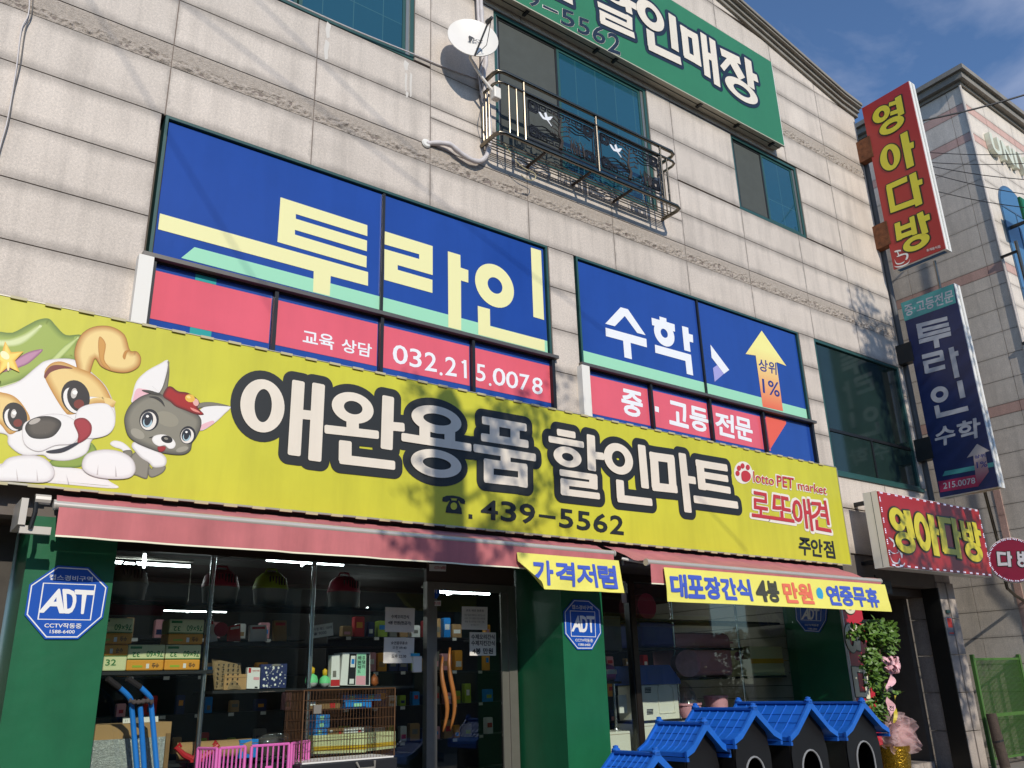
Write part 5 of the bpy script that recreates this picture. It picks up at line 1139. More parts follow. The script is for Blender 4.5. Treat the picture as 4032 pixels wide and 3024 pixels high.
# ================================================================ neighbour with pink stone bands
NX, NY = 18.0, -1.38
NB = thing('neighbour_building', (NX+3, NY+3, 0), 'pale stone building with pink bands and arched blue windows at the right', 'building')
obj('core_wall', B(NX+.03, NX+7, NY+.03, NY+9, 0, 14.12), 'mortar', NB)
ZN_ = [14.12, 13.67, 13.45, 12.90, 12.69]; z = 12.69
while z > .3: z -= .5; ZN_.append(max(z, 0))
if ZN_[-1] > .01: ZN_.append(0)
pz8 = atx('Q2', 940, 1140, NX).z; pzl = atx('Q3', 1115, 880, NX).z
def ncol(z0, z1):
    c = (z0+z1)/2
    if abs(c-13.56) < .08 or abs(c-12.79) < .08: return 'pink_stone'
    return 'neighbour_stone'
for i in range(len(ZN_)-1):
    z1, z0 = ZN_[i], ZN_[i+1]
    pieces = [(z0, z1)]
    for pc in (pz8, pzl):
        if z0 < pc < z1 and z1-z0 > .3:
            pieces = [(z0, z1-.22), (z1-.22, z1)]
    for n_, (a_, b_) in enumerate(pieces):
        m_ = 'pink_stone' if len(pieces) == 2 and n_ == 1 else ncol(a_, b_)
        for yy0, yy1 in ((NY, NY+.32), (NY+.32, NY+2.0), (NY+2.0, NY+4.2), (NY+4.2, NY+6.4)):
            obj('stone_panel', B(NX, NX+.028, yy0+.005, yy1-.005, a_+.005, b_-.005), m_, NB)
        for xx0, xx1 in ((NX, NX+1.0), (NX+1.0, NX+2.4), (NX+2.4, NX+3.8), (NX+3.8, NX+5.2)):
            obj('stone_panel', B(xx0+(.03 if xx0 == NX else .005), xx1-.005, NY, NY+.028, a_+.005, b_-.005), m_, NB)
cr = MB()
for (o2, za, zb2) in ((.05, 14.124, 14.20), (.16, 14.203, 14.36), (.24, 14.363, 14.48)): cr.box(NX-o2, NX+7, NY-o2, NY+9, za, zb2)
obj('cornice', cr, 'cornice', NB); obj('corner_bead', MB().tube([(NX-.01, NY-.01, 0), (NX-.01, NY-.01, 14.12)], .03, 8), 'granite_pale', NB)
ya0, yb0 = atx('Q2', 860, 1000, NX).y, atx('Q2', 790, 1000, NX).y
for k in range(14): obj('pink_strip', B(NX-.012, NX-.001, ya0, yb0, .3+k*.6, .3+k*.6+.59), 'pink_stone', NB)
def arch_win(cx, w, z0, zs):
    pts = [(cx-w, z0), (cx+w, z0)]+[(cx+w*math.cos(math.pi*k/16), zs+w*math.sin(math.pi*k/16)) for k in range(17)]
    fr = obj('window', MB().prism([(p[0]+(p[0]-cx)*.06, NY-.02, p[1]+(.05 if p[1] >= zs else -.04)) for p in pts], (0, .018, 0)), mat('win_frame_blue', '#4d6a86', .4), NB)
    obj('pane', MB().prism([(p[0], NY-.03, p[1]) for p in pts], (0, .008, 0)), mat('arch_glass', '#4f7da0', .05, spec=.9, coat=.4), fr)
    for zz in (z0+(zs-z0)*.5, zs): obj('glazing_bar', B(cx-w, cx+w, NY-.04, NY-.031, zz-.02, zz+.02), 'win_frame_blue', fr)
    obj('glazing_bar', B(cx-.02, cx+.02, NY-.04, NY-.031, z0, zs-.021), 'win_frame_blue', fr)
wx = at('Q2', 1385, 250, NY).x; arch_win(wx+.66, .64, 7.2, 11.2); arch_win(wx+2.7, .64, 7.2, 11.2)
tv, tf, ta = tmesh('UNIV', .03); u0 = at('Q1', 1778, 930, NY); zl0 = at('Q1', 1840, 1130, NY).z
for i, ch in enumerate('UNIV'):
    tv, tf, ta = tmesh(ch, .03); wch = .13 if ch == 'I' else .46; x0 = u0.x+[0, .56, 1.12, 1.36][i]
    v = [(x0+wch*a_, NY-.12, zl0+.52*b_) for a_, b_ in tv]; n_ = len(v)
    ed = {}
    for f_ in tf:
        for j in range(len(f_)):
            k_ = (f_[j], f_[(j+1) % len(f_)]); ed[k_] = 1
    sides = [(a_, a_+n_, b_+n_, b_) for (a_, b_) in ed if (b_, a_) not in ed]
    obj('channel_letter', MB().add(v+[(p[0], NY-.006, p[2]) for p in v], list(tf)+sides), mat('letter_pale', '#dde0cc', .5, var=.08), NB)
fp = [at('Q2', 1568, 690, NY-.35), at('Q2', 1700, 1280, NY-.35)]
obj('flag_pole', MB().tube([(fp[0].x, NY-.35, fp[0].z), (fp[0].x, NY-.35, 4.0)], .035, 10), 'stainless', NB, smooth='auto')
for zz in (fp[0].z-.25, fp[0].z-2.2, 4.6): obj('pole_bracket', B(fp[0].x-.02, fp[0].x+.02, NY-.32, NY-.002, zz, zz+.05), 'alu_dark', NB)
gp = at('Q2', 1612, 200, NY-.5); gq = at('Q2', 1612, 400, NY-.5); GS = thing('edge_sign', (gp.x+.4, NY-.5, gq.z), 'green sign box cut off by the right edge of the photo', 'sign')
obj('sign_box', B(gp.x, gp.x+.9, NY-.5, NY-.44, gq.z, gp.z), mat('edge_green', '#14633c', .4), GS, bevel=.01); obj('mount_arm', B(gp.x+.4, gp.x+.46, NY-.439, NY-.032, gq.z+.1, gq.z+.16), 'alu_dark', GS); obj('face_panel', B(gp.x+.03, gp.x+.87, NY-.506, NY-.501, gq.z+.03, gp.z-.03), mat('edge_green2', '#1a7446', .35), GS)

# ================================================================ overhead wires at the right
for i, (xa, ya_, xb, yb_, r_, lab) in enumerate(((1100, 762, 2330, 446, .020, 'thick black cable rising to the right above the neighbour wall'), (1180, 1108, 2330, 1117, .007, 'upper thin level wire in front of the neighbour'), (1200, 1217, 2330, 1221, .007, 'lower thin level wire in front of the neighbour'), (1215, 1260, 2330, 1412, .008, 'first sloping wire under the two level wires'), (1230, 1345, 2330, 1580, .008, 'second sloping wire under the two level wires'), (1280, 1535, 2330, 1720, .008, 'lowest sloping wire crossing the arched window'))):
    a_ = atx('Q1', xa, ya_, 15.86); b_ = at('Q1', xb, yb_, -3.0); q = [a_.lerp(b_, k/8)-Vector((0, 0, .04*math.sin(math.pi*k/8))) for k in range(9)]
    obj('overhead_wire', MB().tube(q, r_, 6), 'iron_black', label=lab, cat='wire', group='overhead wires at the right')

# ================================================================ alley fence
mat('fence_green', '#4c7538', .45, var=.1); mat('alley_wall', '#b9b592', .9, var=.15); mat('hedge_low', '#5a7a3a', .9, var=.3)
FN = thing('mesh_fence', (17.0, .0, 0), 'bright green welded mesh fence closing the alley', 'fence')
for x in (16.16, 17.93): obj('post', B(x, x+.06, -.03, .03, 0, 1.86), 'fence_green', FN)
obj('top_rail', B(16.221, 17.929, -.015, .015, 1.76, 1.80), 'fence_green', FN); obj('middle_rail', B(16.221, 17.929, -.015, .015, .80, .86), 'fence_green', FN); obj('bottom_rail', B(16.221, 17.929, -.015, .015, .12, .16), 'fence_green', FN)
wm = MB()
for k in range(36): wm.tube([(16.25+k*.047, -.01, .161), (16.25+k*.047, -.01, 1.759)], .0075, 4, False)
for k in range(14): wm.tube([(16.221, .0, .2+k*.115), (17.929, .0, .2+k*.115)], .004, 4, False)
obj('wire_mesh', wm, 'fence_green', FN, kind='stuff')
obj('alley_wall', B(15.73, 17.99, 5.0, 5.2, 0, 3.2), 'alley_wall', label='pale olive wall at the far end of the alley behind the fence', cat='wall')
RM = thing('rolled_mat', (16.75, -.25, 0), 'rolled brown mat leaning by the fence post', 'mat')
a_ = at('Q5', 1905, 1520, -.25); b_ = at('Q5', 1780, 1090, -.18); obj('roll', MB().tube([(a_.x, -.25, .02), ((a_.x+b_.x)/2, -.21, (b_.z)/2), (b_.x, -.18, b_.z)], [.085, .09, .085], 12), mat('mat_brown', '#4c4038', .9, var=.25, vscale=12, bump=.5), RM, smooth='auto')
obj('tie', MB().tube([((a_.x+b_.x)/2-.0, -.212, b_.z*.5-.015), ((a_.x+b_.x)/2-.004, -.208, b_.z*.5+.015)], .093, 12), 'iron_black', RM)
# ================================================================ goods in the left window
mat('kraft', '#b08a5c', .8, var=.08); mat('kraft_dark', '#8a6a45', .85, var=.12); mat('pack_pale', '#dcdca8', .5); mat('pack_orange', '#e39a2a', .5); mat('pack_green', '#2e7a3c', .5); mat('shelf_black', '#16171a', .5); mat('chrome', '#d5d6d8', .24, metal=1.0)
mat('pink_plastic', '#d86cb4', .4); mat('cage_wire', '#6b4c32', .5, metal=.5, var=.2); mat('tray_black', '#1b1c20', .5); mat('cyan_blue', '#1e86d8', .4, var=.05); mat('truck_blue', '#1f78c8', .45, var=.1, vscale=18); mat('rubber', '#191919', .8); mat('snack_white', '#e9e7e2', .5); mat('snack_red', '#c22a2e', .45); mat('navy_cloth', '#1c2a5c', .7); mat('mint_net', '#74d890', .6); mat('ball_yellow', '#e0b21c', .5); mat('rose_plastic', '#e6a4ac', .45, var=.04); mat('pink_light', '#eaa6b2', .4); mat('cream_plastic', '#e9e4d4', .45, var=.03); mat('roof_steel_blue', '#3d5aa8', .45); mat('carrier_pink', '#b5324e', .5); mat('carrier_green', '#9ab52c', .5); mat('carrier_grey', '#7a766e', .6); mat('bin_navy', '#3a4290', .45)
glass_mat('clear_wrap', (.86, .86, .86), .16, .12, .10, '#c8c8c8'); mat('bubble_wrap', '#aeb0ad', .18, var=.35, vscale=45, bump=.9, bscale=70, spec=.9)
RK = thing('display_rack', (3.5, 1.25, .06), 'steel pole and black shelf display rack behind the left window', 'rack')
for x in (2.85, 3.955): obj('pole', MB().tube([(x, .94, .06), (x, .94, 3.0)], .028, 12), 'chrome', RK, smooth='auto')
for (x0, x1, y0, y1, z) in ((1.72, 2.92, .88, 1.5, 1.79), (2.93, 5.20, .88, 1.5, 1.60), (2.93, 5.2, 1.25, 1.7, 2.07), (1.72, 5.2, 1.15, 1.75, 2.46), (1.72, 5.2, 1.1, 1.6, .95)): obj('shelf', B(x0, x1, y0, y1, z-.03, z), 'shelf_black', RK)
def pads(x, z, y, flip, label, w=.335, h=.235):
    t = thing('pad_pack', (x+w/2, y+.12, z), label, 'pack', 'yellow and orange packs of pads'); d = .26
    lo, hi = ('pack_orange', 'pack_pale') if flip else ('pack_pale', 'pack_orange')
    obj('lower_half', B(x, x+w, y, y+d, z, z+h*(.42 if flip else .58)), lo, t, bevel=.012); obj('upper_half', B(x, x+w, y, y+d, z+h*(.42 if flip else .58)+.001, z+h), hi, t, bevel=.012)
    s = Sign('y', y, .002); zb = z+h*.42 if flip else z; hh = h*.58
    V = lambda u, v: Vector((x+w*u, zb+hh*v))
    def tx(txt, u0, u1, v0, v1, off):
        q = [V(u0, v1), V(u1, v1), V(u1, v0), V(u0, v0)]
        if flip: q = [q[2], q[3], q[0], q[1]]
        s.textq(txt, q, off)
    if flip: tx('76×60', .50, .95, .18, .58, .02); tx('32', .12, .32, .18, .5, .02)
    else: tx('32', .45, .72, .35, .75, .02); tx('60', .02, .25, .35, .65, .02)
    s.done('size_print', 'pack_green', t)
    s.g(); s.rect(x+w*.05, x+w*.36, zb+hh*(.72 if flip else .12), zb+hh*(.88 if flip else .28)); s.rect(x+.004, x+w-.004, z+h*(.43 if flip else .545), z+h*(.46 if flip else .575)); s.done('green_bar', 'pack_green', t)
    s.disc_ = None; zo = z if flip else z+h*.58; s.rect(x+w*.15, x+w*.42, zo+h*.12, zo+h*.2); s.done('green_label', 'carrier_green', t); s.rect(x+w*.52, x+w*.60, zo+h*.08, zo+h*.26); s.done('white_mark', 'snack_white', t); s.textq('순수', [Vector((x+w*.68, zo+h*.10)), Vector((x+w*.86, zo+h*.10)), Vector((x+w*.86, zo+h*.28)), Vector((x+w*.68, zo+h*.28))] if flip else [Vector((x+w*.68, zo+h*.28)), Vector((x+w*.86, zo+h*.28)), Vector((x+w*.86, zo+h*.10)), Vector((x+w*.68, zo+h*.10))], .02); s.done('brand_print', 'print_black', t)
    return t
pads(1.771, 1.795, 0.885, False, 'pack of pads lying right way up at the lower left of the stack'); pads(2.108, 1.795, 0.885, True, 'upside-down pack of pads in the middle of the lower row'); pads(2.450, 1.795, 0.885, True, 'upside-down pack of pads at the right of the lower row')
pads(1.796, 2.035, 0.89, True, 'upside-down pack of pads on top at the left, half behind the pillar'); pads(2.460, 2.035, 0.89, True, 'upside-down pack of pads on top at the right')
# pet carriers on the top shelf
def carrier(x, y, z, m, label):
    t = thing('pet_carrier', (x, y, z), label, 'pet carrier', 'pet carriers on the top shelf')
    obj('base', MB().lathe((x, y, z), [(.20, 0), (.225, .16), (.23, .18)], 20, (0, 0, 1), 1.0, .8), 'carrier_grey', t, smooth='auto')
    obj('lid', MB().lathe((x, y, z+.181), [(.235, 0), (.23, .03), (.20, .12), (.12, .18), (.0, .20)], 20, (0, 0, 1), 1.0, .8), m, t, smooth='auto')
    for k in range(6): obj('vent_slot', B(x-.09+k*.034, x-.078+k*.034, y-.200+.02*abs(k-2.5)*.2, y-.178, z+.22, z+.31), 'shelf_black', t)
    obj('handle', MB().tube([(x-.07, y, z+.37), (x-.05, y, z+.41), (x+.05, y, z+.41), (x+.07, y, z+.37)], .012, 6), m, t)
for x, m, l in ((2.15, 'carrier_grey', 'grey pet carrier on the top shelf behind the left pillar edge'), (3.10, 'carrier_pink', 'dark pink pet carrier on the top shelf right of the first pole'), (3.66, 'carrier_green', 'lime green pet carrier on the top shelf'), (4.55, 'carrier_pink', 'dark pink pet carrier on the top shelf nearest the door')): carrier(x, 1.42, 2.465, m, l)
obj('cushion_roll', MB().tube([(1.75, 1.35, 2.25+.16), (2.50, 1.35, 2.25+.16)], .075, 12), mat('cushion_maroon', '#7a3444', .9, var=.15), label='rolled maroon cushion under the grey carrier', cat='cushion', smooth='auto')
# things on the middle shelf
t = thing('scratcher_mat', (3.08, 1.15, 1.61), 'curled brown scratching mat punched with holes', 'mat')
ar = [(2.96+.30*(k/12)-.06*math.sin(k/12*3.0), .93+.02*math.sin(k*.5), 1.61) for k in range(13)]
obj('curled_sheet', MB().add([(p[0], p[1], 1.61) for p in ar]+[(p[0]-.04, p[1]+.03, 1.90-.06*(k/12)**2) for k, p in enumerate(ar)], [(k, k+1, k+14, k+13) for k in range(12)]), mat('mat_holes', '#8a7250', .8, var=.25, vscale=30), t)
for i in range(5):
    for j in range(5): obj('hole', MB().lathe((2.98+.05*i, .915, 1.66+.045*j), [(.0, .004), (.009, .004)], 8, (0, -1, 0)), 'shelf_black', t)
def carton(name, x0, x1, y0, y1, z0, z1, m, label, cat='box', tape=None):
    t = thing(name, ((x0+x1)/2, (y0+y1)/2, z0), label, cat); obj('case', B(x0, x1, y0, y1, z0, z1), m, t, bevel=.005)
    if tape: obj('tape', B(x0-.001, x1+.001, y0-.002, y0-.0005, z0+(z1-z0)*.42, z0+(z1-z0)*.58), tape, t)
    else: obj('flap_seam', B(x0+.005, x1-.005, y0-.0015, y0-.0003, z1-.035, z1-.03), 'kraft_dark', t)
    return t
carton('kraft_box', 3.05, 3.30, .92, 1.2, 1.602, 1.75, 'kraft', 'wrapped brown box beside the scratching mat')
def flatpack(name, z, q, y, d, base, bars, label, cat='pack', text=(), emb=None):
    s = Sign('y', y, 0.0); P = [s.m(z, *p) for p in q]; t = thing(name, (sum(p[0] for p in P)/4, y+d/2, min(p[1] for p in P)), label, cat)
    obj('case', MB().prism([s.t3(p, 0) for p in P], (0, d, 0)), base, t); s.l = .002
    f = lambda u, v: (P[0]*(1-u)+P[1]*u)*(1-v)+(P[3]*(1-u)+P[2]*u)*v
    for (u0, u1, v0, v1, m) in bars: s.raw([f(u0, v0), f(u1, v0), f(u1, v1), f(u0, v1)]); s.done('print_block', m, t)
    for (tx, u0, u1, v0, v1, m, off) in text: s.textq(tx, [f(u0, v0), f(u1, v0), f(u1, v1), f(u0, v1)], off); s.done('lettering', m, t)
    return t, f, s
flatpack('snack_pack', 'M2', [(218, 515), (360, 518), (350, 757), (205, 755)], .90, .05, 'snack_white', [(.08, .28, .02, .25, 'snack_red'), (.5, .95, .45, .58, 'rose_plastic'), (.62, .85, .9, .98, 'print_black')], 'white snack pack with red emblem on the middle shelf', text=[('I pad with', .35, .95, .1, .2, 'print_red', .01)])
t, f, s = flatpack('gift_bag', 'M2', [(372, 480), (668, 470), (652, 748), (360, 752)], .90, .05, 'navy_cloth', [], 'navy bag with white dotted pattern on the middle shelf', 'bag')
rnd = random.Random(4)
for k in range(46):
    p = f(rnd.uniform(.06, .94), rnd.uniform(.10, .96)); rr_ = rnd.choice((.004, .006, .011)); s.raw([p+Vector((rr_*math.cos(a*.785), rr_*1.15*math.sin(a*.785))) for a in range(8)])
s.grp = [];
md = s.mb; s.mb = MB(); o = obj('dot_print', md, 'snack_white', t, kind='stuff')
obj('handle_hole', MB().prism([s.t3(f(.38+.19*(1+math.cos(a*.524))*.5*2, .02+.10*math.sin(a*.524)*.5+.03), .004) for a in range(12)], (0, .001, 0)), 'carrier_grey', t)
for (cx, cy, r_, lab) in ((945, 620, .062, 'larger'), (1092, 655, .052, 'smaller')):
    c = at('M2', cx, cy, .97); t = thing('net_toy', (c.x, .97, 1.602), lab+' netted pet toy with green band and yellow top on the middle shelf', 'toy', 'netted toys')
    prof = [(.01, 0), (r_*.85, .02), (r_*1.1, r_*.8)]
    obj('net_base', MB().lathe((c.x, .97, 1.602), prof, 14), 'snack_white', t, smooth=True); obj('green_band', MB().lathe((c.x, .97, 1.602+r_*.8), [(r_*1.1, 0.001), (r_*1.1, r_*.5), (r_*.9, r_*1.1), (.02, r_*1.5)], 14), 'mint_net', t, smooth=True)
    obj('ball_top', MB().lathe((c.x, .97, 1.602+r_*2.2), [(.005, 0), (r_*.5, .01), (r_*.5, .06), (.0, .08)], 12), 'ball_yellow', t, smooth=True)
flatpack('snack_pack', 'M2', [(1175, 375), (1265, 372), (1262, 732), (1160, 735)], .91, .08, 'snack_white', [(.0, 1, .78, .98, 'snack_red'), (.2, .6, .5, .7, 'carrier_grey')], 'tall white and red pack on the middle shelf')
flatpack('pad_bag', 'M2', [(1300, 345), (1612, 345), (1608, 722), (1268, 718)], .90, .22, 'snack_white', [(.24, .50, .03, .98, 'shelf_black'), (.52, .84, .03, .70, 'mint_film'), (.85, .97, .03, .98, 'shelf_black'), (.30, .46, .10, .45, 'snack_white'), (.33, .43, .2, .35, 'cyan_blue'), (.30, .45, .80, .95, 'snack_white'), (.52, .84, .71, .98, 'pink_light')], 'big white pack of pads with black and mint print on the middle shelf', text=[('배', .56, .67, .10, .22, 'print_black', .02), ('변', .56, .67, .25, .37, 'print_black', .02), ('패', .56, .67, .40, .50, 'print_black', .02), ('드', .56, .67, .53, .62, 'print_black', .02), ('강', .71, .81, .10, .21, 'print_black', .02), ('댕', .71, .81, .24, .35, 'print_black', .02), ('이', .71, .81, .38, .48, 'print_black', .02)])
c = at('M2', 1660, 660, .96); obj('snack_bundle', MB().lathe((c.x, .96, 1.602), [(.02, 0), (.06, .03), (.05, .09), (.01, .13)], 10, (0, 0, 1), 1.2, .7), mat('snack_brown', '#a85a2a', .5, var=.4, vscale=25), label='small wrapped brown snack bundle at the end of the middle shelf', cat='snack', smooth=True)
# upper shelf odds and ends
for (z_, q, m, lab) in (('M2', [(250, 35), (430, 30), (440, 215), (245, 218)], 'snack_white', 'white paper pack on the upper shelf'), ('M2', [(520, -20), (660, -20), (660, 215), (520, 210)], 'kraft', 'brown pack with red corner on the upper shelf'), ('M1', [(1210, -40), (1270, -40), (1322, 215), (1190, 235)], 'snack_white', 'grey leaflet pack behind the first pole'), ('b', [(330, 755), (400, 740), (400, 850), (325, 850)], 'snack_red', 'red and white snack bag on the upper shelf')):
    flatpack('snack_pack', z_, q, 1.36, .06, m, [(.1, .9, .1, .25, 'snack_red' if m != 'snack_red' else 'snack_white')], lab)
c = at('b', 275, 775, 1.36); obj('pink_plate', MB().lathe((c.x, 1.36, c.z), [(.0, .02), (.07, .02), (.075, 0), (0, 0)], 18, (0, -1, 0)), 'carrier_pink', label='round dark pink toy disc on the upper shelf', cat='toy')
# lower shelf: rolls, bath, playpen, cage, hand truck
obj('carpet_roll', MB().tube([(2.75, 1.25, 1.045), (3.42, 1.05, 1.055)], .085, 14), 'kraft', label='big brown paper roll on the lower shelf', cat='roll', smooth='auto')
t = thing('bath_tub', (3.72, 1.25, .96), 'oval brown pet bath in clear wrap on the lower shelf', 'tub'); obj('tub', MB().lathe((3.72, 1.25, .96), [(.16, 0), (.24, .15), (.255, .16), (.235, .155), (.15, .02), (.0, .02)], 24, (0, 0, 1), 1.0, .6), mat('tub_brown', '#6a5a4a', .4), t, smooth='auto'); obj('wrap', MB().lathe((3.72, 1.25, .955), [(.19, 0), (.26, .10), (.27, .165), (.1, .21)], 18, (0, 0, 1), 1.0, .62), 'clear_wrap', t, smooth=True)
c = at('M2', 240, 1400, 1.0); carton('blue_box', c.x-.10, c.x+.09, 1.0, 1.12, .96, 1.13, 'cyan_blue', 'bright blue product box in front of the bath')
t = thing('red_stand', (2.9, 1.1, .96), 'red scroll-shaped toy stand by the first pole', 'stand')
for sx in (-1, 1): obj('scroll', MB().tube([(2.86+sx*.02, .98, .98), (2.86+sx*.12, .98, 1.03), (2.86+sx*.2, .98, 1.10), (2.86+sx*.17, .98, 1.13), (2.86+sx*.15, .98, 1.10)], [.03, .028, .022, .018, .01], 8), 'snack_red', t, smooth='auto')
obj('crossbar', B(2.80, 2.92, .955, 1.0, .96, 1.0), 'snack_red', t)
t = thing('wrapped_carton', (2.1, 1.1, .06), 'large brown carton in bubble wrap behind the hand truck', 'box')
c0 = at('M1', 0, 1165, .95); c1 = at('M1', 800, 1132, .95); obj('carton', B(c0.x-.12, c1.x, .95, 1.35, .06, (c0.z+c1.z)/2), 'kraft', t); obj('bubble_wrap', B(c0.x-.11, c1.x-.05, .93, .949, .06, c0.z-.13), 'bubble_wrap', t); obj('corner_strip', B(c1.x-.045, c1.x-.005, .93, .948, .06, c1.z-.1), 'kraft_dark', t)
flatpack('desk_calendar', 'M1', [(245, 1090), (645, 1062), (645, 1140), (240, 1158)], 1.12, .01, 'snack_white', [(.33, .46, .1, .9, 'carrier_grey'), (.0, 1, .0, .08, 'shelf_black')], 'white spiral desk calendar behind the carton', 'calendar', text=[('11', .06, .12, .3, .7, 'print_black', 0)])
HT = thing('hand_truck', (2.15, .45, 0), 'blue tubular hand truck with black grips by the left pillar', 'hand truck')
g = lambda x, y, Y: at('M1', x, y, Y)
for (pts, nm) in ((((65, 640), (205, 745), (320, 860), (345, 1000), (400, 1659)), 'left'), (((290, 640), (440, 740), (548, 850), (565, 960), (628, 1659)), 'right')):
    P = [g(x, y, .42+.03*k) for k, (x, y) in enumerate(pts)]; e_ = P[-1]+(P[-1]-P[-2]).normalized()*(P[-1].z-.1)
    obj('side_tube', MB().tube(sm(P[1:]+[Vector((e_.x, e_.y, .08))]), .023, 10), 'truck_blue', HT, smooth='auto'); obj('grip', MB().tube([P[0], P[1]], .027, 10), 'rubber', HT, smooth='auto')
P = [g(440, 960, .47), g(485, 1659, .55)]; obj('centre_tube', MB().tube([P[0], P[1], Vector((P[1].x+.1, .6, .08))], .023, 10), 'truck_blue', HT, smooth='auto')
obj('tie_rope', MB().tube(sm([g(310, 890, .44), g(380, 910, .43), g(450, 905, .42), g(520, 895, .44), g(580, 915, .46)]), [.02+.008*math.sin(i*2.2) for i in range(17)], 7), mat('rope_dark', '#4a4442', .9, var=.4, vscale=60), HT, smooth=True)
for x in (2.05, 2.45): obj('wheel', MB().tube([(x, .62, .1), (x+.06, .62, .1)], .10, 16), 'rubber', HT, smooth='auto')
obj('toe_plate', B(2.02, 2.5, .30, .58, .004, .016), 'truck_blue', HT)
# pink playpen
PP = thing('pet_playpen', (3.35, .45, 0), 'bright pink plastic pet playpen panels in front of the window', 'playpen')
def pen_panel(a, b, zt, n):
    a = Vector(a); b = Vector(b); h = Vector((0, 0, 1)); m = MB(); L = lambda t, z: a.lerp(b, t)+h*z
    for z in (.05, .40, .75, zt): m.tube([L(0, z), L(1, z)], .013, 6)
    for t in (0, 1): m.tube([L(t, .03), L(t, zt)], .015, 6)
    o = obj('panel', m, 'pink_plastic', PP)
    for k in range(1, n): obj('bar', MB().tube([L(k/n, .05), L(k/n, zt)], .008, 5), 'pink_plastic', o)
    obj('plate', MB().prism([L(.38, .80), L(.55, .80), L(.55, .92), L(.38, .92)], (0, -.01, 0)), 'pink_plastic', o)
q0 = at('M1', 1165, 1490, .45); q1 = at('M1', 1335, 1490, .30); q2 = at('M2', 190, 1445, .38); q3 = at('M2', 690, 1410, .38); q4 = at('M2', 900, 1430, .60)
zt_ = 1.10
pen_panel((q0.x, .62, 0), (q1.x, .36, 0), zt_, 6); pen_panel((q1.x+.03, .36, 0), (q2.x, .38, 0), zt_, 6); pen_panel((q2.x+.06, .38, 0), (q3.x, .38, 0), zt_, 7); pen_panel((q3.x+.03, .39, 0), (q4.x+.02, .62, 0), zt_, 7)
# wire cage on a tray
CX0, CX1, CY0, CY1, CZ0, CZ1 = 3.62, 4.62, .28, .74, .93, 1.575
CG_ = thing('wire_cage', ((CX0+CX1)/2, .5, .0), 'rusty brown wire pet cage on a black tray in front of the window', 'cage')
def grid(m, fx, n, k):
    for i in range(n+1): m.tube([fx(i/n, 0), fx(i/n, 1)], .0020, 4, False)
    for j in range(k+1): m.tube([fx(0, j/k), fx(1, j/k)], .0026, 4, False)
for nm, fx, n, k in (('front_grid', lambda u, v: (CX0+(CX1-CX0)*u, CY0, CZ0+(CZ1-CZ0)*v), 30, 7), ('rear_grid', lambda u, v: (CX0+(CX1-CX0)*u, CY1, CZ0+(CZ1-CZ0)*v), 30, 7), ('side_grid', lambda u, v: (CX0, CY0+(CY1-CY0)*u, CZ0+(CZ1-CZ0)*v), 14, 7), ('side_grid', lambda u, v: (CX1, CY0+(CY1-CY0)*u, CZ0+(CZ1-CZ0)*v), 14, 7), ('top_grid', lambda u, v: (CX0+(CX1-CX0)*u, CY0+(CY1-CY0)*v, CZ1), 30, 6)):
    m = MB(); grid(m, fx, n, k); obj(nm, m, 'cage_wire', CG_, kind='stuff')
fr_ = MB()
for (a, b) in (((CX0, CY0, CZ1), (CX1, CY0, CZ1)), ((CX0, CY1, CZ1), (CX1, CY1, CZ1)), ((CX0, CY0, CZ1), (CX0, CY1, CZ1)), ((CX1, CY0, CZ1), (CX1, CY1, CZ1)), ((CX0, CY0, CZ0), (CX0, CY0, CZ1)), ((CX1, CY0, CZ0), (CX1, CY0, CZ1))): fr_.tube([a, b], .007, 6)
obj('edge_frame', fr_, 'cage_wire', CG_)
obj('tray', B(CX0-.02, CX1+.02, CY0-.04, CY1+.03, .80, .915), 'tray_black', CG_, bevel=.012); obj('tray_liner', B(CX0+.01, CX1-.01, CY0-.01, CY1, .916, .93), 'snack_white', CG_)
obj('handle', MB().tube([(4.18, CY0-.045, .90), (4.20, CY0-.08, .84), (4.36, CY0-.08, .84), (4.38, CY0-.045, .90)], .013, 8), 'carrier_grey', CG_, smooth='auto')
obj('door_latch', B(3.72, 3.80, CY0-.02, CY0-.005, 1.36, 1.44), 'carrier_grey', CG_)
t2 = thing('lower_cage', (4.2, .5, 0), 'second cage with dark cover stacked under the wire cage', 'cage'); obj('cover', B(CX0, CX1+.15, CY0, CY1+.02, .004, .70), 'tray_black', t2, bevel=.01)
m = MB(); grid(m, lambda u, v: (CX0-.01+(CX1-CX0+.17)*u, CY0-.012, .02+.76*v), 34, 6); obj('front_grid', m, 'cage_wire', t2, kind='stuff'); obj('top_rail', B(CX0-.02, CX1+.17, CY0-.03, CY1+.03, .755, .797), 'tray_black', t2)
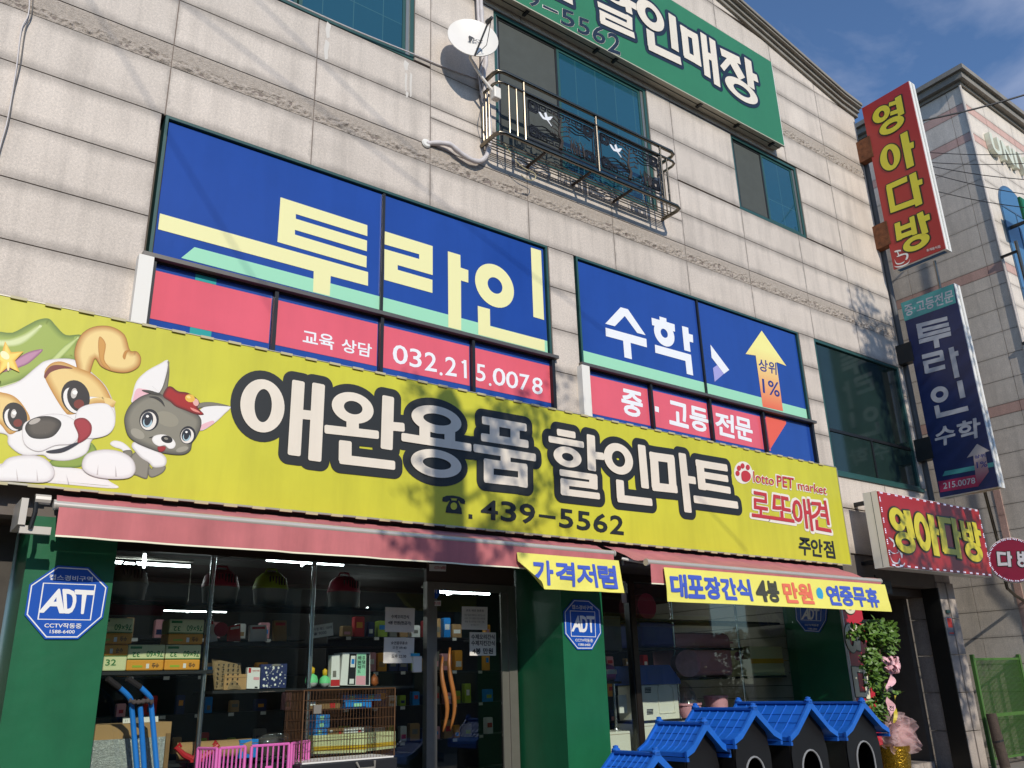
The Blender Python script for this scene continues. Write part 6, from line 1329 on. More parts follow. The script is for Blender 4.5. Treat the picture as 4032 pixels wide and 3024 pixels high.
# boxes seen through the cage
k = 0
for (z_, q, y, m, lab) in (('M2', [(1310, 830), (1520, 818), (1520, 895), (1312, 905)], 1.06, 'cyan_blue', 'upper left blue box seen above the cage rim'), ('M2', [(1525, 820), (1734, 815), (1734, 890), (1525, 895)], 1.06, 'cyan_blue', 'upper right blue box seen above the cage rim'), ('M2', [(1330, 910), (1630, 905), (1630, 970), (1335, 985)], 1.05, 'cyan_blue', 'lower blue box in the pile behind the cage'), ('M2', [(995, 1055), (1150, 1050), (1150, 1120), (995, 1130)], .98, 'cyan_blue', 'top blue box of the small pile inside the cage view'), ('M2', [(990, 1132), (1148, 1125), (1145, 1205), (988, 1210)], .98, 'cyan_blue', 'middle blue box of the small pile'), ('M2', [(970, 1215), (1125, 1212), (1125, 1280), (970, 1290)], .98, 'cyan_blue', 'bottom blue box of the small pile'), ('M2', [(1130, 1215), (1310, 1205), (1310, 1275), (1130, 1282)], .98, 'kraft_dark', 'flat brown box beside the small blue pile'), ('M2', [(1310, 1215), (1540, 1195), (1540, 1250), (1310, 1265)], .98, 'snack_white', 'white striped box beside the small blue pile'), ('M2', [(965, 1290), (1560, 1260), (1560, 1480), (965, 1500)], .96, 'pack_pale', 'cream carton with yellow tape behind the cage'), ('M2', [(1565, 1258), (1900, 1240), (1900, 1430), (1565, 1470)], .97, 'pack_pale', 'second cream carton behind the cage near the door'), ('M2', [(860, 895), (1270, 860), (1270, 985), (880, 990)], 1.1, 'kraft_dark', 'brown tray of toys behind the cage')):
    bars = [(.3, .6, .2, .8, 'mint_film')] if m == 'cyan_blue' else [(0, 1, .6, .85, 'ball_yellow')] if m == 'pack_pale' else [(.1, .3, .2, .6, 'snack_white'), (.7, .85, .4, .9, 'snack_red')]
    flatpack('product_box', z_, q, y, .16, m, bars, lab, 'box')
obj('counter', B(2.94, 5.2, .95, 1.5, .06, .90), 'shelf_black', label='low black counter inside the left window', cat='counter')

# ================================================================ behind the door and the rear of the shop
for (x0, x1, y, lab) in ((1.8, 5.0, 3.6, 'dark gondola rack deep inside the left part of the shop'), (5.2, 7.4, 3.0, 'dark product rack seen through the door'), (7.6, 12.0, 3.4, 'dark rack deep inside the right part of the shop')):
    t = thing('gondola_rack', ((x0+x1)/2, y, .06), lab, 'rack'); obj('back_panel', B(x0, x1, y+.2, y+.23, .06, 2.3), 'shelf_black', t)
    for z in (.45, .9, 1.35, 1.8, 2.25):
        sf = obj('shelf', B(x0, x1, y-.15, y+.199, z-.02, z), 'shelf_black', t)
        for k in range(int((x1-x0)/.42)): obj('price_tag', B(x0+.1+k*.42, x0+.17+k*.42, y-.155, y-.151, z-.045, z-.005), 'snack_white', sf)
rnd = random.Random(11)
pm = ['snack_white', 'snack_red', 'kraft', 'cyan_blue', 'carrier_green', 'rose_plastic', 'carrier_grey', 'pack_orange', 'navy_cloth']
for (x0, x1, y, n) in ((1.85, 4.95, 3.6, 34), (5.25, 7.35, 3.0, 46), (7.7, 11.9, 3.4, 36)):
    for i in range(n):
        z = (.9, 1.35, 1.8, 2.25)[i % 4]; x = x0+(x1-x0)*((i//4)+.5)/(n//4+1)+rnd.uniform(-.02, .02); w = rnd.uniform(.08, .16); h = rnd.uniform(.12, .26); yy = y-.12
        m_ = rnd.choice(pm); mb = MB().prism([(x-w/2, yy, z+.002), (x+w/2, yy, z+.002), (x+w/2, yy, z+h), (x+w*.4, yy, z+h+.015), (x-w*.4, yy, z+h+.015), (x-w/2, yy, z+h)], (0, .09, 0))
        cn = dict(snack_white='white', snack_red='red', kraft='brown', cyan_blue='blue', carrier_green='lime', rose_plastic='rose', carrier_grey='grey', pack_orange='orange', navy_cloth='navy')[m_]
        sh_ = ('second', 'third', 'fourth', 'top')[i % 4]; rk = 'left' if y == 3.6 else 'door' if y == 3.0 else 'right'
        po = obj('shelf_product', mb, m_, label='%s product, %s from the left on the %s shelf of the %s rear rack' % (cn, ('first', 'second', 'third', 'fourth', 'fifth', 'sixth', 'seventh', 'eighth', 'ninth', 'tenth', 'eleventh', 'twelfth', 'thirteenth')[i//4], sh_, rk), cat='product', group='products on the rear racks')
        lb = MB(); wl = w*rnd.uniform(.5, .8); z1_ = z+h*rnd.uniform(.45, .8); lb.prism([(x-wl/2, yy-.0015, z1_-h*.3), (x+wl/2, yy-.0015, z1_-h*.3), (x+wl/2, yy-.0015, z1_), (x-wl/2, yy-.0015, z1_)], (0, .001, 0)); obj('label_print', lb, rnd.choice([p_ for p_ in pm if p_ != m_]), po)
mat('tube_light', (.9, .97, 1.0), .4, emit=17.0)
for i, (z_, x, y, Y_, lab) in enumerate((('a', 905, 350, 2.6, 'crossed fluorescent tubes over the left window'), ('b', 820, 315, 3.0, 'fluorescent tubes above the green carrier'), ('b', 1155, 665, 5.2, 'far fluorescent tubes seen left of the notices'), ('c', 650, 535, 2.4, 'fluorescent tubes above the door'), ('b', 60, 650, 4.6, 'far fluorescent tubes between pads and first pole'), ('e', 100, 300, 2.2, 'fluorescent tubes behind the long banner'), ('e', 700, 330, 2.4, 'fluorescent tubes at the right end of the shop'))):  # last two fittings are added out of sight to brighten the right window
    c = at(z_, x, y, Y_); c.z = min(c.z, 3.22); t = thing('ceiling_light', (c.x, c.y, c.z), lab, 'light', 'fluorescent lights in the shop')
    obj('tube', MB().tube([(c.x-.55, c.y, c.z-.01), (c.x+.55, c.y, c.z-.01)], .016, 8), 'tube_light', t); obj('tube', MB().tube([(c.x-.1, c.y-.5, c.z+.02), (c.x+.15, c.y+.5, c.z+.02)], .016, 8), 'tube_light', t)
    obj('housing', B(c.x-.58, c.x+.58, c.y-.025, c.y+.025, c.z+.038, c.z+.06), 'carrier_grey', t)
    if c.z < 3.2: obj('drop_rod', MB().tube([(c.x, c.y, c.z+.061), (c.x, c.y, 3.298)], .006, 5), 'carrier_grey', t)

# ================================================================ goods in the right window
RK2 = thing('display_rack', (10.5, 1.4, .06), 'steel and black shelf display rack behind the right window', 'rack')
for x in (9.73, 11.2): obj('pole', MB().tube([(x, 1.12, .06), (x, 1.12, 2.9)], .02, 10), 'chrome', RK2, smooth='auto')
for (x0, x1, z) in ((8.75, 12.2, 1.06), (9.75, 12.2, 1.60), (8.75, 11.2, 2.02), (8.75, 12.2, 2.42)): obj('shelf', B(x0, x1, 1.0+.05*(z > 1.5), 1.65, z-.03, z), 'shelf_black', RK2)
# cream litter house with blue roof
LH = thing('litter_house', (9.3, 1.15, 1.07), 'cream plastic cat house with steel-blue roof and arched door', 'cat house')
h0 = at('M3', 440, 1175, 1.0); h1 = at('M3', 805, 1150, 1.0); hz = at('M3', 600, 850, 1.0).z
obj('body', B(h0.x, h1.x, 1.0, 1.45, 1.062, hz), 'cream_plastic', LH, bevel=.01)
obj('roof', MB().prism([(h0.x-.04, .97, hz+.001), (h1.x+.05, .97, hz+.001), (h1.x+.05, 1.0, hz+.05), (h1.x-.16, 1.22, hz+.30), (h0.x-.0, 1.22, hz+.30), (h0.x-.04, 1.0, hz+.05)][:2]+[(h1.x+.05, .97, hz+.05), (h1.x-.15, .97, hz+.26), (h0.x-.04, .97, hz+.26)], (0, .5, 0)), 'roof_steel_blue', LH, bevel=.01)
dp = [at('M3', x, y, .995) for x, y in ((612, 1130), (590, 900), (600, 855), (640, 840), (690, 845), (735, 880), (760, 1120))]
obj('door_trim', MB().tube(dp+[dp[0]], .008, 6), 'cream_plastic', LH)
for (x, y) in ((465, 905), (485, 1115)):
    for k in range(4): a_ = at('M3', x, y-22+k*14, .998); obj('vent_slot', B(a_.x, a_.x+.12, .996, .9995, a_.z-.009, a_.z+.004), 'shelf_black', LH)
wc = at('M3', 130, 1310, 1.0); carton('white_cabinet', 7.45, 8.56, .95, 1.4, .06, wc.z, 'cream_plastic', 'low cream cabinet left of the window mullion', 'cabinet')
carton('white_cabinet', 8.75, 9.85, .95, 1.4, .06, 1.028, 'cream_plastic', 'low cream cabinet under the cat house', 'cabinet')
def tub(name, c0, c1, y, z0, z1, m, label, cat, lid=None, rnd_=.05):
    t = thing(name, ((c0+c1)/2, y+.2, z0), label, cat); r = (c1-c0)/2
    obj('body', MB().lathe(((c0+c1)/2, y+.25, z0), [(r*.86, 0), (r*.97, (z1-z0)*.5), (r, z1-z0-.001), (r*.92, z1-z0-.001), (r*.8, .02), (0, .02)], 24, (0, 0, 1), 1, .6), m, t, smooth='auto')
    obj('rim', MB().lathe(((c0+c1)/2, y+.25, z1-.03), [(r*1.01, 0), (r*1.05, .004), (r*1.05, .03), (r*1.0, .032)], 24, (0, 0, 1), 1, .6), lid or m, t, smooth='auto'); return t
a0 = at('M3', 810, 1145, 1.0); a1 = at('M3', 1150, 1020, 1.0); t = tub('pink_basin', a0.x+.02, at('M3', 1145, 1050, 1.0).x, .98, 1.062, a1.z, 'pink_light', 'larger pink basin in clear wrap next to the cat house', 'basin')
obj('wrap', MB().lathe((wloc(t).x, 1.23, a1.z+.001), [(.30, 0), (.27, .10), (.16, .22), (.03, .30)], 14, (0, 0, 1), 1, .6), 'clear_wrap', t, smooth=True)
b0 = at('M3', 1150, 1080, 1.0); b1 = at('M3', 1390, 950, 1.0); tub('pink_basin', b0.x, b1.x, .98, 1.062, b1.z, 'pink_light', 'smaller pink basin on the shelf right of the larger one', 'basin')
p0 = at('M3', 1010, 775, 1.15); p1 = at('M3', 1300, 350, 1.15)
t = thing('pink_bin', ((p0.x+p1.x)/2, 1.4, 1.6), 'big dusty pink storage bin on the rack', 'bin'); obj('bin', B(p0.x-.55, p1.x, 1.15, 1.62, 1.602, p1.z), 'rose_plastic', t, bevel=.09); obj('rim', B(p0.x-.56, p1.x+.01, 1.14, 1.145, p1.z-.16, p1.z-.13), 'rose_plastic', t)
c = at('M3', 850, 660, 1.0); obj('wrapped_roll', MB().tube([(c.x, .93, c.z+.02), (c.x+.1, 1.12, c.z+.02)], .19, 18), mat('roll_pink', '#b58a92', .4, var=.2, vscale=20), label='round pink wrapped cushion in front of the pink bin', cat='cushion', smooth='auto')
p0 = at('M3', 490, 590, 1.1); p1 = at('M3', 750, 300, 1.1); t = thing('navy_bin', ((p0.x+p1.x)/2, 1.35, 2.02), 'purple-blue storage bin above the cat house', 'bin'); obj('bin', B(p0.x-.1, p1.x, 1.1, 1.55, 2.022, 2.39), 'bin_navy', t, bevel=.05); obj('rim', B(p0.x-.11, p1.x+.01, 1.09, 1.095, 2.33, 2.36), 'bin_navy', t)
p0 = at('e', 600, 1180, 1.15); p1 = at('e', 815, 985, 1.15); carton('tape_box', p0.x, p1.x, 1.15, 1.55, 1.602, 1.602+p1.z-p0.z, 'pack_pale', 'cream box with yellow tape at the right end of the rack', tape='ball_yellow')
p0 = at('e', 545, 970, 1.2); p1 = at('e', 830, 935, 1.2); obj('folded_cushion', MB().tube([(p0.x, 1.35, 1.63+.28), (p1.x-.02, 1.35, 1.63+.30)], .07, 10), mat('cushion_pink', '#b07a8a', .85, var=.2), label='folded pink cushion lying on the cream box', cat='cushion', smooth='auto')
p0 = at('d', 600, 910, 1.1); p1 = at('d', 715, 690, 1.1); carton('grey_pack', p0.x, p1.x, 1.1, 1.4, p0.z, p1.z, 'carrier_grey', 'grey paper sack left of the window mullion', 'sack')
obj('side_shelf', B(7.4, 8.56, 1.05, 1.5, p0.z-.03, p0.z-.001), 'shelf_black', label='upper black shelf left of the window mullion', cat='shelf')
c = at('d', 665, 1040, 1.1); t = thing('pink_cushion_pack', (c.x, 1.25, c.z-.13), 'pink and white wrapped cushion left of the mullion', 'cushion'); obj('cushion', MB().lathe((c.x, 1.25, c.z-.13), [(.02, 0), (.2, .03), (.23, .11), (.17, .2), (0, .24)], 16, (0, 0, 1), 1, .7), 'pink_plastic', t, smooth=True); obj('white_band', MB().lathe((c.x, 1.25, c.z-.04), [(.236, 0), (.24, .03), (.232, .06)], 16, (0, 0, 1), 1, .7), 'snack_white', t, smooth=True)
obj('side_shelf', B(7.4, 8.56, 1.05, 1.5, c.z-.165, c.z-.135), 'shelf_black', label='lower black shelf left of the window mullion', cat='shelf')
c = at('d', 700, 1230, 1.15); t = thing('chrome_stand', (c.x, 1.15, wc.z), 'chrome pole stand with cards on the cream cabinet', 'stand'); obj('stem', MB().tube([(c.x-.06, 1.15, wc.z), (c.x-.06, 1.15, wc.z+.62)], .02, 10), 'chrome', t, smooth='auto'); obj('card', B(c.x-.02, c.x+.12, 1.1, 1.12, wc.z+.22, wc.z+.45), 'snack_white', t); obj('foot', MB().lathe((c.x-.06, 1.15, wc.z+.001), [(.09, 0), (.09, .015), (.02, .03)], 16), 'chrome', t)
p0 = at('d', 810, 650, 1.1); p1 = at('d', 915, 440, 1.1); t = thing('red_mesh_pack', ((p0.x+p1.x)/2, 1.2, 2.42), 'dark red ribbed cat tunnel on the top shelf behind the mullion', 'tunnel'); obj('tunnel', MB().tube([((p0.x+p1.x)/2+.05, 1.1, 2.60), ((p0.x+p1.x)/2+.05, 1.5, 2.60)], .18, 16), mat('maroon_mesh', '#5c2228', .8, var=.3, vscale=30), t, smooth='auto'); obj('rim', MB().tube([((p0.x+p1.x)/2+.05, 1.09, 2.60), ((p0.x+p1.x)/2+.05, 1.099, 2.60)], .185, 16), 'carrier_pink', t)

# ================================================================ dog houses on the pavement
mat('house_blue', '#2068c8', .42, var=.16, vscale=5, bump=.1, bscale=30); mat('house_blue_dark', '#1a5ab4', .4, var=.05); mat('house_black', '#101012', .45, var=.1); mat('trim_grey', '#8e9092', .5)
def dog_house(x, yb, yf, zr, ze, w, label):
    t = thing('dog_house', (x, (yb+yf)/2, 0), label, 'dog house', 'blue-roofed dog houses in a row')
    bw = w*.80/2; hw = w/2; y0, y1 = yb-.06, yf+.07; zt = ze+.02
    arc = [(x-bw*.52, .02), (x-bw*.52, ze*.62)]+[(x+bw*.52*math.cos(math.pi*(1-k/10)), ze*.62+bw*.60*math.sin(math.pi*k/10)) for k in range(11)]+[(x+bw*.52, ze*.62), (x+bw*.52, .02)]
    n = len(arc); out = []
    gz = zt+(zr-ze)*.80
    for i, (ax, az) in enumerate(arc):
        u = i/(n-1)
        if i == 0: p = (x-bw, .02)
        elif i == n-1: p = (x+bw, .02)
        else:
            k = (i-1)/(n-3); p = (x-bw, .02+(zt-.02)*min(1, k*3.2)) if k < .3 else (x+bw, .02+(zt-.02)*min(1, (1-k)*3.2)) if k > .7 else (x-bw+2*bw*(k-.3)/.4, zt+(gz-zt)*(1-abs((k-.3)/.2-1)))
        out.append(p)
    fm = MB().add([(a, y1, b) for a, b in out]+[(a, y1, b) for a, b in arc], [(i, i+n, i+1+n, i+1) for i in range(n-1)]); fm.add([(a, y1+.02, b) for a, b in out]+[(a, y1+.02, b) for a, b in arc], [(i, i+1, i+1+n, i+n) for i in range(n-1)])
    fm.add([(a, y1, b) for a, b in arc]+[(a, y1+.02, b) for a, b in arc], [(i, i+n, i+1+n, i+1) for i in range(n-1)]); obj('front_wall', fm, 'house_black', t)
    obj('door_trim', MB().tube([(a, y1-.006, b) for a, b in arc], .011, 6), 'trim_grey', t, smooth='auto')
    bm_ = MB().box(x-bw, x-bw+.02, y1+.021, y0, .0, zt).box(x+bw-.02, x+bw, y1+.021, y0, .0, zt).box(x-bw+.02, x+bw-.02, y0-.02, y0, .0, zt).box(x-bw+.02, x+bw-.02, y1+.021, y0-.02, 0, .03); obj('body', bm_, 'house_black', t)
    for sx in (-1, 1):
        A = Vector((x, yf, zr)); E = Vector((x+sx*hw, yf, ze)); D = Vector((0, yb-yf, 0)); th = Vector((0, 0, -.022))
        fl = A.lerp(E, .72)+Vector((0, 0, -.012))
        rf = obj('roof_slope', MB().prism([A, fl, E+Vector((sx*.02, 0, .012)), E+Vector((sx*.02, 0, -.03)), E+th, fl+th, A+th] if sx > 0 else [A, A+th, fl+th, E+th, E+Vector((sx*.02, 0, -.03)), E+Vector((sx*.02, 0, .012)), fl], D), 'house_blue', t)
        up_ = Vector((sx*(zr-ze), 0, hw)).normalized()
        for k in range(1, 7):
            yy = yf+(yb-yf)*k/7; a_ = A+Vector((0, yy-yf, 0))+up_*.004; e_ = fl+Vector((0, yy-yf, 0))+up_*.004; b_ = E+Vector((sx*.0, yy-yf, .01))+up_*.004
            obj('tile_rib', MB().tube([a_.lerp(e_, .08), e_, b_], .008, 5), 'house_blue', rf)
        for k in (.32, .55, .80):
            p = A.lerp(E, k)-Vector((0, 0, .012*min(1, k/.72)))+up_*.003; obj('tile_step', MB().tube([p+Vector((0, .02, 0)), p+D-Vector((0, .02, 0))], .005, 4), 'house_blue_dark', rf)
        for yy, sg in ((yf, -1), (yb, 1)):
            g_ = MB().prism([Vector((x, yy, zr+.035)), Vector((x+sx*hw*.72, yy, fl.z+.022)), Vector((x+sx*(hw+.03), yy, ze+.025)), Vector((x+sx*(hw+.03), yy, ze-.035)), Vector((x+sx*hw*.72, yy, fl.z-.05)), Vector((x, yy, zr-.055))], (0, sg*.03, 0)); obj('gable_board', g_, 'house_blue', rf)
        obj('eave_lip', B(min(x+sx*hw, x+sx*(hw+.035)), max(x+sx*hw, x+sx*(hw+.035)), yf-.028, yb+.028, ze-.075, ze-.038), 'house_blue_dark', rf)
    rd = obj('ridge_cap', B(x-.035, x+.035, yf-.035, yb+.035, zr-.005, zr+.028), 'house_blue_dark', t, bevel=.008)
    for yy in (yf+.0, yb-.0): obj('ridge_knob', MB().lathe((x, yy, zr+.0285), [(.045, 0), (.045, .012), (.028, .022), (.03, .04), (.0, .048)], 10), 'house_blue', rd, smooth='auto')
dog_house(6.46, -1.02, -1.58, .885, .70, .52, 'smallest blue-roofed dog house at the left end of the row')
dog_house(7.42, -.72, -1.38, 1.115, .85, .62, 'second blue-roofed dog house from the left in the row')
dog_house(8.10, -.66, -1.50, 1.235, .94, .74, 'third blue-roofed dog house, middle of the row')
dog_house(9.05, -.52, -1.54, 1.27, .92, .84, 'fourth blue-roofed dog house from the left, biggest of the row')
dog_house(10.72, -.35, -1.16, 1.215, .87, .92, 'last blue-roofed dog house at the right end beside the potted plant')

# ================================================================ red vertical board and congratulation plant by the stair entrance
mat('board_red', '#c2182e', .35, var=.04); mat('letter_ivory', '#e9e4c6', .4)
VB = thing('vertical_board', (12.6, -.03, .0), 'red vertical sign board with ivory letters beside the right pillar', 'sign')
vx0 = at('f', 120, 800, -.03).x+.02; vx0 = max(vx0, 12.41)
obj('board', B(12.31, 12.84, -.06, -.022, .02, 2.75), 'board_red', VB); obj('edge_trim', B(12.285, 12.309, -.062, -.022, .02, 2.75), 'white_edge', VB); obj('leg_panel', B(12.401, 12.84, -.021, .3, .0, 2.74), 'board_red', VB)
s = Sign('y', -.06, .003)
VG = [[('o', 245, 352, -70, 45, 275, 322, -40, 10)], [('o', 248, 372, 150, 448, 290, 335, 215, 385), ('b', 372, 155, 392, 430, 42), ('b', 385, 270, 425, 275, 40)], [('b', 340, 600, 385, 910, 46), ('b', 320, 622, 430, 635, 46), ('b', 362, 890, 480, 893, 44), ('b', 452, 600, 495, 935, 40), ('b', 470, 740, 515, 745, 42)]]
for st in VG: strokes(s, 'Q5', st, grow=.018, rnd=.004)
s.done('letter_outline', 'ink_dark', VB); s.c = 0; s.l = .01
for st in VG: strokes(s, 'Q5', st, rnd=.004)
s.done('letter', 'letter_ivory', VB)
mat('leaf', '#587a2a', .45, var=.35, vscale=9, spec=.5); mat('stem_brown', '#5a4632', .9, var=.3); mat('gold_foil', '#b8922e', .25, metal=.9, var=.25, vscale=20, bump=1.0, bscale=28); mat('ribbon_pink', '#eab6bc', .4); mat('ribbon_edge', '#c8b83a', .4)
def tulle():
    m = bpy.data.materials.new('tulle'); m.use_nodes = True; t_ = m.node_tree; t_.nodes.clear(); N = t_.nodes.new; K = t_.links.new
    o = N('ShaderNodeOutputMaterial'); a_ = N('ShaderNodeBsdfTransparent'); b_ = N('ShaderNodeBsdfDiffuse'); c_ = N('ShaderNodeBsdfTranslucent'); b_.inputs[0].default_value = lin('#f8dcda'); c_.inputs[0].default_value = lin('#f0bcc0')
    ad = N('ShaderNodeMixShader'); ad.inputs[0].default_value = .4; K(b_.outputs[0], ad.inputs[1]); K(c_.outputs[0], ad.inputs[2]); mx_ = N('ShaderNodeMixShader'); mx_.inputs[0].default_value = .34; K(a_.outputs[0], mx_.inputs[1]); K(ad.outputs[0], mx_.inputs[2]); K(mx_.outputs[0], o.inputs['Surface']); MATS['tulle'] = m
tulle()
YP = -.55
pc = at('Q5', 790, 1600, YP); PX = pc.x
PL = thing('potted_plant', (PX, YP, 0), 'tall leafy congratulation plant in gold foil with pink ribbons', 'potted plant')
obj('pot', MB().lathe((PX, YP, 0), [(.15, 0), (.17, .1), (.20, .42), (.22, .60), (.19, .60), (.17, .5)], 20), 'gold_foil', PL, smooth='auto')
rnd = random.Random(5); lm = MB()
def leaf(m, c, d, up, L, w):
    d = d.normalized(); sd = d.cross(up); sd = sd.normalized() if sd.length > 1e-4 else Vector((1, 0, 0)); n_ = sd.cross(d)
    m.add([c, c+d*L*.3+sd*w*.8+n_*.006, c+d*L*.65+sd*w*.8+n_*.006, c+d*L, c+d*L*.65-sd*w*.8+n_*.006, c+d*L*.3-sd*w*.8+n_*.006, c+d*L*.5-n_*.004], [(0, 1, 6), (1, 2, 6), (2, 3, 6), (3, 4, 6), (4, 5, 6), (5, 0, 6)])
def lclump(cx, cz, rx, rz, n, z_='Q5'):
    for _ in range(n):
        while True:
            u, v, w_ = rnd.uniform(-1, 1), rnd.uniform(-1, 1), rnd.uniform(-1, 1)
            if u*u+v*v+w_*w_ < 1: break
        p = at(z_, cx+u*rx, cz+v*rz, YP+w_*.20)
        d = Vector((rnd.uniform(-1, 1), rnd.uniform(-1, .6), rnd.uniform(-.7, .5)))
        leaf(lm, p, d, Vector((rnd.uniform(-.4, .4), -1+rnd.uniform(-.3, .3), rnd.uniform(.2, 1.2))), rnd.uniform(.065, .115), rnd.uniform(.024, .038))
for a_ in ((580, 230, 210, 130, 420), (690, 340, 110, 120, 170), (370, 250, 110, 75, 90), (520, 520, 105, 140, 190), (590, 660, 105, 130, 190), (620, 880, 65, 120, 110), (560, 780, 70, 60, 50), (590, 1080, 75, 80, 80), (650, 1000, 50, 90, 60), (790, 860, 25, 20, 8), (500, 1000, 40, 50, 16), (710, 1170, 30, 30, 10)): lclump(*a_)
obj('foliage', lm, 'leaf', PL)
for k, (xa, xb) in enumerate(((640, 600), (660, 680), (630, 540))):
    P = [Vector((PX, YP, .45)), at('Q5', 660, 1100, YP), at('Q5', xa, 700, YP+.03*k), at('Q5', xb, 300, YP)]; obj('stem', MB().tube(sm(P), .012, 6), 'stem_brown', PL)
def ribbon(pts, w, m, name, yo=0.0):
    P = sm([at('Q5', x, y, YP-.22+yo) for x, y in pts], 4); mb = MB(); v = []
    for i, p in enumerate(P):
        a_ = .7*math.sin(i*.55); v += [p+Vector((w*math.cos(a_), w*math.sin(a_)*.8, 0)), p-Vector((w*math.cos(a_), w*math.sin(a_)*.8, 0))]
    n_ = len(v); v2 = [q_+Vector((0, .003, 0)) for q_ in v]; fs_ = []
    for i in range(len(P)-1): fs_ += [(2*i, 2*i+1, 2*i+3, 2*i+2), (2*i+n_, 2*i+2+n_, 2*i+3+n_, 2*i+1+n_)]
    return obj(name, mb.add(v+v2, fs_), m, PL, smooth=True)
ribbon([(690, 600), (735, 680), (745, 760), (700, 830), (695, 930), (740, 1010), (735, 1100), (725, 1200)], .065, 'ribbon_pink', 'ribbon'); ribbon([(780, 900), (775, 1000), (785, 1100), (770, 1190)], .03, 'ribbon_edge', 'ribbon', .05)
s = Sign('y', YP-.30, .0); s.text('Q5', '축', (700, 800, 755, 800, 755, 870, 700, 870), .03); s.text('Q5', '전', (712, 1005, 762, 1010, 765, 1060, 712, 1055), .03); s.done('ribbon_lettering', 'print_black', PL)
def loop(c, d, L, w, m, name):
    d = d.normalized(); sd = Vector((0, 1, 0)).cross(d); sd = sd.normalized() if sd.length > .01 else Vector((1, 0, 0)); mb = MB(); v = []; n_ = 11
    for i in range(n_):
        a_ = 2*math.pi*i/(n_-1); p = c+d*(L*(1-math.cos(a_))/2)+sd.cross(d)*(L*.28*math.sin(a_)); v += [p+sd*w*(.4+.6*math.sin(a_/2)), p-sd*w*(.4+.6*math.sin(a_/2))]
    return obj(name, mb.add(v, [(2*i, 2*i+1, 2*i+3, 2*i+2) for i in range(n_-1)]), m, PL, smooth=True)
bc = at('Q5', 735, 580, YP-.2)
for k in range(13):
    a_ = 2*math.pi*k/13; loop(bc, Vector((math.cos(a_)*.9, -1.0+.7*(k % 3), math.sin(a_))), .13+.03*(k % 2), .026, 'ribbon_pink', 'bow_loop')
tcn = at('Q5', 800, 1330, YP-.12)
for k in range(13):                                  # loose organza petals around the pot
    a_ = R(-60+235*k/12); d = Vector((math.cos(a_)*1.15, -.55+.42*(k % 3), math.sin(a_)*.62+.05)).normalized(); sd = d.cross(Vector((.2, 1, .1))).normalized(); nd = sd.cross(d); L_ = (.26+.10*((k*7) % 5)/5)*(1.25 if math.cos(a_) > .2 else .85); v = []; n1_, n2_ = 10, 13
    c_ = tcn+Vector((rnd.uniform(-.05, .05), rnd.uniform(-.04, .04), rnd.uniform(-.06, .05)))
    for i in range(n1_):
        u = i/(n1_-1)
        for j in range(n2_):
            w_ = j/(n2_-1)*2-1; wd = L_*.62*math.sin(math.pi*min(1, .06+u**.75*.80))
            ru = .05*math.sin(w_*9+k*1.7)*u+.035*noise.noise(Vector((u*5+k, w_*4, 2.2)))
            v.append(c_+d*(L_*u*(1-.12*w_*w_))+sd*(w_*wd)+nd*(ru+.10*L_*math.sin(u*3.0))+Vector((0, 0, -.10*u*u*L_)))
    obj('tulle_frill', MB().add(v, [(i*n2_+j, i*n2_+j+1, (i+1)*n2_+j+1, (i+1)*n2_+j) for i in range(n1_-1) for j in range(n2_-1)]), 'tulle', PL, smooth=True)
# ================================================================ the street behind the viewer: trees, cable and houses opposite
def shadow_src(p, s): return Vector(p) - Vector((.22, 1.0, -.60))*s
mat('bark', '#6b5f52', .95, var=.35, vscale=9, bump=.8, bscale=20); mat('tree_leaf', '#4c6a2a', .6, var=.35, vscale=3)
rnd = random.Random(21)
def leafy(m, c, r, n, L=.13):
    for _ in range(n):
        while True:
            v = Vector((rnd.uniform(-1, 1), rnd.uniform(-1, 1), rnd.uniform(-1, 1)))
            if v.length < 1: break
        p = c+Vector((v.x*r[0], v.y*r[1], v.z*r[2])); d = Vector((rnd.uniform(-1, 1), rnd.uniform(-1, 1), rnd.uniform(-1, .4)))
        leaf(m, p, d, Vector((rnd.uniform(-1, 1), rnd.uniform(-1, 1), 1)), L*rnd.uniform(.7, 1.2), L*.33)
# pollarded tree whose trunk shades the fascia sign
tp = shadow_src(at('K2', 735, 110, YS), 8.9); T1 = thing('street_tree', (tp.x, tp.y, 0), 'pollarded street tree with a thick trunk behind the viewer', 'tree', 'street trees along the kerb')
prof = [(.42, 0), (.34, .6), (.29, 3), (.245, 7), (.215, tp.z-1.5), (.215, tp.z-.4), (.17, tp.z-.12), (.08, tp.z)]
obj('trunk', MB().lathe((tp.x, tp.y, 0), prof, 14), 'bark', T1, smooth='auto')
lm = MB()
for k in range(16):
    a_ = rnd.uniform(-.5, .9) if k < 11 else rnd.uniform(2.2, 3.6); z0 = tp.z-rnd.uniform(.15, 2.4); L_ = rnd.uniform(.8, 2.1) if k < 11 else rnd.uniform(.4, 1.0)
    d = Vector((math.cos(a_), math.sin(a_)*.6, rnd.uniform(-.25, .55))); P = [Vector((tp.x, tp.y, z0))+d*(L_*t)+Vector((0, 0, .25*t*t*L_)) for t in (0, .3, .65, 1)]
    obj('branch', MB().tube(P, [.045, .03, .018, .008], 6), 'bark', T1)
    for t in (.5, .75, 1.0): leafy(lm, P[0].lerp(P[-1], t), (.38, .38, .30), 20, .12)
obj('crown', lm, 'tree_leaf', T1)
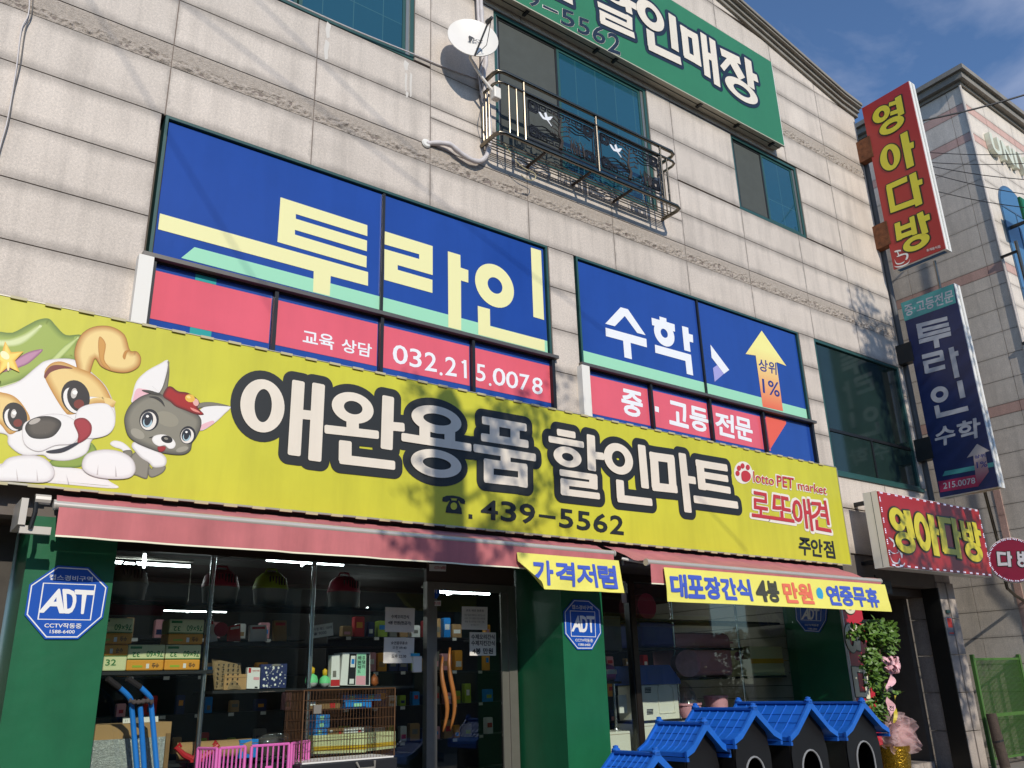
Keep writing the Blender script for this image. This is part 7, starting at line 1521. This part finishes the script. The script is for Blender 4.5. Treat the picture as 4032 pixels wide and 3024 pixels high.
# leafy tree that dapples the right end of the facade
tc_ = shadow_src((15.2, 0, 5.4), 9.0); T2 = thing('street_tree', (tc_.x, tc_.y, 0), 'tall leafy street tree further along the kerb behind the viewer', 'tree', 'street trees along the kerb')
obj('trunk', MB().tube([(tc_.x+.2, tc_.y, 0), (tc_.x+.1, tc_.y, 4), (tc_.x, tc_.y+.1, 9), (tc_.x, tc_.y, tc_.z)], [.3, .24, .18, .08], 10), 'bark', T2, smooth='auto')
lm = MB()
for k in range(64):
    a_ = rnd.uniform(0, 6.28); z0 = tc_.z-rnd.uniform(-3.0, 4.6); L_ = rnd.uniform(.5, 1.7)*(1.2 if z0 < tc_.z-1 else .6); d = Vector((math.cos(a_), math.sin(a_)*.8, rnd.uniform(-.1, .7)))
    P = [Vector((tc_.x, tc_.y, z0))+d*(L_*t) for t in (0, .4, .8, 1)]; obj('branch', MB().tube(P, [.05, .035, .02, .008], 6), 'bark', T2)
    for t in (.45, .75, 1.0): leafy(lm, P[0].lerp(P[-1], t), (.42, .42, .34), 26, .13)
obj('crown', lm, 'tree_leaf', T2)
sp = [Vector((18, .25, 10.5)), Vector((18, .25, 6.5)), Vector((18, .25, 3.1)), Vector((18, -.35, 2.2)), Vector((18, -.9, 1.4))]  # shadow stripe on the neighbour wall, traced back to an added unseen cable
obj('shadow_cable', MB().tube([p-Vector((.66, 3.0, -1.80)) for p in sp], .026, 8), 'iron_black', label='service drop cable hanging from the overhead lines right of the view', cat='cable')
for i, (a_, b_) in enumerate((((A_ := shadow_src(at('A', 560, -40, 0), 9.3)), shadow_src(at('A', 1560, 1640, 0), 9.3)), (shadow_src(at('B', -60, 330, 0), 9.6), shadow_src(at('C', 250, 1850, 0), 9.6)), (shadow_src(at('K3', 1690, 1040, 0), 9.4), shadow_src(at('K3', 2060, 1440, 0), 9.4)), (shadow_src(at('B', 40, 20, 0), 9.9), shadow_src(at('B', 900, 850, 0), 9.9)))):
    d = b_-a_; obj('street_wire', MB().tube([a_-d*.25, a_, b_, b_+d*.25], .010, 6), 'iron_black', label='%s street cable slung behind the viewer' % ('first', 'second', 'third', 'fourth')[i], cat='wire', group='cables over the street behind the viewer')
cols = ['#8a6a55', '#9a948a', '#7d7468', '#a39a86', '#6f5f58', '#8f8a84']
x = -34
for i, (w_, h_) in enumerate(((13, 9.5), (11, 12), (14, 8.5), (12, 11.5), (13, 9), (14, 12.5))):
    m_ = mat('opposite_wall_%d' % i, cols[i], .85, var=.1, vscale=1.5)
    t = thing('opposite_house', (x+w_/2, -30, 0), 'plain %s house across the street behind the viewer, %s along the row' % (('brick', 'grey', 'brown', 'beige', 'dark', 'pale')[i], ('first', 'second', 'third', 'fourth', 'fifth', 'sixth')[i]), 'house', 'houses across the street')
    obj('wall', B(x, x+w_-.3, -36, -27, -.1, h_), m_, t); obj('parapet', B(x-.1, x+w_-.2, -36.1, -26.9, h_+.001, h_+.35), 'cornice', t)
    for f_ in range(int(h_//3)):
        for k in range(int(w_//2.4)): o = obj('window', B(x+.8+k*2.3, x+2.1+k*2.3, -26.995, -26.95, .9+f_*3.0, 2.4+f_*3.0), 'teal_frame', t); obj('pane', B(x+.88+k*2.3, x+2.02+k*2.3, -26.949, -26.94, .98+f_*3.0, 2.32+f_*3.0), 'dark_green_pane', o)
    x += w_
